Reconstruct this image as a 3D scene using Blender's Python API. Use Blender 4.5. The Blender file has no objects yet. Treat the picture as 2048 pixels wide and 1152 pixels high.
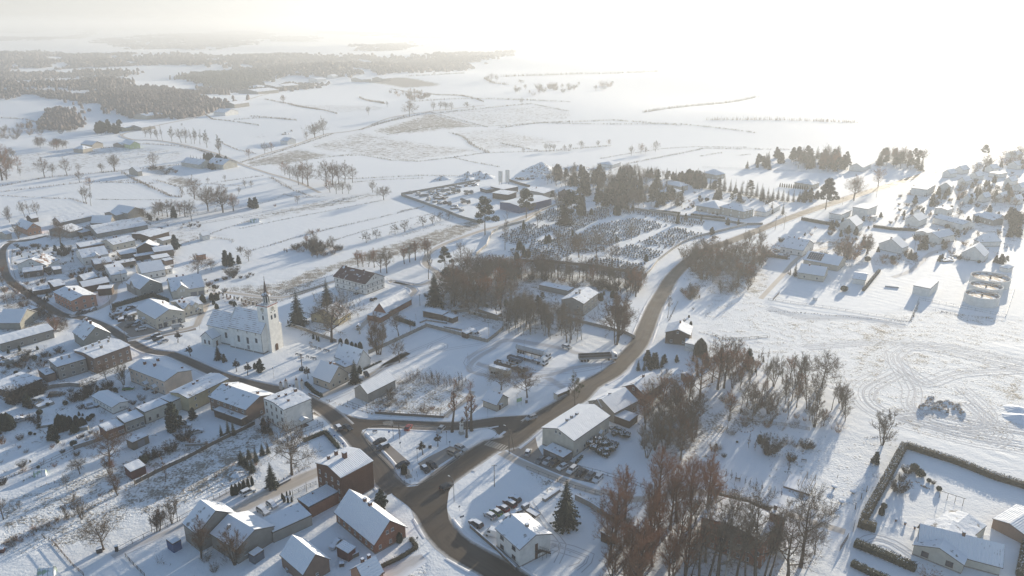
import bpy,bmesh,math,random
import numpy as np
from mathutils import Vector,Matrix
from mathutils.geometry import tessellate_polygon
C = bpy.context.scene
COL = C.collection
rad = math.radians
# ------------------------------------------------------------------ camera, sky, sun, exposure
F = 1500.0
CH = 130.0
PIT = math.atan((576-50)/F)
cp,sp = math.cos(PIT),math.sin(PIT)
cam_d = bpy.data.cameras.new('camera')
cam_d.sensor_width = 36.0
cam_d.lens = 36.0 * F / 2048.0
cam_d.clip_start = 1.0
cam_d.clip_end = 120000.0
cam = bpy.data.objects.new('camera',cam_d)
COL.objects.link(cam)
cam.location = (0,0,CH)
cam.rotation_euler = (math.pi/2-PIT,0,0)
C.camera = cam
SUN_AZ = rad(34.5)          # to the right of the viewing direction
SUN_EL = rad(9.5)
world = bpy.data.worlds.new('World')
C.world = world
world.use_nodes = True
wn = world.node_tree
wn.nodes.clear()
sky = wn.nodes.new('ShaderNodeTexSky')
sky.sky_type = 'NISHITA'
sky.sun_disc = False
sky.sun_elevation = SUN_EL
sky.sun_rotation = SUN_AZ
sky.air_density = 1.0
sky.dust_density = 0.5
sky.ozone_density = 2.6
bg = wn.nodes.new('ShaderNodeBackground')
bg.inputs['Strength'].default_value = 0.10
wo = wn.nodes.new('ShaderNodeOutputWorld')
hs = wn.nodes.new('ShaderNodeHueSaturation')
stc = wn.nodes.new('ShaderNodeTexCoord'); sxyz = wn.nodes.new('ShaderNodeSeparateXYZ'); smr = wn.nodes.new('ShaderNodeMapRange')
wn.links.new(stc.outputs['Generated'],sxyz.inputs[0]); wn.links.new(sxyz.outputs[2],smr.inputs[0])   # the sky greys towards the horizon, as haze does
for i_,v_ in ((1,0.02),(2,0.25),(3,0.15),(4,0.95)): smr.inputs[i_].default_value = v_
wn.links.new(smr.outputs[0],hs.inputs['Saturation'])
wn.links.new(sky.outputs[0],hs.inputs['Color'])
wn.links.new(hs.outputs[0],bg.inputs[0])
wn.links.new(bg.outputs[0],wo.inputs[0])
sd = Vector((math.sin(SUN_AZ)*math.cos(SUN_EL),math.cos(SUN_AZ)*math.cos(SUN_EL),math.sin(SUN_EL)))
sl = bpy.data.lights.new('sun','SUN')
sl.energy = 5.0
sl.angle = rad(0.6)
sl.color = (1.0,0.885,0.70)
so = bpy.data.objects.new('sun',sl)
COL.objects.link(so)
so.rotation_euler = sd.to_track_quat('Z','Y').to_euler()
C.view_settings.view_transform = 'Standard'
C.view_settings.look = 'None'
C.view_settings.gamma = 1.0
C.view_settings.exposure = 1.07
C.cycles.use_denoising = True
C.cycles.max_bounces = 5
C.cycles.diffuse_bounces = 3
C.cycles.glossy_bounces = 2
C.cycles.volume_bounces = 2
C.cycles.transparent_max_bounces = 4
C.cycles.use_adaptive_sampling = True
HAZE_DENSITY = 0.0003
HAZE_G = 0.37
def make_haze():
  m = bpy.data.materials.new('haze_air')
  m.use_nodes = True
  t = m.node_tree
  t.nodes.clear()
  v = t.nodes.new('ShaderNodeVolumePrincipled')
  v.inputs['Color'].default_value = (0.64,0.655,0.67,1)
  v.inputs['Density'].default_value = HAZE_DENSITY
  v.inputs['Anisotropy'].default_value = HAZE_G
  o = t.nodes.new('ShaderNodeOutputMaterial')
  t.links.new(v.outputs[0],o.inputs['Volume'])
  s = 42000.0
  z0,z1 = -60.0,175.0
  vs = [(x,y,z)for z in(z0,z1)for x,y in((-s,-s),(s,-s),(s,s),(-s,s))]
  fs = [(3,2,1,0),(4,5,6,7),(0,1,5,4),(1,2,6,5),(2,3,7,6),(3,0,4,7)]
  me = bpy.data.meshes.new('haze')
  me.from_pydata(vs,[],fs)
  me.materials.append(m)
  o = bpy.data.objects.new('haze',me)
  COL.objects.link(o)
  o['kind'] = 'stuff'
  o['label'] = 'pale sunlit winter haze hanging over the village and fields'
make_haze()
# ------------------------------------------------------------------ measuring the photograph: pixel -> metres on the ground
# each tag is a part of the photo that was enlarged while measuring: x offset, y offset, enlargement
RG = {'P':(0,0,1),'R1':(0,380,4),'R2':(0,620,4),'R3':(0,864,4),'R4':(340,500,4),'R5':(340,700,4),
   'R6':(340,864,4),'S1':(680,720,4),'S2':(800,864,4),'S3':(1024,660,4),'S4':(1100,864,4),
   'S5':(1536,864,4),'S6':(1536,620,4),'T1':(640,480,4),'T2':(1024,480,4),'T3':(1536,400,4),
   'T4':(800,300,4),'T5':(1200,260,4),'T6':(1536,220,4),'U1':(0,20,3.2),'U2':(500,20,3.2),
   'U3':(1000,0,1.954),'U4':(200,200,4),'U5':(480,340,4),'Z1':(610,880,12.8),'Z2':(480,540,6.4),
   'Z3':(1800,1060,12.52),'Z4':(510,770,11.52),'Z5':(250,580,12.8),'Z6':(960,770,12.8),'Z8':(960,1000,8.23)}
def sstep(a,b,x):
  t = np.clip((x-a)/(b-a),0,1)
  return t * t * (3-2*t)
def terrain(X,Y):
  r = np.hypot(X,Y)
  a = sstep(620,1500,r)
  b = sstep(1800,5000,r)
  c = sstep(6000,14000,r)
  z = a * (7.5*np.sin(X/170+1.3)*np.sin(Y/210+0.4)+4.5*np.sin(X/95-Y/130)+4.5*np.sin(Y/150+X/400))
  z = z + b * (14*np.sin(X/700+0.9)*np.cos(Y/900)+9*np.sin(X/380+Y/520+2))
  left = sstep(500,-4500,X)
  z = z + c * (26+34*left+18*np.sin(X/2600+1.0))
  z = z + b * left * 14
  return z * 1.0
def ray_at(x,y,h):
  u = x - 1024.0
  v = 576.0 - y
  dy = F * cp + v * sp
  dz = -F * sp + v * cp
  t = (h-CH) / dz
  return u * t,dy * t
def tozoom(r,x,y):
  ox,oy,s = RG[r]
  return ox + x / s,oy + y / s
def G(r,x,y,h=0.0):
  """point of the ground (plus h metres) under this pixel"""
  x,y = tozoom(r,x,y)
  y = max(y,56.0)
  X,Y = ray_at(x,y,h)
  if math.hypot(X,Y) < 600:
    return Vector((X,Y,0.0))
  # march for the first crossing of the terrain
  u = x - 1024.0; v = 576.0 - y
  d = np.array([u,F*cp+v*sp,-F*sp+v*cp])
  d = d / np.linalg.norm(d)
  t = np.geomspace(450,60000,1500)
  P = d[None,:] * t[:,None]
  P[:,2] += CH
  below = P[:,2] < terrain(P[:,0],P[:,1]) + h
  i = int(np.argmax(below)) if below.any() else len(t) - 1
  if i > 0:
    f0 = P[i-1,2] - float(terrain(P[i-1,0],P[i-1,1])) - h
    f1 = P[i,2] - float(terrain(P[i,0],P[i,1])) - h
    k = f0 / (f0-f1+1e-9)
    q = P[i-1] * (1-k) + P[i] * k
  else:
    q = P[i]
  return Vector((q[0],q[1],float(terrain(q[0],q[1]))))
def height_of(base,r,ty):
  """height of something that stands on base and whose top is seen at row ty"""
  y = tozoom(r,0,ty)[1]
  k = (576-y) / F
  Y = base.y
  return Y * (k*cp-sp) / (cp+k*sp) + CH - base.z
# ------------------------------------------------------------------ materials
MATS = {}
NO = bpy.data.objects.new
def new_mat(name):
  m = bpy.data.materials.new(name)
  m.use_nodes = True
  t = m.node_tree
  b = t.nodes['Principled BSDF']
  if 'Specular IOR Level' in b.inputs:
    b.inputs['Specular IOR Level'].default_value = 0.2
  return m,t,b
def nd(t,typ,**kw):
  n = t.nodes.new(typ)
  for k,v in kw.items():
    if k in n.inputs:
      n.inputs[k].default_value = v
    else:
      setattr(n,k,v)
  return n
def ramp(t,fac,stops):
  n = t.nodes.new('ShaderNodeValToRGB')
  e = n.color_ramp.elements
  e[0].position,e[0].color = stops[0][0],(*stops[0][1],1)
  e[1].position,e[1].color = stops[-1][0],(*stops[-1][1],1)
  for p,c in stops[1:-1]:
    q = e.new(p)
    q.color = (*c,1)
  t.links.new(fac,n.inputs[0])
  return n.outputs[0]
def mixc(t,fac,a,b):
  n = t.nodes.new('ShaderNodeMix')
  n.data_type = 'RGBA'
  for s,v in ((0,fac),(6,a),(7,b)):
    if isinstance(v,(int,float)):
      n.inputs[s].default_value = v
    elif isinstance(v,tuple):
      n.inputs[s].default_value = (*v,1) if len(v) == 3 else v
    else:
      t.links.new(v,n.inputs[s])
  return n.outputs[2]
def math_n(t,op,a,b=None):
  n = t.nodes.new('ShaderNodeMath')
  n.operation = op
  for i,v in enumerate((a,b)):
    if v is None:
      continue
    if isinstance(v,(int,float)):
      n.inputs[i].default_value = v
    else:
      t.links.new(v,n.inputs[i])
  return n.outputs[0]
def coords(t,kind='Object',scale=(1,1,1)):
  tc = t.nodes.new('ShaderNodeTexCoord')
  mp = t.nodes.new('ShaderNodeMapping')
  mp.inputs['Scale'].default_value = scale
  t.links.new(tc.outputs[kind],mp.inputs[0])
  return mp.outputs[0]
def noise(t,vec,scale,detail=4.0,rough=0.55):
  n = nd(t,'ShaderNodeTexNoise',Scale=scale,Detail=detail,Roughness=rough)
  t.links.new(vec,n.inputs['Vector'])
  return n.outputs[0]
def bump(t,b,h,strength=0.5,dist=0.1):
  n = nd(t,'ShaderNodeBump',Strength=strength,Distance=dist)
  t.links.new(h,n.inputs['Height'])
  t.links.new(n.outputs[0],b.inputs['Normal'])
SNOW = (0.84,0.86,0.88)
def snow_roof(key='plain',under=(0.20,0.10,0.07),bare=0.0,rows=False,nw=1.0,ww=0.22):
  k = ('snow_roof',key)
  if k in MATS: return MATS[k]
  m,t,b = new_mat('snow_on_roof_'+key)
  v = coords(t)
  n1 = noise(t,v,0.45,5)
  n2 = noise(t,v,3.0,4)
  if rows:
    w = nd(t,'ShaderNodeTexWave',Scale=0.55,Distortion=0.6,Detail=2.0)
    w.bands_direction = rows
    w.inputs['Detail Scale'].default_value = 2.0
    t.links.new(v,w.inputs['Vector'])
    wf = w.outputs['Fac']
  else:
    wf = n2
  hsum = math_n(t,'ADD',math_n(t,'MULTIPLY',n1,1.4),math_n(t,'MULTIPLY',wf,0.35))
  bump(t,b,hsum,0.7,0.3)
  col = mixc(t,n2,(0.78,0.80,0.85),SNOW)
  if bare > 0:
    s = math_n(t,'ADD',math_n(t,'MULTIPLY',n1,nw),math_n(t,'MULTIPLY',wf,ww if rows else 0.1))
    f = ramp(t,s,[(max(0.0,bare-0.05),(0,0,0)),(bare+0.04,(1,1,1))])
    col = mixc(t,f,under,col)
  t.links.new(col,b.inputs['Base Color'])
  b.inputs['Roughness'].default_value = 0.75
  MATS[k] = m
  return m
def plain(name,col,rough=0.8,var=0.18,scale=0.6,metal=0.0,bmp=0.0):
  k = ('plain',name)
  if k in MATS: return MATS[k]
  m,t,b = new_mat(name)
  v = coords(t)
  n1 = noise(t,v,scale,6,0.65)
  f = ramp(t,n1,[(0.3,(0,0,0)),(0.7,(1,1,1))])
  a = tuple(c*(1-var)for c in col)
  d = tuple(min(1,c*(1+var))for c in col)
  t.links.new(mixc(t,f,a,d),b.inputs['Base Color'])
  b.inputs['Roughness'].default_value = rough
  b.inputs['Metallic'].default_value = metal
  if bmp:
    bump(t,b,noise(t,v,scale*6,3),bmp,0.05)
  MATS[k] = m
  return m
def brickm(name,col,mortar=None):
  k = ('brick',name)
  if k in MATS: return MATS[k]
  m,t,b = new_mat(name)
  tc = t.nodes.new('ShaderNodeTexCoord')
  # turn wall coordinates so the courses run level on every side
  sx = t.nodes.new('ShaderNodeSeparateXYZ'); t.links.new(tc.outputs['Object'],sx.inputs[0])
  cx = t.nodes.new('ShaderNodeCombineXYZ')
  t.links.new(math_n(t,'ADD',sx.outputs[0],sx.outputs[1]),cx.inputs[0])
  t.links.new(sx.outputs[2],cx.inputs[1])
  br = t.nodes.new('ShaderNodeTexBrick')
  br.inputs['Scale'].default_value = 1.6
  br.inputs['Color1'].default_value = (*col,1)
  br.inputs['Color2'].default_value = (col[0]*0.62,col[1]*0.6,col[2]*0.6,1)
  br.inputs['Mortar'].default_value = (*(mortar or tuple(c*1.5 for c in col)),1)
  br.inputs['Mortar Size'].default_value = 0.018
  t.links.new(cx.outputs[0],br.inputs['Vector'])
  n1 = noise(t,tc.outputs['Object'],0.5,5)
  t.links.new(mixc(t,math_n(t,'MULTIPLY',n1,0.55),br.outputs[0],tuple(c*0.5 for c in col)),b.inputs['Base Color'])
  b.inputs['Roughness'].default_value = 0.9
  MATS[k] = m
  return m
M_SNOWR = snow_roof('plain')
M_ROWY = snow_roof('rows_y',rows='Y')
M_ROWX = snow_roof('rows_x',rows='X')
M_RED = snow_roof('red_tile',(0.24,0.085,0.05),0.52,'Y')
M_REDX = snow_roof('red_tile_thin',(0.22,0.09,0.06),0.40,'Y')
M_BROWNR = snow_roof('brown_sheet',(0.115,0.06,0.055),0.70)
M_GREYT = snow_roof('grey_tile',(0.16,0.15,0.15),0.42,'Y')
M_DARKP = snow_roof('dark_patch',(0.09,0.07,0.06),0.37)
SNOWS = [M_SNOWR,M_ROWX,snow_roof('thin_dark',(0.10,0.085,0.075),0.415),snow_roof('thin_red',(0.17,0.09,0.065),0.405),M_ROWY,snow_roof('thin_grey',(0.2,0.19,0.18),0.425)]
M_GLASS = plain('window_glass',(0.035,0.045,0.06),0.12,0.25,0.3)
M_GLASS.node_tree.nodes['Principled BSDF'].inputs['Specular IOR Level'].default_value = 0.6
M_FRAME = plain('window_frame_white',(0.62,0.62,0.60),0.6,0.05)
M_FASC = plain('roof_edge_dark',(0.07,0.055,0.05),0.8,0.2)
M_DOOR = plain('door_brown',(0.10,0.055,0.035),0.6,0.2)
M_GARD = plain('garage_door_grey',(0.20,0.20,0.21),0.5,0.1)
M_CHIM = brickm('chimney_brick',(0.17,0.085,0.06))
M_CHIMG = plain('chimney_render',(0.27,0.24,0.21),0.9,0.25,2.0)
M_BARK = plain('bark_grey_brown',(0.10,0.078,0.06),0.95,0.3,3.0)
M_TWIG = plain('twigs_brown',(0.155,0.10,0.064),0.95,0.25,0.8)
M_TWIGR = plain('twigs_reddish',(0.26,0.13,0.072),0.95,0.25,0.8)
M_TWIGG = plain('twigs_grey',(0.17,0.135,0.10),0.95,0.25,0.8)
M_TWIGD = plain('twigs_dark',(0.065,0.055,0.045),0.95,0.25,0.8)
M_BIRCH = plain('bark_birch',(0.32,0.30,0.27),0.9,0.35,2.0)
M_NEEDLE = plain('needles_dark',(0.022,0.034,0.024),0.9,0.4,1.5)
M_PINE = plain('needles_pine',(0.045,0.055,0.032),0.9,0.4,1.0)
M_THUJA = plain('thuja_leaves',(0.030,0.040,0.025),0.9,0.4,1.5)
M_HEDGE = plain('hedge_leaves',(0.075,0.066,0.042),0.9,0.4,1.5)
M_MIST = plain('mistletoe',(0.06,0.075,0.03),0.9,0.2,1.0)
M_GRASS = plain('dry_grass',(0.22,0.165,0.105),0.95,0.35,0.7)
M_SNOWL = plain('snow_lumps',(0.80,0.83,0.88),0.8,0.04,2.0)
M_CONC = plain('concrete_panel',(0.26,0.24,0.21),0.9,0.25,0.8,bmp=0.3)
M_DWOOD = plain('weathered_wood',(0.15,0.125,0.10),0.9,0.3,1.2)
M_METAL = plain('grey_metal',(0.25,0.26,0.27),0.5,0.1,1.0,0.4)
M_BLACK = plain('black_rubber',(0.02,0.02,0.02),0.8,0.2)
M_STONE = plain('grave_stone_dark',(0.11,0.11,0.105),0.6,0.4,0.15)
M_STONEL = plain('pale_stone',(0.42,0.39,0.35),0.85,0.2,1.0)
def wallm(c):
  T = {'church':(0.80,0.78,0.73),'cream':(0.50,0.47,0.40),'white':(0.70,0.68,0.64),'pink':(0.42,0.21,0.15),'orange':(0.42,0.22,0.14),
    'grey':(0.26,0.245,0.22),'dark':(0.10,0.08,0.07),'brownr':(0.20,0.14,0.11),'yellow':(0.42,0.36,0.23),
    'green':(0.27,0.265,0.235),'conc':(0.30,0.28,0.25),'blue':(0.06,0.10,0.20),'bluegrey':(0.11,0.13,0.16),
    'maroon':(0.12,0.055,0.05),'wood':(0.17,0.14,0.11),'dwood':(0.085,0.06,0.045),'beige':(0.44,0.39,0.32),
    'pgreen':(0.50,0.56,0.30),'lpink':(0.55,0.44,0.36),'dgrey':(0.12,0.12,0.12)}
  if c == 'brick': return brickm('red_brick_wall',(0.23,0.085,0.05))
  if c == 'brickd': return brickm('dark_brick_wall',(0.15,0.075,0.05))
  if c == 'bricko': return brickm('orange_brick_wall',(0.30,0.14,0.09))
  return plain('wall_'+c,T[c],0.9,0.14,0.5,bmp=0.15)
# ------------------------------------------------------------------ mesh building
class MB:
  def __init__(s):
    s.v = []; s.f = []; s.m = []
  def add(s,vs,fs,mi=0):
    o = len(s.v)
    s.v.extend(vs)
    s.f.extend([tuple(i+o for i in f)for f in fs])
    s.m.extend([mi]*len(fs))
  def box(s,x0,x1,y0,y1,z0,z1,mi=0):
    s.add([(x0,y0,z0),(x1,y0,z0),(x1,y1,z0),(x0,y1,z0),(x0,y0,z1),(x1,y0,z1),(x1,y1,z1),(x0,y1,z1)],
       [(3,2,1,0),(4,5,6,7),(0,1,5,4),(1,2,6,5),(2,3,7,6),(3,0,4,7)],mi)
  def prism(s,poly,z0,z1,mi=0):
    n = len(poly)
    s.add([(p[0],p[1],z0)for p in poly]+[(p[0],p[1],z1)for p in poly],
       [tuple(range(n-1,-1,-1)),tuple(range(n,2*n))]+[(i,(i+1)%n,n+(i+1)%n,n+i)for i in range(n)],mi)
  def extr(s,prof,axis,a,b,mi=0):
    """profile of (p,q) pairs in a vertical plane, pushed along x or y from a to b"""
    n = len(prof)
    if axis == 'x':
      vs = [(a,p,q)for p,q in prof] + [(b,p,q)for p,q in prof]
    else:
      vs = [(p,a,q)for p,q in prof] + [(p,b,q)for p,q in prof]
    s.add(vs,[tuple(range(n-1,-1,-1)),tuple(range(n,2*n))]+[(i,(i+1)%n,n+(i+1)%n,n+i)for i in range(n)],mi)
  def tube(s,pts,rs,n=5,mi=0,cap=True):
    vs = []; k = len(pts)
    for i,p in enumerate(pts):
      p = Vector(p)
      d = (Vector(pts[min(i+1,k-1)])-Vector(pts[max(i-1,0)]))
      d.normalize()
      a = d.orthogonal().normalized() if abs(d.z) < 0.95 else Vector((1,0,0))
      b = d.cross(a).normalized(); a = b.cross(d)
      for j in range(n):
        t = 2 * math.pi * j / n
        vs.append(tuple(p+(a*math.cos(t)+b*math.sin(t))*rs[i]))
    fs = [(i*n+j,i*n+(j+1)%n,(i+1)*n+(j+1)%n,(i+1)*n+j)for i in range(k-1)for j in range(n)]
    if cap:
      fs.append(tuple((k-1)*n+j for j in range(n)))
      fs.append(tuple(range(n-1,-1,-1)))
    s.add(vs,fs,mi)
  def cyl(s,x,y,z0,z1,r,n=12,mi=0,r2=None):
    s.tube([(x,y,z0),(x,y,z1)],[r,r if r2 is None else r2],n,mi)
  def mesh(s,name,mats):
    me = bpy.data.meshes.new(name)
    me.from_pydata(s.v,[],s.f)
    for m in mats: me.materials.append(m)
    if len(mats) > 1:
      me.polygons.foreach_set('material_index',s.m)
    me.update()
    return me
def link(name,me,parent=None,loc=None,rz=0.0):
  o = bpy.data.objects.new(name,me)
  COL.objects.link(o)
  if parent is not None: o.parent = parent
  if loc is not None: o.location = loc
  if rz: o.rotation_euler = (0,0,rz)
  return o
def tag(o,label,cat,group=None,kind=None):
  o['label'] = label
  if cat: o['category'] = cat
  if group: o['group'] = group
  if kind: o['kind'] = kind
  return o
def build(mb,name,mats,parent=None,loc=None,rz=0.0):
  if not isinstance(mats,(list,tuple)): mats = [mats]
  return link(name,mb.mesh(name,mats),parent,loc,rz)
def E_(name,p,rz,label,cat,group=None):
  o = bpy.data.objects.new(name,None); COL.objects.link(o)
  o.location = p; o.rotation_euler = (0,0,rz)
  return tag(o,label,cat,group)
def BX(name,m,par,*a):
  mb = MB(); mb.box(*a)
  return build(mb,name,[m],par)
def structure(o,label=None):
  o['kind'] = 'structure'
  if label: o['label'] = label
  return o
# ------------------------------------------------------------------ the ground
ROUGH = [
  ('U2',[(1160,650),(1900,610),(2048,640),(2048,700),(1520,740)],.5),('U1',[(90,920),(800,870),(1180,900),(1180,980),(120,1060)],.45),('U2',[(230,590),(800,610),(900,640),(500,660)],.5),
  ('R1',[(100,440),(560,440),(1400,460),(1420,600),(1000,640),(900,900),(820,1000),(400,830),(160,800)],0.42),
  ('R2',[(0,560),(1400,480),(1700,860),(1000,1152),(0,1152)],0.33),('R2',[(250,300),(600,300),(440,400),(380,560),(0,560),(0,360)],0.62),
  ('R1',[(0,560),(40,700),(560,1010),(560,1152),(0,1152)],0.7),('R1',[(400,200),(1300,180),(1800,380),(1500,450),(400,420)],0.5),
  ('S5',[(0,0),(1080,80),(760,660),(0,480)],0.3),('T6',[(1000,650),(2048,600),(2048,1152),(1200,1000)],0.4),  # (tag, polygon in pixels, how much dead grass shows 0..1)
  ('R3',[(0,540),(560,360),(900,250),(1300,120),(2048,-60),(2048,400),(1500,560),(900,760),(600,900),(0,1000)],0.55),
  ('R3',[(1200,380),(2048,60),(2048,330),(1500,520),(1150,620)],0.72),
  ('R3',[(0,560),(700,300),(640,460),(0,700)],0.30),
  ('R5',[(380,760),(760,590),(900,660),(560,860),(480,1080),(100,1152),(0,1000)],0.62),
  ('U5',[(0,1000),(500,830),(1240,580),(1900,380),(1960,440),(1500,640),(1250,700),(760,800),(300,1060),(0,1120)],0.85),
  ('U5',[(0,400),(520,270),(1000,180),(1200,200),(900,260),(300,380),(0,440)],0.6),
  ('U5',[(500,810),(640,780),(700,830),(560,870)],0.85),
  ('U4',[(1150,500),(1560,390),(1880,440),(1500,520),(1200,530)],0.85),
  ('U4',[(500,640),(640,610),(760,660),(700,700)],1.0),
  ('U4',[(1120,285),(1340,270),(1300,305)],0.7),
  ('U4',[(340,560),(520,520),(620,590),(480,620)],0.75),
  ('U2',[(700,460),(960,430),(1240,480),(1000,500)],1.3),
  ('U2',[(760,780),(1150,660),(1500,740),(900,800)],0.85),
  ('U2',[(340,880),(700,780),(1500,900),(1000,970)],0.60),
  ('U2',[(1300,780),(1600,760),(2048,850),(1500,900)],0.55),
  ('S1',[(150,330),(480,120),(1000,210),(1010,310),(830,450),(250,410)],0.62),
  ('R5',[(1560,480),(1650,350),(2048,300),(2048,540),(1700,520)],0.58),
  ('S6',[(0,0),(1150,120),(2048,380),(2048,1152),(1200,1000),(600,600),(0,350)],0.40),
  ('S6',[(800,100),(1000,130),(950,600),(680,500)],0.58),
  ('S6',[(1850,620),(2048,560),(2048,740),(1900,720)],0.70),
  ('S6',[(1080,350),(1300,340),(1280,480),(1120,440)],0.62),
  ('T3',[(900,900),(1200,860),(2048,960),(2048,1152),(900,1152)],0.45),
  ('T3',[(1300,880),(1560,900),(1850,960),(1500,940)],0.75),
  ('T3',[(340,320),(700,290),(560,420),(380,420)],0.65),
  ('T3',[(560,430),(1200,450),(1200,520),(600,560)],0.5),
  ('T2',[(1550,430),(2048,380),(2048,1000),(1700,960),(1500,740)],0.36),
  ('S2',[(1040,340),(1290,420),(1260,500),(1060,440)],0.55),
  ('S2',[(1400,480),(1760,560),(1730,720),(1500,620)],0.55),
  ('S3',[(1300,500),(2048,500),(2048,760),(1500,900),(1200,900)],0.58),
  ('S4',[(560,560),(1300,560),(2000,900),(2000,1400),(560,1400)],0.34),
  ('S4',[(900,80),(1400,60),(1300,320),(900,330)],0.48),
  ('T1',[(900,330),(2000,330),(2000,800),(1500,760),(1000,560)],0.50),
  ('T2',[(0,200),(1050,300),(960,420),(0,420)],0.55),
  ('T2',[(1350,100),(2048,40),(2048,440),(1600,440),(1350,300)],0.60),
  ('T4',[(1170,130),(2048,130),(2048,420),(1450,420)],0.50),
  ('R6',[(1500,1152),(1700,1080),(2048,1010),(2048,1300),(1500,1300)],0.5),
  ('R2',[(0,940),(200,900),(480,1100),(0,1152)],0.35),
  ('R4',[(400,300),(1250,240),(900,390),(600,380),(430,340)],0.7),
]
def point_in_poly(X,Y,poly):
  ins = np.zeros(X.shape,bool)
  n = len(poly)
  for i in range(n):
    x1,y1 = poly[i]; x2,y2 = poly[(i+1)%n]
    c = ((y1>Y)!=(y2>Y)) & (X<(x2-x1)*(Y-y1)/(y2-y1+1e-12)+x1)
    ins ^= c
  return ins
def make_ground():
  a1 = np.radians(np.arange(-50,50.01,0.25))
  a2 = np.radians(np.arange(54,310,6.0))
  ang = np.concatenate([a1,a2])            # from the viewing direction, clockwise
  rr = [60.0]
  while rr[-1] < 620: rr.append(rr[-1]*1.008)
  while rr[-1] < 5000: rr.append(rr[-1]*1.012)
  while rr[-1] < 40000: rr.append(rr[-1]*1.03)
  rr = np.array([2.0,20.0]+rr)
  A,Rr = np.meshgrid(ang,rr)
  X = np.sin(A) * Rr; Y = np.cos(A) * Rr
  Z = terrain(X,Y)
  nr,na = A.shape
  verts = np.stack([X,Y,Z],-1).reshape(-1,3)
  i,j = np.meshgrid(np.arange(nr-1),np.arange(na),indexing='ij')
  j2 = (j+1) % na
  q = np.stack([i*na+j,(i+1)*na+j,(i+1)*na+j2,i*na+j2],-1).reshape(-1,4)
  me = bpy.data.meshes.new('ground')
  nv = len(verts) + 1
  me.vertices.add(nv)
  me.vertices.foreach_set('co',np.vstack([verts,[[0,0,float(terrain(np.array(0.),np.array(0.)))]]]).astype(np.float32).ravel())
  hub = nv - 1
  tri = [(hub,k,(k+1)%na)for k in range(na)]
  loops = np.concatenate([q.ravel(),np.array(tri)[:,::-1].ravel()])
  starts = np.concatenate([np.arange(len(q))*4,len(q)*4+np.arange(len(tri))*3])
  tot = np.concatenate([np.full(len(q),4),np.full(len(tri),3)])
  me.loops.add(len(loops)); me.loops.foreach_set('vertex_index',loops.astype(np.int32))
  me.polygons.add(len(tot)); me.polygons.foreach_set('loop_start',starts.astype(np.int32))
  me.polygons.foreach_set('loop_total',tot.astype(np.int32))
  me.polygons.foreach_set('use_smooth',np.ones(len(tot),bool))
  me.update(calc_edges=True)
  g = np.zeros(X.shape)
  for r,poly,k in ROUGH:
    w = [G(r,*p)for p in poly]
    ins = point_in_poly(X,Y,[(p.x,p.y)for p in w])
    g = np.where(ins,np.maximum(g,k),g)
  # soften the borders
  for _ in range(2):
    g[1:-1,1:-1] = (g[1:-1,1:-1]*2+g[:-2,1:-1]+g[2:,1:-1]+g[1:-1,:-2]+g[1:-1,2:]) / 6
  at = me.attributes.new('rough','FLOAT','POINT')
  at.data.foreach_set('value',np.append(g.ravel(),0).astype(np.float32))
  m,t,b = new_mat('snow_covered_ground')
  tc = t.nodes.new('ShaderNodeTexCoord'); v = tc.outputs['Object']
  att = t.nodes.new('ShaderNodeAttribute'); att.attribute_name = 'rough'
  r = att.outputs['Fac']
  big = noise(t,v,0.02,4)
  med = noise(t,v,0.22,5,0.6)
  fine = noise(t,v,1.3,4,0.6)
  tuft = math_n(t,'ADD',math_n(t,'MULTIPLY',med,0.55),math_n(t,'MULTIPLY',fine,0.62))
  # tufts show where the sum passes a threshold which falls with roughness
  thr = math_n(t,'SUBTRACT',0.745,math_n(t,'MULTIPLY',r,0.30))
  thr = math_n(t,'SUBTRACT',thr,math_n(t,'MULTIPLY',math_n(t,'SUBTRACT',big,0.5),0.16))
  f = math_n(t,'MULTIPLY',math_n(t,'SUBTRACT',tuft,thr),9.0)
  cl = nd(t,'ShaderNodeClamp'); t.links.new(f,cl.inputs[0])
  f = math_n(t,'MULTIPLY',cl.outputs[0],0.85)
  gcol = mixc(t,med,(0.20,0.15,0.095),(0.115,0.09,0.055))
  scol = mixc(t,big,(0.81,0.825,0.845),(0.85,0.865,0.88))
  t.links.new(mixc(t,f,scol,gcol),b.inputs['Base Color'])
  b.inputs['Roughness'].default_value = 0.8
  # drifts, lumps and footprints
  h = math_n(t,'ADD',math_n(t,'MULTIPLY',fine,math_n(t,'ADD',0.45,math_n(t,'MULTIPLY',r,1.8))),
       math_n(t,'MULTIPLY',med,math_n(t,'ADD',0.9,math_n(t,'MULTIPLY',r,1.6))))
  h = math_n(t,'ADD',h,math_n(t,'MULTIPLY',f,0.5))
  wv = nd(t,'ShaderNodeTexWave',Scale=0.09,Distortion=2.5,Detail=2.0)
  wv.bands_direction = 'DIAGONAL'
  wv.inputs['Detail Scale'].default_value = 0.3
  t.links.new(v,wv.inputs['Vector'])
  fm = ramp(t,big,[(0.46,(0,0,0)),(0.58,(1,1,1))])
  h = math_n(t,'ADD',h,math_n(t,'MULTIPLY',math_n(t,'MULTIPLY',wv.outputs['Fac'],fm),0.16))
  bump(t,b,h,0.7,0.36)
  me.materials.append(m)
  o = link('ground',me)
  structure(o,'snow covered ground of gardens, yards and rolling fields')
make_ground()
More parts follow.
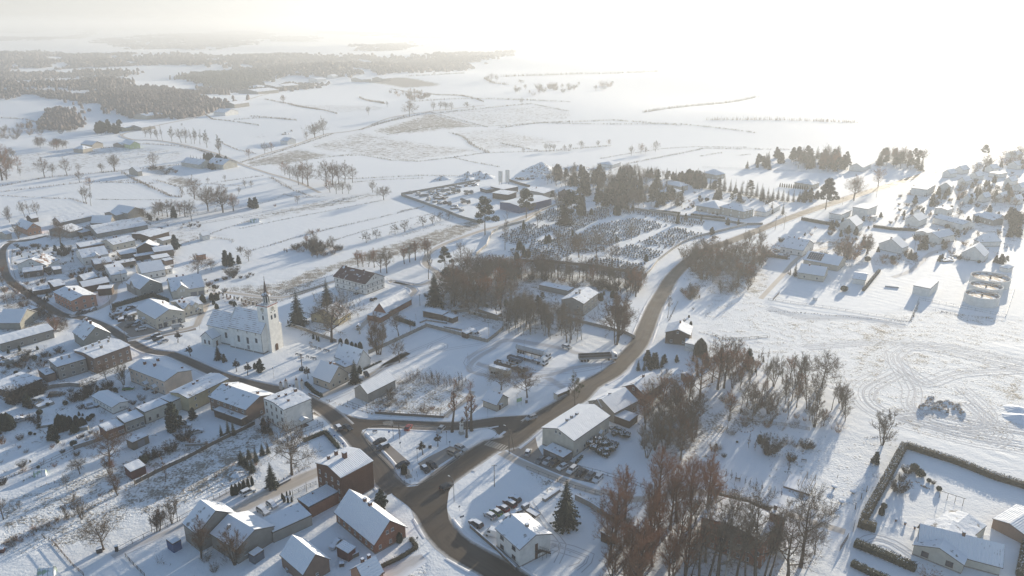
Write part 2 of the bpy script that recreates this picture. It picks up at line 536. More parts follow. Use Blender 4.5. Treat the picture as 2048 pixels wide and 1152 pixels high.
# ------------------------------------------------------------------ roads and lanes
def smooth_line(pts,step=4.0):
  P = [np.array((p.x,p.y))for p in pts]
  P = [2*P[0]-P[1]] + P + [2*P[-1]-P[-2]]
  out = []
  for i in range(1,len(P)-2):
    n = max(2,int(np.linalg.norm(P[i+1]-P[i])/step))
    for k in range(n):
      s = k / n
      out.append(0.5*(2*P[i]+(P[i+1]-P[i-1])*s+(2*P[i-1]-5*P[i]+4*P[i+1]-P[i+2])*s*s+
               (3*P[i]-P[i-1]-3*P[i+1]+P[i+2])*s**3))
  out.append(P[-2])
  return out
def road_mat(name,base,worn,slush,edge=0.13,wet=0.45):
  m,t,b = new_mat(name)
  uv = t.nodes.new('ShaderNodeUVMap')
  sx = t.nodes.new('ShaderNodeSeparateXYZ'); t.links.new(uv.outputs[0],sx.inputs[0])
  tc = t.nodes.new('ShaderNodeTexCoord'); ob = tc.outputs['Object']
  mp = t.nodes.new('ShaderNodeMapping'); mp.inputs['Scale'].default_value = (9.0,0.035,1)
  t.links.new(uv.outputs[0],mp.inputs[0])
  streak = noise(t,mp.outputs[0],1.0,5,0.6)
  blot = noise(t,ob,0.18,5)
  grain = noise(t,ob,1.1,3)
  col = mixc(t,ramp(t,streak,[(0.35,(0,0,0)),(0.68,(1,1,1))]),base,worn)
  col = mixc(t,math_n(t,'MULTIPLY',blot,0.5),col,worn)
  # distance to the edge, ragged by noise
  e = math_n(t,'ABSOLUTE',math_n(t,'SUBTRACT',sx.outputs[0],0.5))
  e = math_n(t,'ADD',e,math_n(t,'MULTIPLY',math_n(t,'SUBTRACT',math_n(t,'ADD',math_n(t,'MULTIPLY',streak,0.45),math_n(t,'MULTIPLY',grain,0.55)),0.5),0.16))
  f = ramp(t,e,[(0.5-edge,(0,0,0)),(0.5-edge*0.25,(1,1,1))])
  t.links.new(mixc(t,f,col,slush),b.inputs['Base Color'])
  t.links.new(ramp(t,blot,[(0.3,(wet,)*3),(0.7,(0.85,)*3)]),b.inputs['Roughness'])
  bump(t,b,grain,0.15,0.05)
  return m
M_ROAD = road_mat('wet_asphalt',(0.050,0.040,0.032),(0.108,0.082,0.060),(0.55,0.52,0.49))
M_STREET = road_mat('dark_asphalt',(0.062,0.052,0.044),(0.12,0.098,0.08),(0.55,0.53,0.51),0.16)
M_LANE = road_mat('packed_snow_lane',(0.60,0.56,0.52),(0.46,0.39,0.32),(0.78,0.79,0.82),0.22,0.7)
M_PARK = road_mat('trodden_parking',(0.36,0.32,0.29),(0.20,0.165,0.135),(0.74,0.75,0.78),0.2,0.6)
M_TRACK = road_mat('tyre_track',(0.62,0.63,0.66),(0.50,0.47,0.45),(0.79,0.81,0.85),0.3,0.8)
M_BANK = plain('ploughed_snow',(0.74,0.74,0.76),0.85,0.08,1.2,bmp=0.8)
LAY = [0]
ROADS = []
BANKS = []
def strip(name,pts,w,mat,z=None,label=None,step=4.0,banks=False):
  L = smooth_line(pts,step) if len(pts) > 2 else [np.array((p.x,p.y))for p in pts]
  if z is None:
    LAY[0] += 1; z = 0.012 + 0.004 * (LAY[0]%12)
  n = len(L)
  W = w if isinstance(w,(list,tuple)) else [w,w]
  vs = []; uvs = []; s = 0.0
  lines = {k:[]for k in(-1,1)}
  for i,p in enumerate(L):
    d = L[min(i+1,n-1)] - L[max(i-1,0)]
    d = d / (np.linalg.norm(d)+1e-9)
    q = np.array((-d[1],d[0]))
    if i: s += float(np.linalg.norm(p-L[i-1]))
    ww = np.interp(i/(n-1),np.linspace(0,1,len(W)),W) / 2
    for k,sg in enumerate((-1,1)):
      c = p + q * ww * sg
      h = float(terrain(c[0],c[1]))
      far = 0.25 * float(sstep(600,900,math.hypot(c[0],c[1])))
      vs.append((c[0],c[1],h+z+far)); uvs.append((k,s))
      lines[sg].append((p+q*(ww+0.35)*sg,h))
  fs = [(2*i,2*i+2,2*i+3,2*i+1)[::-1]for i in range(n-1)]
  me = bpy.data.meshes.new(name)
  me.from_pydata(vs,[],fs)
  ul = me.uv_layers.new(name='UVMap')
  for li,l in enumerate(me.loops):
    ul.data[li].uv = uvs[l.vertex_index]
  me.materials.append(mat)
  o = link(name,me)
  structure(o,label)
  ROADS.append((np.array(L),np.interp(np.linspace(0,1,n),np.linspace(0,1,len(W)),W)/2))
  if banks: BANKS.append((len(ROADS)-1,name,L,lines))
  return o
def patch(name,pts,mat,label=None,z=None):
  if z is None:
    LAY[0] += 1; z = 0.010 + 0.004 * (LAY[0]%12)
  vs = [(p.x,p.y,p.z+z)for p in pts]
  tr = tessellate_polygon([[Vector(v)for v in vs]])
  me = bpy.data.meshes.new(name)
  fs = []
  for f in tr:
    a,b_,c = (Vector(vs[i])for i in f)
    fs.append(tuple(f)if(b_-a).cross(c-a).z>0 else tuple(f)[::-1])
  me.from_pydata(vs,[],fs)
  ul = me.uv_layers.new(name='UVMap')
  xs = [v[0]for v in vs]; ys = [v[1]for v in vs]
  for li,l in enumerate(me.loops):
    ul.data[li].uv = (0.5+0.0*vs[l.vertex_index][0],vs[l.vertex_index][1])
  me.materials.append(mat)
  return structure(link(name,me),label)
def PP(r,*pts):
  return [G(r,*p)for p in pts]
def line(*spec):
  out = []; r = 'P'
  for s in spec:
    if isinstance(s,str): r = s
    else: out.append(G(r,*s))
  return out
# main road: bottom edge, past the junction and away to the upper right
JP = line('S2',(0,415),(60,425),(130,418),(240,360),(300,330),(500,230),(560,270),(480,420),(400,520),(385,600),(410,740),(470,830),(330,960),(200,760),(100,680),(0,600),(-120,470),(-60,400))
JUNCTION = [(p.x,p.y)for p in JP]
strip('main_road',line('S2',(1150,1420),(960,1230),(700,1060),(480,940),(330,800),(220,600),(215,480),(330,380),(560,220),(730,110),'S1',(1350,660),(1500,540),(1700,410),(1900,300),'S3',(620,440),(800,340),(880,260),(960,180),(1040,60),'T2',(1130,560),(1220,400),(1280,300),(1400,180),(1560,80),'P',(1475,477),(1590,432),(1690,398),(1780,370),(1850,348),(1920,325),(2060,285)),
   [9.5,9.5,9,8.6,8.4,8.0,8.2,9.5,8.0,7.5,7,7,7,7],M_ROAD,0.022,'grey brown main road curving away to the upper right',banks=True)
strip('street',line('S2',(-20,470),(-120,380),'S1',(330,870),(170,680),(60,560),'R5',(1270,500),(1130,420),(900,330),(600,260),(400,200),(150,90),(0,30),'R2',(1200,330),(1000,230),(840,130),(650,60),'R1',(500,1000),(330,900),(180,800),(60,700),(20,560),(30,470),(90,420),(240,395)),
   [9,8,7,6.2,5.6,5,5,5,5,5,5,5,4.5,4],M_STREET,0.018,'dark street running past the church into the old village',banks=True)
strip('street',line('R5',(1180,480),'S1',(120,500),(350,510),(600,520),(850,530),(1050,520),(1250,490),(1420,480),(1560,470)),6.6,M_ROAD,0.014,'short street along the north side of the small square',banks=True)
strip('side_lane',line('S1',(1290,740),(1400,800),(1560,870),(1750,950),(2048,1060),'S4',(440,480),(640,540),(900,520),(1150,490),(1300,480),(1500,520),(1740,600),(2000,690),(2360,800)),[4.5,4.2,4,4,3.8,3.6],M_LANE,0.030,'trodden side lane leading behind the tall bare trees')
patch('parking_area',PP('S1',(1560,600),(1400,690),(1310,745),(1450,830),(1700,900),(1900,960),(2040,990),(1990,880),(1820,800),(1620,760),(1580,690)),M_PARK,'trodden parking strip in front of the long hall',z=0.010)
patch('parking_area',PP('S1',(340,520),(480,540),(600,560),(760,580),(800,560),(860,545),(820,532),(600,520)),M_PARK,'parking bays on the north side of the square',z=0.034)
patch('parking_area',PP('S1',(250,690),(400,680),(560,820),(430,880)),M_PARK,'parking bays beside the brown street',z=0.034)
patch('parking_area',PP('S1',(620,830),(700,780),(880,690),(1020,720),(940,770),(740,930)),M_PARK,'parking bays beside the main road',z=0.034)
patch('parking_area',line('R2',(900,130),(1060,60),(1150,130),(1300,170),(1560,130),(1570,160),(1180,240),(1000,230)),M_PARK,'car park in front of the white inn',z=0.010)
strip('side_street',line('R2',(1020,240),(1180,210),(1400,170),(1560,130),'R4',(230,560),(330,380),(430,340),(900,380),(1250,270),(1400,230)),4.2,M_LANE,0.026,'narrow lane behind the church')
strip('side_street',line('R1',(560,1010),(760,960),(900,880),(930,760),(1060,700),(1300,690)),4.0,M_LANE,0.030,'snowy lane between the pink house and the inn')
strip('side_street',line('R1',(60,410),(200,408),(380,365)),4.0,M_STREET,0.030)
strip('village_lane',line('R4',(1500,640),(1640,520),(1960,330),'T1',(560,330),(800,360),(950,280),'T4',(200,900),(300,780),(640,650),(860,590),(1200,450),(1350,400)),[4,4,5,5,5.5,4],M_LANE,0.022,'tan lane climbing past the cemetery to the blue hall',banks=True)
strip('yard_lane',line('R6',(300,760),(700,540),(1000,400),(1180,320),(1340,260)),[6,7,8,7,4],M_LANE,0.014,'yard behind the brick house')
strip('garden_lane',line('R3',(900,1000),(1100,900),(1440,760),(1600,640),(1860,470)),[3.5,3.5,4,4],M_TRACK,0.018)
strip('farm_lane',line('R5',(1200,370),(1380,300),(1560,230),(1760,100),(1900,20),'R4',(1700,940),(1900,860)),[5,4,4,3.5,3],M_LANE,0.020,'lane past the round roofed barn')
strip('farm_lane',line('S1',(840,460),(900,400),(1010,320),(1060,250)),3.0,M_LANE,0.020)
strip('lorry_yard_track',line('S1',(2048,240),(1850,250),(1600,120),(1200,60),(1040,-20),'T1',(1400,850),(1500,800),(1900,860),'T2',(500,900),(850,960)),5.0,M_TRACK,0.014)
strip('lorry_yard_track',line('T2',(860,980),(500,1020),(300,1080),'T1',(1500,1100),(1200,1050),(1250,950),(1400,860)),4.0,M_TRACK,0.018)
strip('bare_verge',line('R6',(1400,1300),(1800,1100),(2030,1000)),[12,10,4],M_TRACK,0.006)
strip('country_road',line('U1',(2048,1170),(1900,1100),(1700,1040),(1540,985),(1400,925),(1200,870),(1000,835),(850,830),(780,800),(900,765),(1100,720),(1250,690),(1400,640),(1600,570),(1750,530),(1870,505)),[4.5,4.5,4.5],M_LANE,0.05,'narrow country road winding between the far fields')
strip('country_road',line('U4',(1130,500),(1300,440),(1500,380),(1700,310),(1820,270),'U2',(520,790),(700,765),(900,690),(1150,650),(1500,610)),3.5,M_LANE,0.05)
strip('dirt_lane',line('T3',(-60,790),(100,620),(280,440),(560,360),(640,310)),3.6,M_LANE,0.014,'lane between the white houses')
strip('dirt_lane',line('T3',(1000,620),(1150,560),(1300,430),(1440,380),(1430,300),(1400,260)),5.0,M_TRACK,0.014)
def tracks(r,ln,label,n):
  P = PP(r,*ln); rn = random.Random(len(ln)+n)
  for j in range(n):
    for sd in (-.75,.75):
      off = (j-(n-1)/2) * rn.uniform(1.6,3.2) + sd; Q = []
      for i,p in enumerate(P):
        d = (P[min(i+1,len(P)-1)]-P[max(i-1,0)]).normalized()
        Q.append(p+Vector((-d.y,d.x,0))*(off+rn.uniform(-.25,.25)))
      strip('tyre_track',Q,.42,M_TRACK,None,label)
tracks('S2',[(1180,940),(1260,900),(1200,900),(1500,1000),(1400,1100)],'tyre tracks in the office yard',2)
tracks('S2',[(1050,560),(1180,760),(1300,900),(1250,1050)],'tyre tracks in the office yard',1)
tracks('S3',[(800,240),(650,290),(400,330),(100,330)],'tyre tracks in the lorry yard',3)
tracks('T1',[(2048,1150),(1700,1140),(1300,1060),(1180,980),(1260,900),(1500,800),(1800,850)],'tyre tracks in the lorry yard',2)
tracks('R5',[(1240,420),(1500,300),(1750,120)],'tyre tracks on the farm lane',1)
tracks('S5',[(1150,1000),(1000,900),(860,860),(780,900)],'tyre tracks on the bungalow drive',2)
tracks('R3',[(920,1000),(1200,880),(1500,700),(1860,500)],'tyre tracks on the garden lane',1)
tracks('S6',[(2048,420),(1500,300),(900,260),(300,300)],'tyre tracks across the snowy field',3)
tracks('S6',[(2048,1100),(1500,1000),(900,820),(760,640),(1000,500)],'tyre tracks across the snowy field',4)
tracks('S6',[(2048,960),(1700,900),(1300,820),(1000,840)],'tyre tracks across the snowy field',4)
for k,ln in enumerate([((1010,340),(1080,500),(1250,590),(1500,510),(1800,490),(2048,480)),((1060,480),(1150,640),(1140,760),(1300,900),(1600,960),(1840,950)),
    ((1280,600),(1100,480),(1010,400),(1050,330),(1250,300),(2048,470)),((1600,740),(1740,860),(1900,1000),(1800,1080)),((1560,620),(1760,820),(1700,960),(1560,970)),((0,-20),(300,60),(700,60),(1100,130))]):
  tracks('S6',ln,'tyre tracks across the snowy field beside the boulder heap',3)
for k,ln in enumerate([((860,870),(900,830),(1000,830),(1010,860),(960,885),(900,880)),((300,1000),(700,900),(1100,740),(1350,650)),((400,1050),(900,900),(1300,830))]):
  tracks('T1',ln,'tyre tracks across the open snow by the lorries',1)
def crossing(r,a,b,n,label):
  """white bars of a zebra crossing from a to b"""
  A_,B_ = G(r,*a),G(r,*b)
  d = (B_-A_); L = d.length; d.normalize(); q = Vector((-d.y,d.x,0))
  mb = MB()
  for i in range(n):
    c = A_ + d * (L*(i+0.5)/n)
    w = L / n * 0.28
    P = [c+d*w+q*1.7,c-d*w+q*1.7,c-d*w-q*1.7,c+d*w-q*1.7]
    mb.add([(p.x,p.y,0.042)for p in P],[(0,1,2,3)])
  structure(build(mb,'zebra_crossing',plain('worn_road_paint',(0.40,0.37,0.33),0.8,0.25,1.0)),label)
crossing('S1',(1170,660),(1330,710),8,'worn white zebra crossing by the hall car park')
crossing('S1',(380,490),(390,520),6,'small zebra crossing at the north west tip of the square')
def make_banks():
  for ri,name,L,lines in BANKS:
    rnd = random.Random(len(L)); n = len(L)
    for sg in (-1,1):
      ok = []; pv = []
      for i,(c,h) in enumerate(lines[sg]):
        free = True
        for k,(P,hw) in enumerate(ROADS):
          if k == ri: continue
          if (np.hypot(P[:,0]-c[0],P[:,1]-c[1])<hw+2.2).any(): free = False
        if point_in_poly(np.array([c[0]]),np.array([c[1]]),JUNCTION)[0]: free = False
        ok.append(free)
        d = L[min(i+1,n-1)] - L[max(i-1,0)]; d = d / (np.linalg.norm(d)+1e-9)
        q = np.array((-d[1],d[0]))
        hh = rnd.uniform(0.06,0.28); ww = rnd.uniform(0.4,0.75)
        pv += [(*(c-q*ww),h+0.004),(*(c-q*ww*0.3),h+hh),(*(c+q*ww*0.4),h+hh*rnd.uniform(0.7,1)),(*(c+q*ww),h+0.004)]
      mb = MB()
      mb.add(pv,[(4*i+j,4*i+j+1,4*i+j+5,4*i+j+4)for i in range(n-1)if ok[i]and ok[i+1]for j in range(3)])
      structure(build(mb,'snow_bank',M_BANK),'ridge of ploughed snow along the edge of the '+name.replace('_',' '))
make_banks()
def join(r,pts,mat,label):
  patch('junction',PP(r,*pts),mat,label,z=0.052)
join('S2',[(60,440),(140,432),(250,375),(320,335),(420,290),(470,290),(440,380),(390,480),(375,600),(392,720),(420,790),(330,900),(240,760),(140,670),(60,590),(-60,500),(-80,440)],M_ROAD,'wide tan junction where the three roads meet') 
join('S1',[(60,545),(110,510),(200,520),(270,528),(180,560),(155,610),(180,660),(130,620)],M_ROAD,'junction at the north west tip of the square')
join('S1',[(1150,505),(1300,490),(1460,488),(1420,540),(1350,610),(1270,600),(1240,560),(1180,535)],M_ROAD,'junction at the north east tip of the square')
# island kerb round the small square, a real step
def kerb(r,pts,label):
  L = smooth_line(PP(r,*pts)+[G(r,*pts[0])],2.0)
  n = len(L); mb = MB(); vs = []
  for i,p in enumerate(L):
    d = L[(i+1)%n] - L[i-1]; d /= (np.linalg.norm(d)+1e-9); q = np.array((-d[1],d[0]))
    for o_,h in ((-0.09,0.0),(-0.09,0.12),(0.09,0.12),(0.09,0.0)):
      c = p + q * o_; vs.append((c[0],c[1],h))
  mb.add(vs,[(4*i+j,4*((i+1)%n)+j,4*((i+1)%n)+j+1,4*i+j+1)for i in range(n)for j in range(3)])
  structure(build(mb,'kerb',M_CONC),label)
kerb('S1',[(180,600),(230,540),(340,520),(700,530),(1000,540),(1180,545),(1260,590),(1180,650),(1030,730),(740,940),(620,995),(520,985),(420,880),(260,710)],'kerb round the small square')
# ------------------------------------------------------------------ buildings
WINC = {}
def window_mesh(w,h,dark=False):
  k = (round(w,2),round(h,2),dark)
  if k not in WINC:
    f = MB()
    f.box(-w/2,w/2,-0.05,0.06,-h/2,h/2)
    f.box(-w/2-0.08,w/2+0.08,-0.13,0.06,-h/2-0.07,-h/2-0.003)
    f.box(-0.03,0.03,-0.078,-0.07,-h/2+0.06,h/2-0.06)
    p = MB()
    p.box(-w/2+0.09,w/2-0.09,-0.068,-0.053,-h/2+0.09,h/2-0.09)
    WINC[k] = (f.mesh('window',[M_FASC if dark else M_FRAME]),p.mesh('pane',[M_GLASS]))
  return WINC[k]
def add_window(root,x,y,z,rz,w,h,pane=True,dark=False):
  f,p = window_mesh(w,h,dark)
  o = link('window',f,root,(x,y,z),rz)
  if pane: link('pane',p,o)
  return o
def chimney(parent,x,y,z0,z1,s=0.5,mat=None,l=None):
  mb = MB()
  l = l or s
  mb.box(x-s/2,x+s/2,y-l/2,y+l/2,z0,z1)
  mb.box(x-s/2-.06,x+s/2+.06,y-l/2-.06,y+l/2+.06,z1+0.003,z1+0.12)
  mb.box(x-s/2,x+s/2,y-l/2,y+l/2,z1+0.123,z1+0.26,1)
  return build(mb,'chimney',[mat or M_CHIM,M_SNOWL],parent)
def roof_parts(root,kind,W_,D,he,rise,over,snowm,deckm,z_extra=0.0,asym=0.0):
  """closed deck and, 4 mm above it, the snow lying on it; footprint centred on 0, ridge along x for 'v', y for 'u'"""
  o = over; T = 0.16; S = 0.17
  if kind in ('flat','mono'):
    mb = MB(); sn = MB()
    if kind == 'flat':
      mb.box(-W_/2-o,W_/2+o,-D/2-o,D/2+o,he,he+0.22)
      sn.box(-W_/2-o+.12,W_/2+o-.12,-D/2-o+.12,D/2+o-.12,he+0.224,he+0.224+S)
      if rise > 0:
        # shallow crowned snow and a raised rim
        for x0,x1,y0,y1 in ((-W_/2-o,W_/2+o,-D/2-o,-D/2-o+.1),(-W_/2-o,W_/2+o,D/2+o-.1,D/2+o)):
          mb.box(x0,x1,y0,y1,he+0.222,he+0.42)
    else:
      a,b_ = -D / 2 - o,D / 2 + o
      mb.extr([(a,he),(b_,he+rise),(b_,he+rise+T),(a,he+T)],'x',-W_/2-o,W_/2+o)
      sn.extr([(a+.05,he+T+.004),(b_-.05,he+rise+T+.004),(b_-.05,he+rise+T+S),(a+.05,he+T+S)],'x',-W_/2-o+.05,W_/2+o-.05)
    d = build(mb,'roof',[deckm],root)
    s = build(sn,'snow_cover',[snowm],d)
    return d,(lambda x,y:he+0.3 if kind=='flat' else he+rise*(y+D/2)/D)
  if kind in ('u','v'):
    half = (W_ if kind=='u' else D) / 2
    L = (D if kind=='u' else W_) / 2 + o
    pk = asym * half
    sl1 = rise / (half+pk); sl2 = rise / (half-pk)
    e1,e2 = -half - o,half + o
    z1,z2 = he - sl1 * o,he - sl2 * o
    zt = he + rise
    mb = MB(); sn = MB()
    mb.extr([(e1,z1),(pk,zt),(e2,z2),(e2,z2+T),(pk,zt+T),(e1,z1+T)],'y' if kind=='u' else 'x',-L,L)
    g = .004
    sn.extr([(e1+.04,z1+T+g),(pk,zt+T+g),(e2-.04,z2+T+g),(e2-.04,z2+T+S),(pk,zt+T+S*0.9),(e1+.04,z1+T+S)],
        'y' if kind=='u' else 'x',-L+.07,L-.07)
    d = build(mb,'roof',[deckm],root)
    build(sn,'snow_cover',[snowm],d)
    def hf(x,y):
      q = x if kind == 'u' else y
      return he + (rise*(q+half)/(half+pk)if q<pk else rise*(half-q)/(half-pk))
    return d,hf
  # hip
  mb = MB(); sn = MB()
  X,Y = W_ / 2 + o,D / 2 + o
  sl = rise / min(W_,D) * 2
  ze = he - sl * o
  if W_ >= D: r1,r2 = (-(X-Y),0),(X-Y,0)
  else: r1,r2 = (0,-(Y-X)),(0,Y-X)
  zr = he + rise
  def hip(m,z,inset,t):
    x,y = X - inset,Y - inset
    b = [(-x,-y,z),(x,-y,z),(x,y,z),(-x,y,z)]
    c = [(-x,-y,z+t),(x,-y,z+t),(x,y,z+t),(-x,y,z+t)]
    r = [(r1[0],r1[1],zr+(z-ze)+t),(r2[0],r2[1],zr+(z-ze)+t)]
    vs = b + c + r
    fs = [(3,2,1,0),(0,1,5,4),(1,2,6,5),(2,3,7,6),(3,0,4,7)]
    if W_ >= D: fs += [(4,5,9,8),(5,6,9),(6,7,8,9),(7,4,8)]
    else: fs += [(4,5,8),(5,6,9,8),(6,7,9),(7,4,8,9)]
    m.add(vs,fs)
  hip(mb,ze,0,T); hip(sn,ze+T+.004,.05,S)
  d = build(mb,'roof',[deckm],root); build(sn,'snow_cover',[snowm],d)
  return d,(lambda x,y:he+sl*max(0,min(W_/2-abs(x),D/2-abs(y))))
def walls(root,kind,W_,D,he,rise,mat,base=None,asym=0.0,name='wall'):
  mb = MB()
  e = 0.02
  if kind == 'u':
    mb.extr([(-W_/2,0),(W_/2,0),(W_/2,he-e),(asym*W_/2,he+rise-e),(-W_/2,he-e)],'y',-D/2,D/2)
  elif kind == 'v':
    mb.extr([(-D/2,0),(D/2,0),(D/2,he-e),(asym*D/2,he+rise-e),(-D/2,he-e)],'x',-W_/2,W_/2)
  elif kind == 'mono':
    mb.extr([(-D/2,0),(D/2,0),(D/2,he+rise-e),(-D/2,he-e)],'x',-W_/2,W_/2)
  else:
    mb.box(-W_/2,W_/2,-D/2,D/2,0,he-e)
  o = build(mb,name,[mat],root)
  if base:
    b = MB(); p = 0.05
    b.box(-W_/2-p,W_/2+p,-D/2-p,D/2+p,-0.2,base)
    build(b,'plinth',[M_CHIMG],root)
  return o
SPOT = {}
def house(label,cat,r,A,N,B,he,kind,rise,wall,L=(0,0),Rr=(0,0),chim=(),snow=None,deck=None,over=0.35,ww=1.0,wh=1.3,
     name=None,door=None,gar=None,gab=0,base=0.35,asym=0.0,pane=True,ridge=None,cm=None,dark=False,ch=1.3,extra=None):
  """A left, N nearest, B right corner of the eaves as seen in the photo, he metres up"""
  a,n = G(r,*A,he),G(r,*N,he)
  z0 = n.z
  a.z = n.z = 0
  if ridge is not None:      # the far end of the ridge line above the N side replaces B
    q = G(r,*ridge,he+rise); q.z = 0
    u = (a-n).normalized(); v = Vector((u.y,-u.x,0))
    w = abs((q-n).dot(v)) * 2
    b = n + v * w
  else:
    b = G(r,*B,he); b.z = 0
  u = a - n; v = b - n
  D,W_ = u.length,v.length
  # square up: keep the longer side's direction
  un,vn = u.normalized(),v.normalized()
  v_from_u = Vector((un.y,-un.x,0))
  k = D / (D+W_)
  d = (v_from_u*k+vn*(1-k)).normalized() if ridge is None else v_from_u
  W_ *= max(0.3,vn.dot(d)); un2 = Vector((-d.y,d.x,0)); D *= max(0.3,un.dot(un2))
  cen = n + d * W_ / 2 + un2 * D / 2
  W_ = max(1.5,W_-2*over); D = max(1.5,D-2*over)
  rz = math.atan2(d.y,d.x)
  zc = float(terrain(cen.x,cen.y))
  root = NO(name or cat.replace(' ','_'),None)
  COL.objects.link(root)
  root.location = (cen.x,cen.y,zc); root.rotation_euler = (0,0,rz)
  tag(root,label,cat)
  wm = wallm(wall) if isinstance(wall,str) else wall
  walls(root,kind,W_,D,he,rise,wm,base,asym)
  if snow is None: snow = SNOWS[len(label)%6]
  rf,hf = roof_parts(root,kind,W_,D,he,rise,over,snow,deck or M_FASC,asym=asym)
  for c in chim:
    fx,fy = c[0],c[1]
    x,y = fx * W_ / 2,fy * D / 2
    z = hf(x,y)
    s = c[2] if len(c) > 2 else 0.6
    chimney(rf,x,y,z-0.5,z+(c[3]if len(c)>3 else ch),s,cm,c[4]if len(c)>4 else None)
  fl = 2.75
  def row(cols,rows,side,span,rotz,gb):
    for j in range(rows):
      z = 1.55 + j * fl
      if rows * fl > he + 1.2: z = he * (j+0.55) / rows
      for i in range(cols):
        p = -span / 2 + span * (i+0.5) / cols
        x,y = side(p)
        add_window(root,x,y,z,rotz,ww,wh,pane,dark)
    for i in range(gb):
      p = -0.8 * (gb-1) + 1.6 * i
      x,y = side(p)
      add_window(root,x,y,he+min(rise*0.3,1.6),rotz,0.85,1.05,pane,dark)
  gl = gab if kind == 'v' else 0; gr = gab if kind == 'u' else 0
  if L[0] or gl:
    row(L[0],L[1],lambda p:(-W_/2,p),D,-math.pi/2,gl)
    row(L[0],L[1],lambda p:(W_/2,p),D,math.pi/2,gl)
  if Rr[0] or gr:
    row(Rr[0],Rr[1],lambda p:(p,-D/2),W_,0,gr)
    row(Rr[0],Rr[1],lambda p:(p,D/2),W_,math.pi,gr)
  if door:
    side,p = door
    mb = MB(); mb.box(-0.5,0.5,-0.07,0.05,0,2.1)
    mb.box(-0.9,0.9,-0.9,0.02,2.35,2.45,1)
    mb.box(-0.85,0.85,-0.85,0.0,2.454,2.58,2)
    if side == 'L': build(mb,'door',[M_DOOR,M_FASC,M_SNOWL],root,(-W_/2,p*D/2,0),-math.pi/2)
    else: build(mb,'door',[M_DOOR,M_FASC,M_SNOWL],root,(p*W_/2,-D/2,0),0)
  if gar:
    side,n_,w = gar
    for i in range(n_):
      mb = MB(); mb.box(-w/2,w/2,-0.06,0.05,0.05,2.4)
      p = (i-(n_-1)/2) * (w+0.5)
      if side == 'L': build(mb,'garage_door',[M_GARD],root,(-W_/2,p,0),-math.pi/2)
      else: build(mb,'garage_door',[M_GARD],root,(p,-D/2,0),0)
  SPOT[label] = (root,W_,D,rf,hf)
  if extra: extra(root,W_,D,rf,hf)
  return root
def porch(root,x,y,rz,w=2.2,d=1.6,h=2.5,wall=None,snowm=None,rise=0.8):
  mb = MB()
  mb.box(-w/2,-w/2+.12,-d,-d+.12,0,h); mb.box(w/2-.12,w/2,-d,-d+.12,0,h)
  mb.extr([(-w/2-.2,h),(0,h+rise),(w/2+.2,h),(w/2+.2,h+.1),(0,h+rise+.1),(-w/2-.2,h+.1)],'y',-d-.2,-0.02,1)
  mb.extr([(-w/2-.2,h+.104),(0,h+rise+.104),(w/2+.2,h+.104),(w/2+.2,h+.22),(0,h+rise+.22),(-w/2-.2,h+.22)],'y',-d-.16,-0.05,2)
  mb.box(-w/2,w/2,-d,-0.02,-0.1,0.18,1)
  return build(mb,'porch',[wall or M_FRAME,M_FASC,M_SNOWL],root,(x,y,0),rz)
def cross_gable(root,side,p,w,he,rise,depth,wall,W_,D,win=1,zb=0.0,snowm=None):
  """a gabled bay or dormer standing in front of a face"""
  b = NO('front_gable',None)
  mb = MB()
  mb.extr([(-w/2,zb),(w/2,zb),(w/2,he),(0,he+rise-.02),(-w/2,he)],'y',-0.35,depth)
  o = build(mb,'front_gable',[wallm(wall)],root)
  if side == 'R': o.location = (p*W_/2,-D/2,0)
  else: o.location = (-W_/2,p*D/2,0); o.rotation_euler = (0,0,-math.pi/2)
  r = MB(); r.extr([(-w/2-.25,he-.1),(0,he+rise),(w/2+.25,he-.1),(w/2+.25,he+.03),(0,he+rise+.13),(-w/2-.25,he+.03)],'y',-0.6,depth)
  ro = build(r,'gable_roof',[M_FASC],o)
  s = MB(); s.extr([(-w/2-.22,he+.034),(0,he+rise+.134),(w/2+.22,he+.034),(w/2+.22,he+.18),(0,he+rise+.28),(-w/2-.22,he+.18)],'y',-0.56,depth-.05)
  build(s,'gable_snow',[snowm or M_SNOWR],o)
  for i in range(win):
    f,pn = window_mesh(0.85,1.15)
    link('window',f,o,((i-(win-1)/2)*1.3,-0.35,he-0.5 if zb==0 else(he+zb)/2+.2))
  b_ = None
  bpy.data.objects.remove(b)
  return o
H = house
# ---- lower left: yards and the brick house
H('three storey red brick house with snowy roof and tall red chimneys beside the junction','house','Z1',(245,600),(915,990),(1770,545),9.2,'v',1.5,'brickd',L=(4,3),chim=((-.5,.62,.7),(.0,.66,.8,1.6),(.0,-.05,1.1,1.9),),snow=M_ROWX,over=.25,ww=.8,wh=1.25,name='brick_house')
H('low flat roofed brick annexe attached to the tall brick house','outbuilding','R6',(1003,550),(1112,610),(1378,482),3.6,'flat',1,'bricko',over=.15,base=0,chim=((-.2,.6,.3,.5),))
H('long low concrete walled store with flat snow roof between annexe and workshop','store','R6',(750,690),(820,812),(1122,655),3.1,'flat',0,'conc',over=.1,base=0,snow=M_DARKP)
H('grey workshop with a wide snowy gable roof and one small chimney','workshop','R6',(340,800),(530,948),(822,745),4.4,'u',2.4,'grey',chim=((-.45,.3,.6,1.1),),over=.2,cm=M_CHIMG)
H('tall grey barn with steep snowy roof, one slope in full sun','barn','R6',(85,735),(215,825),(548,657),5.6,'u',4.0,'grey',over=.25,base=0)
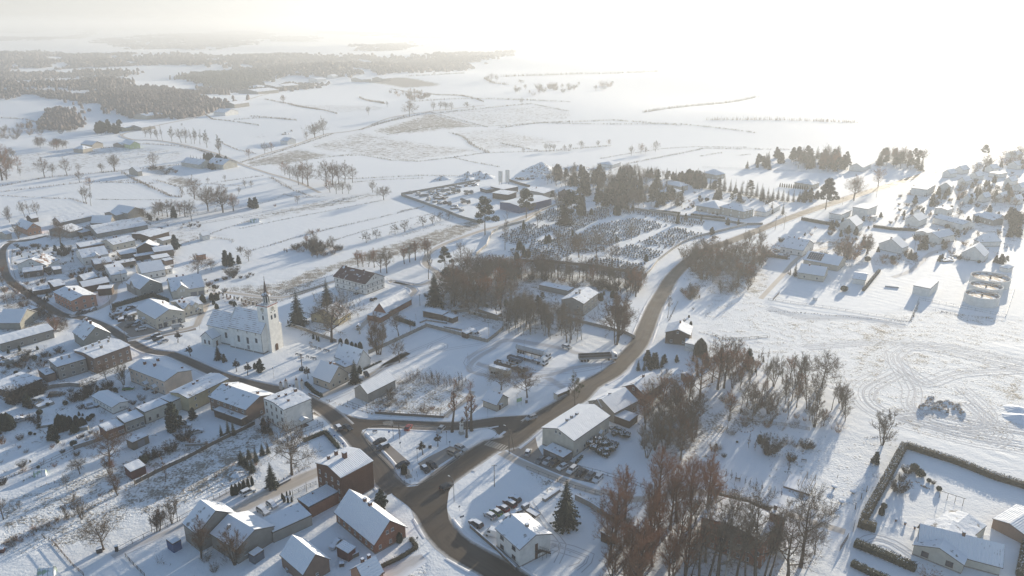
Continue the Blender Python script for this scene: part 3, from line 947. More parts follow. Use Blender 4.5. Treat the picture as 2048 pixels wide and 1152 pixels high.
H('long brick and timber farmhouse with tiled snowy roof and two red chimneys near the junction','farmhouse','R6',(1303,640),(1632,905),(1905,762),3.4,'u',4.6,'bricko',L=(7,1),Rr=(3,1),gab=2,chim=((.02,-.05,.9,1.0),(.02,.22,.8,1.0)),snow=M_ROWY,over=.45,ww=.8,wh=1.1,name='farmhouse')
H('small brick barn with ribbed snowy gable roof in front of the long farmhouse','barn','R6',(878,978),(1062,1145),(1283,1015),3.8,'u',3.6,'brownr',Rr=(1,1),snow=M_ROWY,over=.3,base=0,ww=.7,wh=.7)
H('cottage at the bottom edge with rusty patched roof and red chimneys','cottage','R6',(1400,1120),(1560,1215),(1740,1140),3.6,'v',2.8,'orange',chim=((-.3,.1,.7),(.5,.2,.7)),snow=M_REDX,over=.3)
H('dark red shed with snowy roof beside the farmhouse wall','shed','R6',(1340,920),(1425,978),(1476,920),2.6,'mono',.4,'maroon',over=.15,base=0)
H('blue steel container in the yard at lower left','container','R3',(1325,867),(1380,905),(1450,868),2.6,'flat',0,'blue',over=.03,base=0)
H('grey steel container beside the workshop','container','R6',(618,978),(670,1003),(755,950),2.3,'flat',0,'bluegrey',over=.03,base=0)
H('dark red garden shed beside the long board fence','shed','R3',(990,283),(1045,325),(1168,270),2.7,'mono',.5,'maroon',over=.15,base=0)
H('grey garage with a square snowy roof below the big spruce','garage','R3',(1012,62),(1060,92),(1187,28),2.7,'flat',0,'wood',over=.12,base=0,gar=('R',1,2.4))
# ---- left: terrace by the dark street
H('long cream two storey house with three chimneys beside the dark street','house','R2',(1003,470),(1315,577),(1551,487),5.9,'u',1.5,'lpink',L=(7,2),chim=((-.35,.55,.8),(-.2,.1,.8),(.5,.45,.8),(.75,-.7,.6,.8)),over=.3,ww=.75,wh=1.1,name='house',
 extra=lambda r,w,d,rf,hf:(porch(r,-w/2,d*.02,-math.pi/2),porch(r,-w/2,-d*.22,-math.pi/2)))
H('big brown rendered block with six chimneys on its snowy roof','apartment house','R2',(617,315),(750,392),(1027,277),6.6,'v',.8,'brownr',L=(3,2),Rr=(5,2),chim=((-.7,.3),(-.25,.45),(.2,.6),(-.15,-.25,.8),(.5,.2),(.8,.7)),over=.3,ww=.85,wh=1.2,cm=M_CHIMG,name='apartment_house')
H('narrow two storey grey house joined to the brown block','house','R2',(388,400),(455,462),(690,392),5.4,'flat',0,'grey',Rr=(3,2),L=(2,2),chim=((-.3,.2),(.2,.1)),over=.2,ww=1.1,cm=M_CHIMG)
H('small balcony annexe with railing on the grey house','annexe','R2',(303,482),(365,530),(447,505),2.8,'flat',1,'brownr',over=.05,base=0)
H('house with half bare brown tiled roof behind the brown block','house','R2',(565,178),(668,245),(895,188),4.6,'u',4.4,'green',Rr=(2,1),gab=1,chim=((0,-.2,.8),(0,.5,.8)),snow=snow_roof('half_bare',(0.2,0.11,0.07),0.44),over=.3)
H('long grey barn with a wide snowy roof at the left edge','barn','R2',(-120,238),(0,275),(450,168),3.8,'v',1.0,'grey',L=(1,1),Rr=(4,1),over=.3,base=0,ww=1.2)
H('low farmhouse with steep snowy roof at the left edge below the old street','house','R2',(-10,90),(160,105),(265,15),3.2,'u',4.0,'green',Rr=(2,1),over=.3)
H('small square shed behind the steep roofed farmhouse','shed','R1',(192,942),(225,968),(297,942),2.6,'flat',0,'wood',over=.1,base=0)
H('long low store with L shaped snowy roof at the left edge','store','R2',(-120,610),(75,662),(355,556),2.9,'flat',0,'dark',over=.2,base=0)
H('low white outbuilding with broad snowy roof in the yard behind the yellow house','outbuilding','R2',(705,700),(893,785),(1043,738),2.7,'u',.7,'white',L=(6,1),Rr=(1,1),over=.3,ww=.7,wh=.8)
H('yellow and brown house with a V shaped gap in its roof snow','house','R2',(1375,650),(1503,712),(1815,545),5.6,'v',.9,'yellow',L=(1,2),Rr=(3,2),chim=((-.2,.2,.7,.9),(.1,.45,.6,.9)),over=.3,ww=.7,wh=1.1)
H('cream link between the yellow house and the flat roofed row','annexe','R2',(1290,700),(1365,745),(1445,700),4.4,'flat',0,'cream',L=(1,1),over=.15,base=0)
H('cream flat roofed house, highest of the stepped row','house','R2',(1090,780),(1155,825),(1345,745),4.5,'flat',0,'cream',Rr=(3,1),over=.2,dark=True,ww=.8,wh=1.2,base=.3)
H('middle house of the stepped flat roofed row with dark fascia','house','R2',(935,855),(995,910),(1155,850),3.9,'flat',0,'green',Rr=(4,1),over=.25,base=.3)
H('lowest house of the stepped row with dark red side wall','house','R2',(790,925),(850,978),(995,920),3.4,'flat',0,'maroon',Rr=(5,1),over=.2,base=.2,ww=.8,wh=1.2)
H('large brown house with wide gable roof between the yellow house and the white block','house','R5',(320,365),(605,483),(830,350),5.4,'u',2.2,'brownr',L=(6,2),Rr=(1,1),chim=((-.05,.75,.7,1.0),(.2,-.75,.7,1.1)),over=.4,ww=.9,wh=1.0,ridge=None)
H('lean-to with snowy roof against the large brown house','lean-to','R5',(360,475),(570,562),(612,528),2.6,'flat',0,'dwood',over=.15,base=0)
def whiteblock(r,w,d,rf,hf):
  porch(r,w*.1,-d/2,0,2.4,2.0,2.5)
  mb = MB()
  for i in range(14): mb.box(w/2-.45+(i%2)*.15,w/2+.03,-d/2-.03,-d/2+.1,.3+i*.55,.3+i*.55+.32)
  build(mb,'corner_stones',[M_FASC],r)
H('white three storey block with four red chimneys at the street corner','apartment house','Z4',(155,330),(655,590),(1330,330),8.3,'v',.7,'white',L=(4,3),chim=((-.35,.35,.6,.9),(.05,.2,.6,.9),(-.25,-.45,.6,.9),(.75,.2,.9,1.2)),over=.12,ww=.75,wh=1.25,name='apartment_house',extra=whiteblock,dark=True)
# ---- old village, upper left
H('orange brick house with snowy gable roof at the far bend of the street','house','R1',(85,285),(215,318),(345,302),4.4,'u',3.4,'orange',Rr=(3,1),gab=2,snow=M_SNOWR)
H('big grey barn with the largest snowy roof in the old village','barn','R1',(695,278),(885,262),(985,238),4.2,'u',4,'grey',base=0)
H('grey barn farthest back behind the big barn','barn','R1',(925,158),(1020,188),(1125,152),4.5,'u',3,'grey',base=0)
H('low barn tucked between the two grey barns','barn','R1',(842,182),(925,205),(1005,185),3.6,'v',1.6,'grey',base=0)
H('very long barn with thin streaked snow on its roof','barn','R1',(725,292),(775,352),(1168,272),3.0,'v',3.2,'grey',snow=snow_roof('streaked',(0.28,0.25,0.23),0.44,'X'),base=0)
H('grey gabled barn left of the big barns','barn','R1',(405,245),(480,262),(760,208),3.2,'v',2.8,'grey',base=0)
H('grey house behind the round brown tree','house','R1',(455,300),(560,338),(602,300),4,'v',2.5,'grey',L=(1,1))
H('small flat shed at the end of the very long barn','shed','R1',(625,322),(655,345),(720,318),2.6,'flat',0,'wood',base=0)
H('open sided shed with overhanging snowy roofs right of the barns','shed','R1',(1110,335),(1200,378),(1305,325),3.0,'v',1,'dwood',base=0)
H('small beige shed beside the dark pine','shed','R1',(1275,388),(1300,410),(1372,382),2.6,'v',.8,'beige',base=0)
H('cream bungalow with a chimney below the barns','house','R1',(848,400),(905,442),(1062,395),3.8,'v',2,'cream',L=(1,1),Rr=(3,1),chim=((-.3,.1),(-.1,.0)))
H('long low snowy outbuilding left of the cream bungalow','outbuilding','R1',(585,432),(640,462),(860,430),2.8,'flat',0,'brownr',base=0)
H('white house with two roof windows behind the brown house','house','R1',(622,480),(655,548),(868,508),4.4,'v',2.6,'white',L=(1,1),Rr=(4,1),extra=lambda r,w,d,rf,hf:cross_gable(r,'R',.1,3.4,4.0,1.6,4,'white',w,d,1,0))
H('dark brown gabled barn in the middle of the farmyards','barn','R1',(1000,445),(1085,468),(1225,490),4,'u',3,'dwood',base=0)
H('broad flat roofed barn at the right of the farmyards','barn','R1',(1190,462),(1230,500),(1395,482),3.8,'v',.8,'wood',base=0)
H('low flat garage in front of the dark gabled barn','garage','R1',(940,485),(962,522),(1092,497),2.6,'flat',0,'wood',base=0)
H('thin long shed roof behind the ribbed roof house','shed','R1',(1065,520),(1080,537),(1262,508),2.6,'flat',0,'dwood',base=0)
H('flat snowy roof of the shed right of the thin long shed','shed','R1',(1195,530),(1225,557),(1365,535),3.0,'flat',0,'beige',base=0)
H('small brown garage behind the white end of the ribbed roof house','garage','R1',(1290,555),(1320,572),(1390,555),2.6,'flat',0,'brownr',base=0)
H('low white house with a steep ribbed snowy roof','house','R1',(1095,602),(1132,670),(1322,632),3.8,'v',3.4,'white',L=(1,1),Rr=(4,1),snow=M_ROWX)
H('lower annexe right of the ribbed roof house','annexe','R1',(1312,618),(1330,640),(1380,628),2.8,'flat',0,'white',Rr=(1,1),base=0)
H('white cube house with low gable and a single chimney','house','R1',(838,602),(885,687),(1018,662),4.2,'v',.9,'white',Rr=(2,1),chim=((0,.1),))
H('small brown house with two chimneys behind the white cube house','house','R1',(692,562),(755,598),(905,580),3.6,'v',1.4,'brownr',chim=((-.2,.0),(0,.1)))
H('narrow flat shed right of the small brown house','shed','R1',(912,577),(925,597),(1090,565),2.6,'flat',0,'wood',base=0)
H('grey green house with crossed steep roofs left of the cream double garage house','house','R1',(1025,735),(1118,797),(1292,745),4.4,'u',3.6,'green',Rr=(3,1),gab=1,extra=lambda r,w,d,rf,hf:cross_gable(r,'L',.0,4.5,4.4,3.0,5,'green',w,d,2,0))
def crm(r,w,d,rf,hf):
  cross_gable(r,'R',-.35,5.2,4.6,2.4,5,'cream',w,d,2,0)
  mb = MB(); mb.box(w*.06,w*.25,-d/2-.06,-d/2+.02,0,2.3); mb.box(w*.3,w*.47,-d/2-.06,-d/2+.02,0,2.3)
  build(mb,'garage_door',[M_GARD],r)
H('large cream house with double garage and a gable over its front windows','house','R1',(1310,728),(1368,816),(1643,780),4.2,'v',4.0,'cream',L=(1,1),chim=((-.45,.2,.8,1.4),(-.05,.2,.8,1.4)),extra=crm)
H('white gabled house with bare brown roof slope inside the street bend','house','R1',(165,585),(372,605),(425,555),3.8,'v',3.6,'white',L=(2,1),gab=2,chim=((0,-.3,.7),(.3,-.2,.7)),snow=snow_roof('brown_half',(0.25,0.14,0.09),0.5))
H('low dark bungalow with clean snow roof next to the brown roofed house','house','R1',(150,627),(178,662),(345,648),3.4,'v',.9,'dark',Rr=(2,1),chim=((0,0),))
H('small flat garage left of the pair behind the dark bungalow','garage','R1',(337,612),(355,628),(408,612),2.5,'flat',0,'wood',base=0)
H('small flat garage right of the pair behind the dark bungalow','garage','R1',(410,615),(425,645),(497,632),2.5,'flat',0,'wood',base=0)
H('white shed with snowy roof beside the brown roofed house','shed','R1',(350,510),(385,530),(430,522),2.8,'flat',0,'white',base=0)
H('double shed with two snowy roofs above the pink house','shed','R1',(385,730),(430,778),(525,755),3.0,'v',.8,'dwood',base=0)
H('long low row of sheds in the dark garden by the street bend','shed','R1',(222,790),(260,815),(408,798),2.3,'flat',0,'dwood',base=0)
H('long pink two storey house with snowy roof and two chimneys','house','R1',(405,820),(567,892),(781,842),5.6,'u',1.2,'pink',L=(6,2),Rr=(3,2),chim=((-.2,.25,.7),(.1,.1,.7)),over=.35,name='house')
H('dark barn with thinly covered long roof behind the pink house','barn','R1',(595,747),(660,780),(887,742),3.6,'v',1.6,'dwood',snow=M_ROWX,base=0)
H('flat roofed extension at the right end of the dark barn','annexe','R1',(765,772),(772,800),(890,797),3.4,'flat',0,'dwood',base=0)
H('small gabled barn with a pale roof left of the round bush','barn','R1',(612,700),(668,724),(780,692),3,'v',2,'wood',base=0)
SIGN = {}
def inn(r,w,d,rf,hf):
  o = MB(); o.box(-3.2,3.2,-.16,-.06,-.42,.42)
  s = build(o,'sign_board',[M_FRAME],r,(w*.0,-d/2,3.0),0)
  mb = MB()
  for i in range(10):
    x = -2.3 + i * .5; mb.tube([(x-.2,-.18,-.2),(x,-.18,.2+.06*(i%3)),(x+.22,-.18,-.18)],[.05,.07,.05],4)
  mb.box(-3.2,3.2,-.18,-.163,.36,.46); mb.box(-3.2,3.2,-.18,-.163,-.46,-.36); mb.box(-3.25,-3.1,-.18,-.163,-.35,.35); mb.box(3.1,3.25,-.18,-.163,-.35,.35)
  build(mb,'scroll_marks',[M_FASC],s)
  for p in (-.75,-.4,.2,.6):
    BX('shop_window',M_GLASS,r,p*w/2-.8,p*w/2+.8,-d/2-.05,-d/2+.02,.3,2.4)
  porch(r,-w/2,d*.1,-math.pi/2,1.8,1.3,2.3)
H('white inn with a dark scroll shaped sign on its gable beside the car park','inn','Z5',(280,465),(770,757),(1527,545),5.2,'u',2.8,'cream',L=(5,1),Rr=(4,2),over=.35,ww=.75,wh=1.0,extra=inn,name='inn',chim=((.4,.2,.5),))
def inn2(r,w,d,rf,hf):
  for p in (-.45,.25): cross_gable(r,'R',p,2.6,4.9,1.2,3,'cream',w,d,1,3.2)
  porch(r,w*.25,-d/2,0,2,1.2,2.3)
H('cream house with twin small dormers joined behind the inn','house','Z5',(1180,300),(1475,492),(1992,345),4.4,'v',1.8,'cream',Rr=(4,1),chim=((-.8,-.2,.7),(-.45,-.4,.8),(-.2,.3,.7)),extra=inn2,over=.3)
# ---- middle
def timber(r,w,d):
  mb = MB()
  for z in (3.0,5.0):
    mb.box(-w/2-.05,w/2+.05,-d/2-.05,-d/2+.03,z,z+.14); mb.box(-w/2-.052,-w/2+.03,-d/2+.04,d/2+.05,z,z+.14)
  for i in range(9):
    x = -w / 2 + w * (i+.0) / 8
    mb.box(x-.06,x+.06,-d/2-.045,-d/2+.03,3.145,4.995)
  for i in range(1,11):
    y = -d / 2 + d * i / 10
    mb.box(-w/2-.045,-w/2+.03,y-.06,y+.06,3.145,4.995)
  build(mb,'timber_frame',[M_DOOR],r)
H('white half timbered vicarage with dark red brown roof and patches of snow','vicarage','R4',(1285,215),(1562,273),(1740,215),6.2,'u',3.6,'white',L=(5,2),Rr=(4,2),gab=2,snow=M_BROWNR,chim=((0,.8,.7,.7),(0,-.35,.7,.8)),over=.5,
 extra=lambda r,w,d,rf,hf:(porch(r,-w/2,-d*.25,-math.pi/2,2.4,2.4,2.6),timber(r,w,d)))
H('old yellow rectory with red tiles showing through thin roof snow','rectory','R4',(1098,530),(1347,556),(1479,497),3.4,'v',3.6,'yellow',L=(3,1),Rr=(3,1),gab=2,snow=M_RED,over=.35)
H('long brick barn with a deep snowy roof behind the rectory','barn','R4',(1612,492),(1730,505),(1957,395),3.0,'v',4.2,'bricko',snow=M_SNOWR,over=.25,base=0,name='brick_barn')
H('brick lean-to at the gable end of the long brick barn','lean-to','R4',(1590,515),(1683,546),(1735,505),2.4,'flat',0,'bricko',base=0,over=.12)
H('white gabled barn with a smooth steep roof inside the parish wall','barn','R4',(1298,860),(1497,918),(1618,868),3.2,'u',4.8,'white',over=.2,base=0)
H('pale cottage with red chimneys and steep snowy roof beside the church gate','cottage','R4',(1130,1010),(1278,1062),(1440,985),3.4,'u',4.6,'beige',L=(2,1),Rr=(3,1),gab=1,chim=((0,-.1,.7,1.0),(.2,-.3,.6,1.2)),snow=M_ROWY,over=.35)
H('flat snowy extension behind the pale cottage','annexe','R4',(1320,900),(1400,945),(1470,915),2.8,'flat',0,'beige',base=0,over=.15)
H('grey board barn with rounded snowy roof beside the farm lane','barn','R4',(1465,1112),(1580,1155),(1812,1040),3.6,'v',2.6,'conc',over=.25,base=0,snow=M_ROWX)
H('small cream gabled kiosk with brown doors beside the main road','kiosk','Z6',(45,375),(430,522),(748,325),2.8,'u',2.6,'beige',Rr=(1,1),chim=((0,-.6,.5,.6),),over=.35,door=('R',-.45),name='kiosk')
def hall(r,w,d,rf,hf):
  for y in (.45,): 
    mb = MB(); mb.extr([(-d*.02,5.2),(d*.28,5.2),(d*.28,6.6),(d*.13,7.3),(-d*.02,6.6)],'x',-w*.15,w*.08)
  porch(r,w*.25,-d/2,0,2.0,1.0,2.5)
H('long cream hall with three pale chimneys on its snowy roof beside the main road','hall','S3',(230,785),(497,892),(793,690),6.2,'v',2.0,'cream',L=(0,0),Rr=(5,1),gab=2,chim=((-.45,.1,.7,1.0),(-.2,.1,.7,1.1),(.1,.1,.9,.8)),snow=M_ROWX,cm=M_CHIMG,over=.35,extra=hall,name='hall')
H('dark garage with snowy roof leaning on the end of the long hall','garage','S3',(252,952),(410,1028),(480,975),2.6,'flat',0,'dgrey',over=.1,base=0,gar=('L',1,2.4))
H('grey cottage with crossed gables next to the hall','cottage','S3',(640,552),(820,668),(968,548),4.0,'v',3.0,'grey',L=(2,1),Rr=(3,1),chim=((-.2,.1,.7,.6),),snow=M_ROWX,over=.3,extra=lambda r,w,d,rf,hf:cross_gable(r,'L',.3,4,4,2.4,4,'grey',w,d,1,0))
H('brown gabled house with patchy leafy snow on its roof behind the grey cottage','house','S3',(885,450),(1060,522),(1205,415),4.6,'v',2.6,'maroon',L=(2,1),gab=1,snow=snow_roof('leafy',(0.2,0.12,0.08),0.43),chim=((.1,.1,.7),),over=.3)
H('sunlit lean-to roof under the bare trees beside the grey cottage','lean-to','S3',(820,690),(940,737),(1005,680),2.6,'flat',0,'dwood',base=0,over=.15)
H('white shed with a gable at the edge of the bare grove','shed','S3',(1350,350),(1395,380),(1440,365),2.4,'v',.8,'wood',base=0,over=.15)
def office(r,w,d,rf,hf):
  mb = MB()
  x0 = w * .12
  for i in range(9): mb.box(x0+i*.35,x0+i*.35+.34,-d/2-1.3,-d/2-.25,2.6-i*.26,2.66-i*.26)
  for z in (3.3,):
    mb.tube([(x0,-d/2-1.3,3.6),(x0+3.1,-d/2-1.3,1.2)],[.03,.03],4)
    mb.tube([(x0,-d/2-.25,3.6),(x0+3.1,-d/2-.25,1.2)],[.03,.03],4)
  for i in (0,4,8):
    for y in (-1.3,-.25): mb.cyl(x0+i*.35+.1,-d/2+y,0,3.6-i*.27,.035,5)
  mb.box(x0-1.5,x0+.1,-d/2-1.3,-d/2-.08,2.56,2.64)
  build(mb,'outside_stair',[M_FASC],r)
  mb = MB(); mb.box(x0-1.3,x0-.4,-d/2-.06,-d/2+.03,2.65,4.7); mb.box(x0-1.3,x0-.4,-d/2-.06,-d/2+.03,0,2.1)
  build(mb,'door',[M_DOOR],r)
H('white two storey office with outside metal stair and dark chimney near the bottom road','office building','Z8',(235,470),(650,830),(1195,562),5.6,'u',2.0,'white',L=(2,2),chim=((.04,-.25,.8,.9),),over=.35,dark=True,ww=1.5,wh=1.1,cm=M_CHIMG,extra=office,name='office_building')
H('brown brick manor with a flat snowy roof behind the row of bare trees','manor house','S4',(1195,690),(1715,885),(1850,700),8.5,'v',1.2,'bricko',L=(7,2),Rr=(4,2),over=.3,name='manor_house',chim=((.2,.3,.8),))
H('tall brick stair tower with snow cap at the end of the manor','tower','S4',(1752,652),(1868,690),(1897,645),11,'flat',0,'bricko',over=.15,name='brick_tower',chim=((.5,.5,.7,1.2),))
H('small white shed beside the foot of the brick tower','shed','S4',(1825,930),(1860,960),(1900,930),2.4,'flat',0,'white',over=.1,base=0)
H('open shelter with snowy roof at the edge of the grove below the big spruce','shelter','S2',(1590,815),(1690,850),(1750,800),2.6,'mono',.5,'dwood',over=.3,base=0)
H('brown gabled house with white windows right of the main road','house','T2',(1222,737),(1430,765),(1446,692),5.2,'v',1.9,'dwood',L=(2,1),gab=1,chim=((.5,0,.7),),over=.4)
H('white glazed porch in front of the brown gabled house','porch','T2',(1298,778),(1405,803),(1420,772),2.8,'flat',0,'white',L=(2,1),over=.15,base=0)
H('pale garage with snowy roof right of the white porch','garage','T2',(1380,852),(1480,848),(1520,808),2.8,'mono',.6,'white',over=.1,base=0)
H('grey two storey block with sunlit roof behind the slim bare trees','apartment house','T2',(397,472),(575,513),(677,420),6.4,'v',2.0,'grey',L=(2,2),Rr=(4,2),chim=((-.35,.1,.9,1.2),(.1,.1,.9),(-.2,-.1,.6)),over=.35,cm=M_CHIMG,name='apartment_house')
H('long low row of garages behind the grey block','garages','T2',(212,362),(450,412),(500,385),2.6,'flat',0,'grey',over=.15,base=0,name='garage_row')
H('dark brown timber shed with two step roof in the fenced plot','shed','T1',(818,572),(980,604),(1033,575),2.8,'flat',0,'dwood',over=.15,base=0,Rr=(0,0))
H('small low annexe of the dark timber shed','shed','T1',(985,605),(1060,632),(1102,610),2.3,'flat',0,'dwood',over=.12,base=0,L=(1,1))
H('lean-to carport inside the fenced plot','carport','T1',(1140,735),(1175,755),(1242,715),2.2,'mono',.4,'dwood',over=.15,base=0)
H('long shed with a smooth snowy roof among the slim trees','shed','T1',(1250,570),(1420,605),(1470,590),2.6,'mono',.9,'wood',over=.15,base=0)
H('low shed behind the slim trees near the grey block','shed','T1',(1540,485),(1690,520),(1780,490),2.4,'flat',0,'wood',over=.1,base=0)
# ---- works yard
H('long blue steel hall with snowy roof beside the lane','industrial hall','T4',(790,420),(955,453),(1222,393),5.2,'v',1.0,'blue',over=.12,base=0,name='industrial_hall')
H('grey production hall with sunlit snow roof behind the blue hall','industrial hall','T4',(953,325),(1150,350),(1242,320),5.0,'v',.9,'grey',over=.12,base=0,chim=((.3,.2),),name='industrial_hall')
H('gabled house with a bright steep roof beyond the works','house','T4',(1280,338),(1370,368),(1415,352),4.4,'v',4.2,'dark',over=.3,pane=False,L=(2,1),Rr=(2,1))
H('low snowy office among the gravel heaps','shed','T4',(1580,108),(1700,122),(1765,100),3.2,'hip',1.5,'white',over=.2,pane=False,L=(2,1),Rr=(2,1))
# ---- wooded villas
H('villa with hipped snowy roof, upper one of the pair in the trees','villa','T5',(515,436),(640,455),(728,445),4,'hip',2.6,'beige',pane=False,L=(2,1),Rr=(2,1))
H('villa with hipped snowy roof, lower one of the pair in the trees','villa','T5',(432,498),(560,512),(692,492),4,'hip',2.4,'beige',pane=False,L=(2,1),Rr=(2,1))
H('long villa with broad hipped roof behind the dark hedge','villa','T5',(775,600),(960,635),(1050,590),4,'hip',3.2,'beige',pane=False,L=(3,1),Rr=(3,1))
H('corner villa with pointed hip roof and two storeys behind the cemetery wall','villa','T5',(945,615),(1150,655),(1243,635),5.5,'hip',3.0,'beige',pane=False,L=(3,2),Rr=(3,2))
H('hip roofed house beyond the villa next to two spruces','house','T5',(1235,645),(1330,660),(1445,600),3.6,'hip',3.0,'white',pane=False,L=(2,1),Rr=(2,1))
H('distant hip roofed house at the edge of the white field','house','T5',(828,340),(930,362),(1000,350),4,'hip',3.2,'beige',pane=False,L=(2,1),Rr=(2,1))
H('pale building with a curved roof behind the row of clipped thujas','hall','T5',(1545,420),(1700,440),(1775,425),4.2,'hip',2.6,'beige',pane=False,L=(5,1),Rr=(3,1))
# ---- right hand side
H('white house with two roof windows nearest to the birch thicket','house','T3',(103,370),(282,408),(352,345),3.6,'u',4.2,'white',L=(3,1),Rr=(2,1),gab=1,chim=((-.1,-.1,.6),(-.05,.35,.5)),name='house')
def solar(rf,w,d,hf):
  for i in range(7):
    for j in range(4):
      y0 = d / 2 * .86 - i * 1.15 ; x0 = -w / 2 * .9 + j * (w/2*.8) / 4
      x1 = x0 + (w/2*.8) / 4 - .16
      mb = MB(); z0,z1 = hf(x0,y0) + .42,hf(x1,y0) + .42
      mb.add([(x0,y0,z0),(x1,y0,z1),(x1,y0-1.0,z1),(x0,y0-1.0,z0),(x0,y0,z0-.05),(x1,y0,z1-.05),(x1,y0-1.0,z1-.05),(x0,y0-1.0,z0-.05)],
         [(0,3,2,1),(4,5,6,7),(0,1,5,4),(1,2,6,5),(2,3,7,6),(3,0,4,7)])
      build(mb,'solar_panel',[M_GLASS],rf)
H('house with rows of dark solar panels on its snowy roof','house','T3',(285,472),(565,528),(612,470),3.4,'u',3.2,'beige',L=(1,1),Rr=(2,1),extra=lambda r,w,d,rf,hf:solar(rf,w,d,hf))
H('small cream house with one brick chimney in front of the solar roof','house','T3',(238,580),(452,612),(488,548),3.4,'u',2.8,'cream',L=(2,1),Rr=(1,1),chim=((-.1,.35,.7,1.0),))
H('small white shed right of the cream house','shed','T3',(672,630),(785,645),(805,590),2.8,'u',1.6,'white',base=0)
H('plain white pump house with a flat snow roof beside the round tanks','pump house','T3',(1165,685),(1300,715),(1358,650),4.2,'flat',0,'white',over=.05,base=0,name='pump_house')
H('white gabled house with brick chimney and long sunlit roof in the middle of the plots','house','T3',(878,350),(1075,388),(1142,365),3.8,'v',4.2,'white',L=(2,1),gab=2,chim=((.0,.3,.8,1.2),),pane=False)
H('white house with twin low roofs behind a dark hedge','house','T3',(1175,255),(1290,275),(1340,250),3.8,'v',1.2,'white',pane=False,L=(2,1),Rr=(2,1))
H('square sunlit white house right of the twin roofs','house','T3',(1285,262),(1372,305),(1430,257),4.5,'v',2.2,'white',pane=False,L=(1,1),Rr=(1,1),chim=((0,.2),))
H('big bungalow with a broad pyramid roof','bungalow','T3',(1580,315),(1700,335),(1925,348),3.4,'hip',4.0,'white',pane=False,L=(2,1),Rr=(3,1))
H('steep gabled white house above the round tanks','house','T3',(1540,425),(1735,455),(1790,420),3.6,'v',4.8,'white',L=(2,1),pane=False,gab=1)
H('white house with a long bright right roof slope below the main road','house','T3',(568,188),(710,210),(772,178),4.6,'v',4.2,'white',L=(2,1),gab=2,pane=False)
H('white modern house with flat stepped roof beside the road hedge','house','T3',(480,108),(590,122),(685,88),3.8,'flat',1,'white',pane=False,L=(2,1))
H('tall flat roofed white house next to the road','house','T3',(680,55),(800,78),(865,45),6.4,'flat',0,'white',pane=False,L=(3,2),Rr=(2,2))
H('small flat garage with a bright roof behind the long roofed house','garage','T3',(778,130),(830,142),(878,132),2.6,'flat',0,'white',base=0)
H('gabled white house at the left end of the long terraces','house','T3',(1095,150),(1210,170),(1280,140),4.6,'v',3.0,'white',pane=False,L=(2,1),gab=1)
H('long white terrace with a low snowy roof, front one of the two','terrace','T3',(1280,145),(1560,200),(1715,195),4.2,'u',1.6,'white',pane=False,L=(6,1),name='terrace')
H('second long terrace behind the front terrace','terrace','T3',(1630,120),(1800,165),(1900,160),3.8,'u',1.2,'grey',pane=False,L=(4,1),name='terrace')
H('long pale building behind the terraces','house','T6',(1320,790),(1440,805),(1510,790),4.4,'v',.8,'white',pane=False,L=(4,1))
H('white modern villa with a bright flat roof on the sunlit lawn','villa','T6',(1150,620),(1275,640),(1318,595),5.6,'flat',0,'white',pane=False,L=(2,2))
H('low white wing beside the modern villa','annexe','T6',(1140,640),(1215,655),(1235,640),3,'flat',0,'white',pane=False,base=0)
H('tall gabled white house right of the modern villa','house','T6',(1365,610),(1470,620),(1500,595),6,'v',3.4,'white',pane=False,L=(2,2))
H('pale house with a long roof among the tall pines','house','T6',(648,450),(760,462),(835,430),4.2,'v',3.4,'white',pane=False,L=(2,1))
H('low building with a bright roof at the far right of the village','house','T6',(1770,500),(1850,515),(1905,500),3.6,'flat',0,'white',pane=False,L=(2,1),Rr=(2,1))
H('pale roofed house beyond the low bright building','house','T6',(1930,430),(2000,445),(2048,430),4,'v',3,'white',pane=False,L=(2,1),Rr=(2,1))
H('white roofed house at the right end of the long road','house','T6',(1900,350),(1990,362),(2045,350),4,'v',2.8,'white',pane=False,L=(2,1),Rr=(2,1))
H('long white barn at the right edge behind the terraces','barn','T6',(1700,840),(1850,870),(1900,860),4,'u',2,'white',pane=False,L=(2,1),Rr=(2,1))
H('small summer house with open sides right of the steep gabled house','shelter','T3',(1845,535),(1925,552),(1975,535),2.4,'hip',1,'white',pane=False,base=0)
# ---- bottom right villa
def villa(r,w,d,rf,hf):
  pass
H('cream bungalow with tiled snowy roof and dark patch round its chimney at bottom right','bungalow','S5',(1195,905),(1885,1085),None,3.0,'u',3.6,'cream',ridge=(1922,915),L=(0,0),Rr=(1,1),chim=((-.02,-.05,.7,1.0),),snow=snow_roof('tile_blue',(0.24,0.2,0.2),0.36,'Y'),over=.45,name='bungalow')
H('front gable wing of the cream bungalow with two square windows','wing','S5',(1145,915),(1572,1070),(1700,850),3.0,'v',2.0,'cream',L=(2,1),over=.4,dark=True,ww=1.7,wh=1.5,name='bungalow_wing')
H('flat sunlit extension behind the cream bungalow','annexe','S5',(1320,720),(1620,860),(1765,760),3.0,'v',.9,'cream',over=.15,base=0)
H('wide garage with a bright low gable roof at the right edge','garage','S5',(1800,690),(2060,832),(2230,700),2.9,'v',1.0,'brownr',over=.25,base=0)
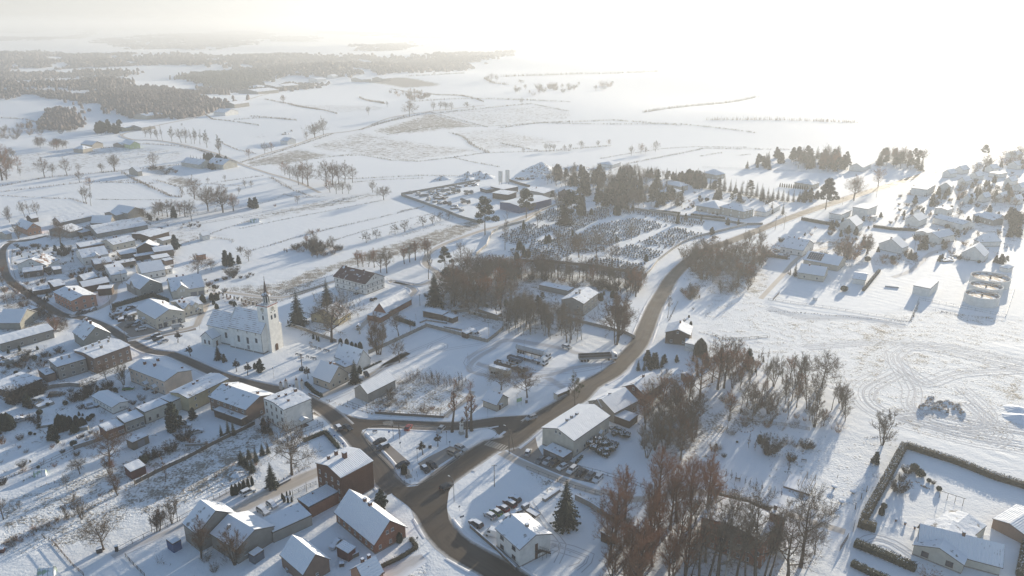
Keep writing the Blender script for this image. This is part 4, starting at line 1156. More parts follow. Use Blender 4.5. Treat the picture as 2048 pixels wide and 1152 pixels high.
# ---- far houses
far = [('U4',(715,485),(800,520),(850,495),4,'u',3.6,'cream','cream house left of the pair under the mistletoe poplars'),
   ('U4',(925,490),(985,520),(1030,490),4.5,'u',4,'cream','white house right of the pair under the mistletoe poplars'),
   ('U4',(215,560),(300,575),(345,570),4.2,'v',3.4,'beige','lone house with patchy dark roof beside the hedged field corner'),
   ('U4',(190,340),(240,362),(312,350),4.5,'u',3.2,'pgreen','pale green gabled house at the bend of the country road'),
   ('U4',(150,345),(180,362),(215,345),3,'v',2.0,'grey','low barn beside the pale green house'),
   ('U4',(1462,320),(1500,332),(1548,318),4,'u',3.2,'white','lone white farmhouse below the log stacks'),
   ('U4',(970,90),(1000,100),(1040,85),5,'u',4,'white','lone white house beside the country road near the forest'),
   ('U1',(895,668),(940,680),(1035,660),5,'v',2.5,'beige','long barn with orange wall in front of the forest'),
   ('U1',(770,735),(800,752),(865,728),5,'v',3.0,'yellow','yellow farmhouse beside the dark conifers'),
   ('U1',(870,742),(905,752),(945,738),4,'v',2.5,'grey','barn right of the yellow farmhouse'),
   ('U1',(560,850),(590,865),(625,850),4,'u',3.0,'beige','gabled house in the left hamlet'),
   ('U1',(480,885),(530,893),(580,880),4,'hip',3.0,'beige','hip roofed house in the left hamlet'),
   ('U1',(1615,512),(1650,520),(1690,510),6,'v',3.5,'grey','nearest roof of the hamlet at the forest corner'),
   ('U1',(1615,490),(1640,497),(1685,488),6,'hip',4.5,'grey','pointed roof in the hamlet at the forest corner'),
   ('U1',(1740,485),(1770,492),(1800,482),6,'v',3.5,'beige','middle house of the hamlet at the forest corner'),
   ('U1',(1800,480),(1825,487),(1860,476),6,'v',3.5,'beige','right hand house of the hamlet at the forest corner'),
   ('U1',(1470,595),(1500,605),(1550,590),6,'v',3.5,'grey','dark farm on the roadside left of the forest corner'),
   ('U2',(670,440),(710,446),(760,438),6,'v',3.5,'beige','left farm above the greenish field'),
   ('U2',(810,435),(850,441),(880,433),6,'v',3.5,'beige','right farm above the greenish field'),
   ('U2',(395,440),(430,448),(470,438),6,'v',3.0,'white','long white roofs at the foot of the forest'),
   ('U2',(500,420),(530,424),(555,418),6,'v',3.0,'white','small bright roof at the foot of the forest'),
   ('R1',(-20,350),(50,358),(95,345),3.5,'v',1.5,'beige','low building at the left edge behind the orange house'),
   ('R1',(1600,355),(1620,370),(1677,355),3,'v',1.2,'white','small white shed on the garden strips'),
   ('R1',(1540,515),(1580,527),(1657,518),3,'flat',0,'orange','small orange shed beside the bare bushes'),
   ('R1',(225,215),(250,230),(300,215),3,'v',2,'dwood','dark hut under the three bare trees at far left')]
for r,a,n,b,he,k,ri,w,lb in far:
  H(lb,'barn' if 'barn' in lb else 'shed' if 'shed' in lb or 'hut' in lb else 'farm' if 'farm ' in lb else 'house',r,a,n,b,he,k,ri,w,pane=False,L=(2,1)if w in('cream','white','pgreen')else(0,0),Rr=(2,1)if w in('cream','white','pgreen')else(0,0),base=0)
# ---- the church
def church():
  root = NO('church',None); COL.objects.link(root)
  p0 = G('R4',750,835); p1 = G('R4',485,775)
  e1 = (p1-p0).normalized()
  # local x runs from the tower to the chancel, y to the near (left) side; y = -e2
  rz = math.atan2(e1.y,e1.x)
  root.location = (p0.x,p0.y,0); root.rotation_euler = (0,0,rz)
  tag(root,'white church with square clock tower and slender dark spire','church')
  wm = wallm('church'); S = -1       # e2 (away) is local -y
  def bx(n,x0,x1,y0,y1,z0,z1,m=wm,par=root):
    mb = MB(); mb.box(x0,x1,min(y0,y1),max(y0,y1),z0,z1); return build(mb,n,[m],par)
  nl = 18.3; nw = 11.7
  tile = snow_roof('church_tile',(0.24,0.17,0.16),0.225,'Y',.45,.30)
  def gab(name,x0,x1,y0,y1,he,rise,over=.4,par=root):
    c = (y0+y1) / 2; h = abs(y1-y0) / 2
    mb = MB(); mb.extr([(c-h,0),(c+h,0),(c+h,he),(c,he+rise),(c-h,he)],'x',x0,x1)
    w = build(mb,name,[wm],root)
    sl = rise / h
    mb = MB(); mb.extr([(c-h-over,he-sl*over+.02),(c,he+rise+.02),(c+h+over,he-sl*over+.02),(c+h+over,he-sl*over+.2),(c,he+rise+.2),(c-h-over,he-sl*over+.2)],'x',x0-.3,x1+.3)
    rf = build(mb,name.replace('wall','roof'),[M_FASC],root)
    mb = MB(); mb.extr([(c-h-over,he-sl*over+.204),(c,he+rise+.204),(c+h+over,he-sl*over+.204),(c+h+over,he-sl*over+.34),(c,he+rise+.34),(c-h-over,he-sl*over+.34)],'x',x0-.26,x1+.26)
    build(mb,'snow_cover',[tile],rf)
    BX('plinth',M_CHIMG,root,x0-.05,x1+.05,c-h-.08,c+h+.08,-.1,.6)
    return w
  gab('nave_wall',0,nl,0,-nw,9.6,6.6)
  gab('chancel_wall',nl+.01,31.5,-1.1,-nw+1.1,7.8,5.0)
  # raised parapet gable between nave and chancel
  mb = MB(); c = -nw / 2; mb.extr([(c-nw/2-.5,9.2),(c,17.0),(c+nw/2+.5,9.2),(c+nw/2+.5,8.8),(c-nw/2-.5,8.8)],'x',nl-.25,nl+.3); build(mb,'parapet',[M_FRAME],root)
  # sacristy
  mb = MB(); x0,x1,y0,y1 = 24.5,31.0,3.6,-1.0
  cx = (x0+x1) / 2
  mb.extr([(x0,0),(x1,0),(x1,4.0),(cx,6.6),(x0,4.0)],'y',y1,y0); build(mb,'sacristy_wall',[wm],root)
  mb = MB(); mb.extr([(x0-.3,3.8),(cx,6.66),(x1+.3,3.8),(x1+.3,3.95),(cx,6.82),(x0-.3,3.95)],'y',y1,y0+.3); rf = build(mb,'sacristy_roof',[M_FASC],root)
  mb = MB(); mb.extr([(x0-.28,3.954),(cx,6.824),(x1+.28,3.954),(x1+.28,4.1),(cx,6.98),(x0-.28,4.1)],'y',y1,y0+.26); build(mb,'snow_cover',[M_SNOWR],rf)
  for x in (cx-1.2,cx+1.2): add_window(root,x,y0+.0,2.0,math.pi,.9,1.7,True,True)
  BX('side_door',M_DOOR,root,x0-.05,x0+.02,.8,1.8,0,2.3)
  mb = MB(); mb.cyl(cx,y0+.04,0,.02,.4,12)
  # windows of the nave and chancel, buttress strips
  for i,x in enumerate((3.2,8.0,13.0)):
    mb = MB(); z0,z1 = (3.4,6.2) if i != 0 else (4.6,6.6)
    mb.box(x-.6,x+.6,-.02,.05,z0,z1); mb.box(x-.6,x+.6,-nw-.05,-nw+.02,z0,z1); build(mb,'nave_window',[M_GLASS],root)
    mb = MB(); mb.box(x-.5,x+.5,.0,.06,7.9,8.0); mb.box(x-.35,x+.35,.0,.05,8.2,9.0); build(mb,'blind_niche',[wallm('beige')],root)
  BX('nave_window',M_METAL,root,7.4,8.6,-.02,.05,.9,2.6)
  BX('chancel_window',M_GLASS,root,20.6,21.8,-1.12,-1.03,3.2,5.8)
  for x in (5.6,10.5,15.5,0.2):
    BX('pilaster',wm,root,x-.15,x+.15,0,.12,0,9.3)
  mb = MB(); mb.cyl(.1,.15,0,9.2,.08,6); build(mb,'rain_pipe',[M_FASC],root)
  # tower: stands half in front of the west wall
  tw,td = 5.6,6.0
  tx0,tx1 = -2.0,-2.0 + tw
  ty1 = -(nw-td) / 2; ty0 = ty1 - td
  TH = 20.3
  mb = MB(); mb.box(tx0,tx1,ty0,ty1,0,TH); tower = build(mb,'tower',[wm],root)
  BX('cornice',plain('cornice_red',(0.32,0.10,0.07),0.8),tower,tx0-.15,tx1+.15,ty0-.15,ty1+.15,TH+.003,TH+.28)
  BX('snow_cover',M_SNOWR,tower,tx0,tx1,ty0,ty1,TH+.284,TH+.40)
  cxx,cyy = (tx0+tx1) / 2,(ty0+ty1) / 2
  mb = MB()
  cs = [(tx0,ty0),(tx1,ty0),(tx1,ty1),(tx0,ty1)]
  for i in range(4):
    a,b = cs[i],cs[(i+1)%4]
    for z in (.65,1.05,1.45): mb.tube([(a[0],a[1],TH+z),(b[0],b[1],TH+z)],[.035,.035],4)
    for k in range(6):
      x = a[0] + (b[0]-a[0]) * k / 6; y = a[1] + (b[1]-a[1]) * k / 6
      mb.cyl(x,y,TH+.28,TH+(1.9 if k==0 else 1.5),.05 if k==0 else .025,5)
  build(mb,'railing',[M_FASC],tower)
  def octo(r): return [(cxx+r*math.cos(math.pi/4*i+math.pi/8),cyy+r*math.sin(math.pi/4*i+math.pi/8))for i in range(8)]
  mb = MB(); mb.prism(octo(1.55),TH+.405,TH+1.0); mb.prism(octo(1.4),TH+3.6,TH+3.9)
  for x,y in octo(1.3): mb.cyl(x,y,TH+1.0,TH+3.6,.2,6)
  lan = build(mb,'lantern',[M_FRAME],tower)
  mb = MB(); mb.prism(octo(1.12),TH+1.0,TH+3.58); build(mb,'louvres',[M_GLASS],lan)
  mb = MB(); z = TH + 3.92
  prof = [(2.05,z),(1.75,z+.5),(1.0,z+1.1),(.8,z+1.6),(.45,z+4.2),(.12,z+6.6),(.1,z+7.0)]
  n = 8; vs = []
  for r_,zz in prof: vs += [(cxx+r_*math.cos(math.pi/4*i+math.pi/8),cyy+r_*math.sin(math.pi/4*i+math.pi/8),zz)for i in range(n)]
  fs = [(k*n+i,k*n+(i+1)%n,(k+1)*n+(i+1)%n,(k+1)*n+i)for k in range(len(prof)-1)for i in range(n)]
  fs += [tuple(range(n-1,-1,-1)),tuple((len(prof)-1)*n+i for i in range(n))]
  mb.add(vs,fs)
  spm = snow_roof('spire',(0.10,0.075,0.065),0.62)
  sp_ = build(mb,'spire',[spm],tower)
  mb = MB(); mb.cyl(cxx,cyy,z+6.9,z+8.6,.05,5); mb.box(cxx-.04,cxx+.04,cyy-.4,cyy+.4,z+7.9,z+8.0)
  mb.tube([(cxx,cyy,z+6.9),(cxx,cyy,z+7.1),(cxx,cyy,z+7.3)],[.08,.25,.08],8); build(mb,'cross',[M_FASC],sp_)
  # clocks, bell windows and door on the west face (-x) and south face (+y)
  def face(side):
    mats = []
    def put(name,w_,zc,h_,off,m,arch=False,disc=False):
      mb = MB()
      if disc:
        for k in range(1):
          pr = [(off+w_/2*math.cos(2*math.pi*i/20),zc+w_/2*math.sin(2*math.pi*i/20))for i in range(20)]
      elif arch:
        pr = [(off-w_/2,zc-h_/2),(off+w_/2,zc-h_/2)] + [(off+w_/2*math.cos(math.pi*i/8),zc+h_/2-w_/2+w_/2*math.sin(math.pi*i/8))for i in range(9)]
      else: pr = [(off-w_/2,zc-h_/2),(off+w_/2,zc-h_/2),(off+w_/2,zc+h_/2),(off-w_/2,zc+h_/2)]
      if side == 'W': mb.extr([(cyy+p,q)for p,q in pr],'x',tx0-.05,tx0+.03)
      else: mb.extr([(cxx+p,q)for p,q in pr],'y',ty1-.03,ty1+.05)
      return build(mb,name,[m],tower)
    ck = put('clock_face',1.9,TH-1.5,0,0,plain('clock_cream',(0.55,0.52,0.44),0.7,0.05),disc=True)
    mb = MB()
    def hand(ang,l,w_):
      c_,s_ = math.cos(ang),math.sin(ang)
      q = [(-s_*w_,c_*w_),(s_*w_,-c_*w_),(c_*l+s_*w_,s_*l-c_*w_),(c_*l-s_*w_,s_*l+c_*w_)]
      if side == 'W': mb.extr([(cyy+p,TH-1.5+z_)for p,z_ in q],'x',tx0-.09,tx0-.055)
      else: mb.extr([(cxx+p,TH-1.5+z_)for p,z_ in q],'y',ty1+.055,ty1+.09)
    hand(math.pi/2,.8,.05); hand(.3,.5,.06)
    for k in range(12):
      c_,s_ = math.cos(k*math.pi/6),math.sin(k*math.pi/6)
      q = [(c_*.84-s_*.04,s_*.84+c_*.04),(c_*.84+s_*.04,s_*.84-c_*.04),(c_*.68+s_*.04,s_*.68-c_*.04),(c_*.68-s_*.04,s_*.68+c_*.04)]
      if side == 'W': mb.extr([(cyy+p,TH-1.5+z_)for p,z_ in q],'x',tx0-.085,tx0-.055)
      else: mb.extr([(cxx+p,TH-1.5+z_)for p,z_ in q],'y',ty1+.055,ty1+.085)
    build(mb,'clock_hands',[M_FASC],ck)
    if side == 'W':
      for off in (-1.0,1.0):
        put('bell_window',.8,TH-5.0,1.9,off,M_GLASS,arch=True)
        put('small_vent',.7,TH-2.9,.35,off,M_GLASS)
      put('tower_door',1.8,1.55,3.1,0,M_DOOR,arch=True)
    else:
      put('bell_window',.8,TH-5.0,1.9,0,M_GLASS,arch=True)
      put('small_vent',.7,TH-2.9,.35,0,M_GLASS)
  face('W'); face('S')
  # sunlit buttress on the far side of the tower
  mb = MB(); mb.extr([(tx0+.2,0),(tx1,0),(tx1,11.5),(tx0+.2,11.0)],'y',ty0-1.3,ty0); build(mb,'buttress',[wm],root)
church()
for x,y in ((1560,560),(1660,520),(1780,460),(1930,560),(2010,610),(1600,700),(1720,690),(1860,690),(1980,710),(1540,470),(1440,500)):
  H('pale snow roofed house almost lost in the bright haze','house','T6',(x-38,y),(x+20,y+12),(x+56,y-4),4,'v',3,'white',pane=False,L=(2,1),Rr=(2,1))['group'] = 'hazy houses at the far right'
# ------------------------------------------------------------------ trees and other plants
def bare_tree(seed,H_=10.0,spread=0.55,stem=0.35,stems=1,limbs=12,thin=1.0,twigm=None,barkm=None,mist=0,fine=1.0,up=0.35,name='bare_tree'):
  rnd = random.Random(seed)
  tr = MB(); cr = MB()
  R0 = H_ * 0.022 * thin
  tv = []; tf = []
  def twig(p,d,L,w):
    q = p + d * L
    s = Vector((rnd.gauss(0,1),rnd.gauss(0,1),rnd.gauss(0,1))).cross(d)
    if s.length < 1e-4: return q
    s.normalize()
    n = len(tv)
    tv.extend([tuple(p+s*w),tuple(p-s*w),tuple(q)])
    tf.append((n,n+1,n+2))
    return q
  def rdir(d,spreadf,upf=0.12):
    v = d + Vector((rnd.gauss(0,1),rnd.gauss(0,1),rnd.gauss(0,1))) * spreadf
    v.z += upf
    return v.normalized()
  def branch(p,d,L,r,lev):
    pts = [p]; rs = [r]
    k = 3 if lev else 4
    for i in range(k):
      d = rdir(d,0.13 if lev<2 else .2,up*0.3)
      p = p + d * (L/k)
      pts.append(p); rs.append(max(.012,r*(1-0.78*(i+1)/k)))
      if lev >= 1:
        nsub = 2
        for _ in range(nsub):
          dd = rdir(d,0.62,up*.4)
          if lev < 3: branch(p,dd,L*rnd.uniform(.38,.6),rs[-1]*.7,lev+1)
    if lev <= 1:
      tr.tube(pts,rs,5 if lev==0 else 4,cap=False)
    else:
      for i in range(k):
        twig(pts[i],(pts[i+1]-pts[i]).normalized(),(pts[i+1]-pts[i]).length*1.1,max(rs[i],.022))
    if lev >= 2:
      for i in range(1,k+1):
        for _ in range(int(3*fine)if lev==2 else int(3*fine)):
          dd = rdir(d,0.7,up*.5)
          q = twig(pts[i],dd,L*rnd.uniform(.35,.8),.017*max(1,H_/12))
  for s in range(stems):
    a0 = rnd.uniform(0,6.28)
    lean = 0.0 if stems == 1 else 0.22
    d = Vector((math.cos(a0)*lean,math.sin(a0)*lean,1)).normalized()
    p = Vector((math.cos(a0),math.sin(a0),0)) * (0.25*(stems>1))
    n = 8; pts = [p]; rs = [R0*(1.25 if stems==1 else .8)]
    top = H_ * rnd.uniform(.78,.85)
    for i in range(1,n+1):
      d = rdir(d,.05,.05)
      p = p + d * (top/n)
      pts.append(p); rs.append(R0*(1-.85*i/n)*(1 if stems==1 else .7)+.02)
    tr.tube(pts,rs,6,cap=False)
    m = limbs // stems + 1
    for i in range(m):
      t = stem + (1-stem) * (i/m) ** 0.9
      k = t * n; j = min(n-1,int(k)); q = pts[j].lerp(pts[j+1],k-j)
      a = i * 2.4 + rnd.uniform(-.4,.4)
      dd = Vector((math.cos(a),math.sin(a),up+rnd.uniform(0,.5))).normalized()
      L = H_ * spread * rnd.uniform(.6,1.0) * (1.0-0.55*(t-stem)/(1-stem))
      branch(q,dd,L,rs[j]*.55,1)
    branch(pts[-1],Vector((0,0,1)),H_*.2,rs[-1],1)
  cr.v = tv; cr.f = tf; cr.m = [0] * len(tf)
  tm = tr.mesh('trunk',[barkm or M_BARK]); cm_ = cr.mesh('crown',[twigm or M_TWIG])
  mm = None
  if mist:
    b = MB()
    for _ in range(mist):
      p = Vector(rnd.choice(tv)); 
      if p.z < H_ * .45: continue
      blob(b,p,.45*H_/12,rnd,40)
    mm = b.mesh('mistletoe',[M_MIST])
  return tm,cm_,mm
def blob(mb,c,r,rnd,n,flat=1.0,leaf=.35):
  for _ in range(n):
    v = Vector((rnd.gauss(0,1),rnd.gauss(0,1),rnd.gauss(0,1))).normalized()
    p = c + Vector((v.x*r,v.y*r,v.z*r*flat)) * rnd.uniform(.7,1.0)
    a = v.orthogonal().normalized(); b = v.cross(a)
    t = rnd.uniform(0,6.28); l = r * leaf * rnd.uniform(.7,1.3)
    x = (a*math.cos(t)+b*math.sin(t)+v*rnd.uniform(-.5,.5)) * l; y = (b*math.cos(t)-a*math.sin(t)) * l
    n0 = len(mb.v)
    mb.add([tuple(p-x),tuple(p+x*.9+y),tuple(p+x*.5-y)],[(0,1,2)])
def needle_tree(seed,H_=10,R=2.2,kind='spruce'):
  rnd = random.Random(seed)
  tr = MB(); cr = MB()
  tr.tube([(0,0,0),(0,0,H_*.5),(0,0,H_*.97)],[H_*.018,H_*.012,.02],6,cap=False)
  if kind == 'spruce':
    z = H_ * .07; 
    while z < H_ * .985:
      t = z / H_
      L = R * (1-t) ** .82 + .08
      nb = max(5,int(6+7*(1-t)))
      a0 = rnd.uniform(0,6.28)
      for i in range(nb):
        a = a0 + 6.283 * i / nb + rnd.uniform(-.2,.2)
        l = L * rnd.uniform(.6,1.25)
        o = Vector((math.cos(a),math.sin(a),0)); s = Vector((-o.y,o.x,0))
        p0 = Vector((0,0,z+.1)); droop = -.28 * l
        m = 4
        for k in range(m):
          f0 = k / m; f1 = (k+1.25) / m
          pa = p0 + o * (l*f0) + Vector((0,0,droop*f0**1.4)); pb = p0 + o * (l*min(1,f1)) + Vector((0,0,droop*min(1,f1)**1.4+.06*l))
          w = l * .26 * (1-f0*.6)
          for sg in (-1,1):
            tip = pb.lerp(pa,.3) + s * sg * w + Vector((0,0,-w*rnd.uniform(.25,.9)))
            cr.add([tuple(pa),tuple(tip),tuple(pb)],[(0,1,2)])
      z += H_ * .034 + .05
  elif kind == 'thuja':
    n = 420
    for _ in range(n):
      t = rnd.random() ** .8
      r = R * (math.sin(math.pi*min(1,(1-t)*1.15+.02))**.5 if t>.6 else 1) * (1-t*.35) * (1 if t<.6 else(1-(t-.6)/.42)**.55+.0)
      a = rnd.uniform(0,6.28)
      c = Vector((math.cos(a)*r,math.sin(a)*r,.1+t*H_*.96))
      l = .16 + H_ * .03
      o = Vector((math.cos(a),math.sin(a),0)); s = Vector((-o.y,o.x,0))
      cr.add([tuple(c-s*l*.6),tuple(c+s*l*.6),tuple(c+o*rnd.uniform(.02,.15)+Vector((0,0,l*2)))],[(0,1,2)])
      cr.add([tuple(c-o*l*.4),tuple(c+s*l*.5+o*.1),tuple(c+Vector((0,0,l*1.6)))],[(0,1,2)])
    for k in range(4):
      cr.cyl(0,0,k*H_*.22,(k+1)*H_*.22,R*(.8-k*.12),7)
  elif kind == 'pine':
    for i in range(16):
      t = .42 + .56 * (i/15)
      a = i * 2.4; r = R * (1.15-t) * rnd.uniform(.6,1.1) * 1.5
      c = Vector((math.cos(a)*r,math.sin(a)*r,H_*t+rnd.uniform(-.3,.3)))
      tr.tube([(0,0,H_*(t-.06)),tuple(c)],[H_*.006,.02],4,cap=False)
      blob(cr,c,R*rnd.uniform(.35,.5),rnd,130,.6,.17)
  elif kind == 'bushy':
    for i in range(40):
      t = .06 + .9 * (i/39)
      a = i * 2.4; r = R * (1-t*.85) * rnd.uniform(.25,1.1); q = rnd.uniform(.2,.42) * (1.1-t*.5)
      blob(cr,Vector((math.cos(a)*r,math.sin(a)*r,H_*t)),R*q,rnd,60,.8,.32)
  return tr.mesh('trunk',[M_BARK]),cr.mesh('crown',[{'spruce':M_NEEDLE,'thuja':M_THUJA,'pine':M_PINE,'bushy':M_NEEDLE}[kind]])
def bush_mesh(seed,H_=2.0,R=1.6,n=60,m=None,fine=5):
  rnd = random.Random(seed); b = MB()
  for _ in range(n):
    a = rnd.uniform(0,6.28); r = rnd.random() ** .5 * R * .35
    p = Vector((math.cos(a)*r,math.sin(a)*r,0)); d = Vector((math.cos(a)*.55,math.sin(a)*.55,1)).normalized()
    L = H_ * rnd.uniform(.6,1.05); w = .022
    for k in range(3):
      d2 = (d+Vector((rnd.gauss(0,.22),rnd.gauss(0,.22),0))).normalized()
      q = p + d2 * L / 3
      s = d2.orthogonal().normalized()
      b.add([tuple(p+s*w),tuple(p-s*w),tuple(q)],[(0,1,2)])
      for _ in range(fine):
        dd = (d2+Vector((rnd.gauss(0,.7),rnd.gauss(0,.7),rnd.gauss(.1,.4)))).normalized()
        e = q + dd * L * rnd.uniform(.12,.3)
        s2 = dd.orthogonal().normalized() * .016
        b.add([tuple(q+s2),tuple(q-s2),tuple(e)],[(0,1,2)])
      p = q
  return b.mesh('bush',[m or M_TWIG])
PROTO = {}
def proto(kind,meshes):
  PROTO.setdefault(kind,[]).append(meshes)
for s in range(4): proto('bare',(*bare_tree(10+s,12,.50,.26,1,15,twigm=(M_TWIG,M_TWIGG,M_TWIG,M_TWIGR)[s]),12.0))
for s in range(2): proto('round',(*bare_tree(30+s,10,.62,.30,1,17,1.2,fine=1.6,up=.2,twigm=(M_TWIG,M_TWIGG)[s]),10.0))
for s in range(3): proto('red',(*bare_tree(40+s,14,.45,.34,1,16,1.25,fine=1.5,up=.6,twigm=M_TWIGR),14.0))
for s in range(2): proto('grey',(*bare_tree(50+s,12,.44,.30,1,14,.9,fine=1.3,twigm=M_TWIGG),12.0))
for s in range(3): proto('slim',(*bare_tree(60+s,11,.20,.45,1,9,.62,fine=.9,up=.8,twigm=M_TWIGG,barkm=(M_BARK,M_BIRCH,M_BARK)[s]),11.0))
for s in range(2): proto('multi',(*bare_tree(70+s,9,.42,.2,4,16,.8,fine=1.2,up=.6,twigm=(M_TWIG,M_TWIGG)[s]),9.0))
proto('mist',(*bare_tree(80,16,.34,.25,1,14,.8,mist=16,twigm=M_TWIGG,up=.6),16.0))
proto('lollard',(*bare_tree(81,14,.16,.5,1,11,1.5,fine=1.2,up=.6,twigm=M_TWIGR),14.0))
proto('dead',(*bare_tree(83,5,.62,.35,1,8,1.6,fine=1.0,up=.1,mist=14,twigm=M_TWIGD),5.0))
proto('sapling',(*bare_tree(85,4,.2,.2,1,7,.5,fine=.6,up=.8),4.0))
proto('globe',(*bare_tree(86,3.6,.30,.55,1,18,1.5,fine=2.6,up=.1,twigm=M_TWIGD),3.6))
for s in range(2): proto('spruce',(*needle_tree(90+s,12,3.0),None,12.0))
proto('slimspruce',(*needle_tree(93,9,1.5),None,9.0))
proto('thuja',(*needle_tree(94,3.2,.55,'thuja'),None,3.2))
proto('thujafat',(*needle_tree(95,3.0,1.1,'thuja'),None,3.0))
for s in range(2): proto('pine',(*needle_tree(96+s,12,3.4,'pine'),None,12.0))
proto('bushy',(*needle_tree(98,6,2.2,'bushy'),None,6.0))
for s in range(3): proto('bush',(None,bush_mesh(100+s,2.0,1.7,60,(M_TWIG,M_TWIGG,M_TWIGR)[s]),None,2.0))
proto('darkbush',(None,bush_mesh(104,2.0,1.8,120,M_TWIGD,9),None,2.0))
proto('shoots',(None,bush_mesh(105,3.0,2.2,26,M_TWIG,3),None,3.0))
mb = MB(); blob(mb,Vector((0,0,.7)),.8,random.Random(3),420,.85,.16); blob(mb,Vector((0,0,.7)),.6,random.Random(4),160,.85,.3)
proto('clipped',(None,mb.mesh('bush',[M_THUJA]),None,1.5))
mb = MB()
for i in range(9):
  a = i * 2.4; c = Vector((math.cos(a)*(.4+i*.16),math.sin(a)*(.4+i*.16),.5+.3*(i%3)))
  blob(mb,c,.75,random.Random(i),120,.6,.2)
nd_ = len(mb.f)
for i in range(9):
  a = i * 2.4; c = Vector((math.cos(a)*(.4+i*.16),math.sin(a)*(.4+i*.16),.78+.3*(i%3)))
  blob(mb,c,.55,random.Random(i+50),26,.3,.3)
mb.m = [0] * nd_ + [1] * (len(mb.f)-nd_)
proto('snowjuniper',(None,mb.mesh('bush',[M_THUJA,M_SNOWL]),None,1.8))
RND = random.Random(7)
NAMES = {'spruce':'spruce','slimspruce':'spruce','thuja':'thuja','thujafat':'thuja','pine':'pine_tree','bushy':'evergreen_tree','bush':'bush',
    'darkbush':'bush','shoots':'bush','clipped':'bush','snowjuniper':'bush','sapling':'young_tree','globe':'ball_crowned_tree'}
def plant(kind,pos,h,label,group=None,small=False,wide=1.0):
  vi = RND.randrange(len(PROTO[kind])); h0 = PROTO[kind][vi][3]
  s = h / h0
  w = s * RND.uniform(.9,1.12) * wide
  nm = NAMES.get(kind,'bare_tree')
  PLANTS.append((nm,kind,vi,(pos.x,pos.y,pos.z-.03),(w,w,s),RND.uniform(0,6.28),label,group,h/math.hypot(pos.x,pos.y)))
PLANTS = []
def put_plants():
  kinds = {}
  for p in PLANTS: kinds.setdefault(p[0],[]).append(p)
  for nm,L in kinds.items():
    L.sort(key=lambda p:-p[8])
    cat = {'bush':'bush','thuja':'thuja','spruce':'spruce'}.get(nm,'tree')
    for _,kind,vi,loc,sc,rz,label,group,_s in L[:300]:
      tm,cm_,mm,h0 = PROTO[kind][vi]
      if tm is None: o = link(nm,cm_)
      else:
        o = NO(nm,None); COL.objects.link(o)
        link('trunk',tm,o); link('crown',cm_,o)
        if mm: link('mistletoe',mm,o)
      o.location = loc; o.scale = sc; o.rotation_euler = (0,0,rz)
      tag(o,label,cat,group)
    if len(L) > 300: scatter(nm,L[300:])
def scatter(nm,L):
  """the smaller rest of a kind: one object, its plants placed by geometry nodes on its points"""
  keys = sorted({(p[1],p[2])for p in L})
  col = bpy.data.collections.new('kinds_of_'+nm)
  for i,k in enumerate(keys):
    tm,cm_,mm,h0 = PROTO[k[0]][k[1]]
    bm = bmesh.new()
    mats = []
    for me in (tm,cm_,mm):
      if me is None: continue
      n = len(bm.faces); bm.from_mesh(me); bm.faces.ensure_lookup_table()
      for f in bm.faces[n:]: f.material_index += len(mats)
      mats += list(me.materials)
    me = bpy.data.meshes.new('k%03d'%i); bm.to_mesh(me); bm.free()
    for m in mats: me.materials.append(m)
    col.objects.link(NO('k%03d'%i,me))
  me = bpy.data.meshes.new(nm+'_points')
  me.vertices.add(len(L)); me.vertices.foreach_set('co',[c for p in L for c in p[3]])
  for n,t,v in (('ki','INT',[keys.index((p[1],p[2]))for p in L]),('ro','FLOAT_VECTOR',[c for p in L for c in(0,0,p[5])]),('sc','FLOAT_VECTOR',[c for p in L for c in p[4]])):
    me.attributes.new(n,t,'POINT').data.foreach_set('vector' if t=='FLOAT_VECTOR' else 'value',v)
  g = bpy.data.node_groups.new('scatter_'+nm,'GeometryNodeTree')
  g.interface.new_socket('Geometry',in_out='INPUT',socket_type='NodeSocketGeometry')
  g.interface.new_socket('Geometry',in_out='OUTPUT',socket_type='NodeSocketGeometry')
  gi = g.nodes.new('NodeGroupInput'); go = g.nodes.new('NodeGroupOutput')
  ip = g.nodes.new('GeometryNodeInstanceOnPoints'); ci = g.nodes.new('GeometryNodeCollectionInfo')
  ci.inputs['Collection'].default_value = col; ci.inputs['Separate Children'].default_value = True; ci.inputs['Reset Children'].default_value = True
  ip.inputs['Pick Instance'].default_value = True
  def at(n,t):
    a = g.nodes.new('GeometryNodeInputNamedAttribute'); a.data_type = t; a.inputs['Name'].default_value = n
    return a.outputs['Attribute']
  g.links.new(gi.outputs[0],ip.inputs['Points']); g.links.new(ci.outputs[0],ip.inputs['Instance'])
  g.links.new(at('ki','INT'),ip.inputs['Instance Index']); g.links.new(at('ro','FLOAT_VECTOR'),ip.inputs['Rotation']); g.links.new(at('sc','FLOAT_VECTOR'),ip.inputs['Scale'])
  g.links.new(ip.outputs[0],go.inputs[0])
  o = link(nm+'s',me); o.modifiers.new('scatter','NODES').node_group = g
  tag(o,'the many smaller '+nm.replace('_',' ')+'s of the woods, hedgerows and far fields',None,kind='stuff')
def T(kind,r,x,y,ty,label,group=None,wide=1.0):
  p = G(r,x,y)
  return plant(kind,p,max(.6,height_of(p,r,ty)),label,group,wide=wide)
def many(kinds,r,spots,label,group=None,wide=1.0):
  if group is None and len(spots) > 1: group = label
  for i,s in enumerate(spots):
    T(kinds[i%len(kinds)],r,s[0],s[1],s[2],label,group,wide)
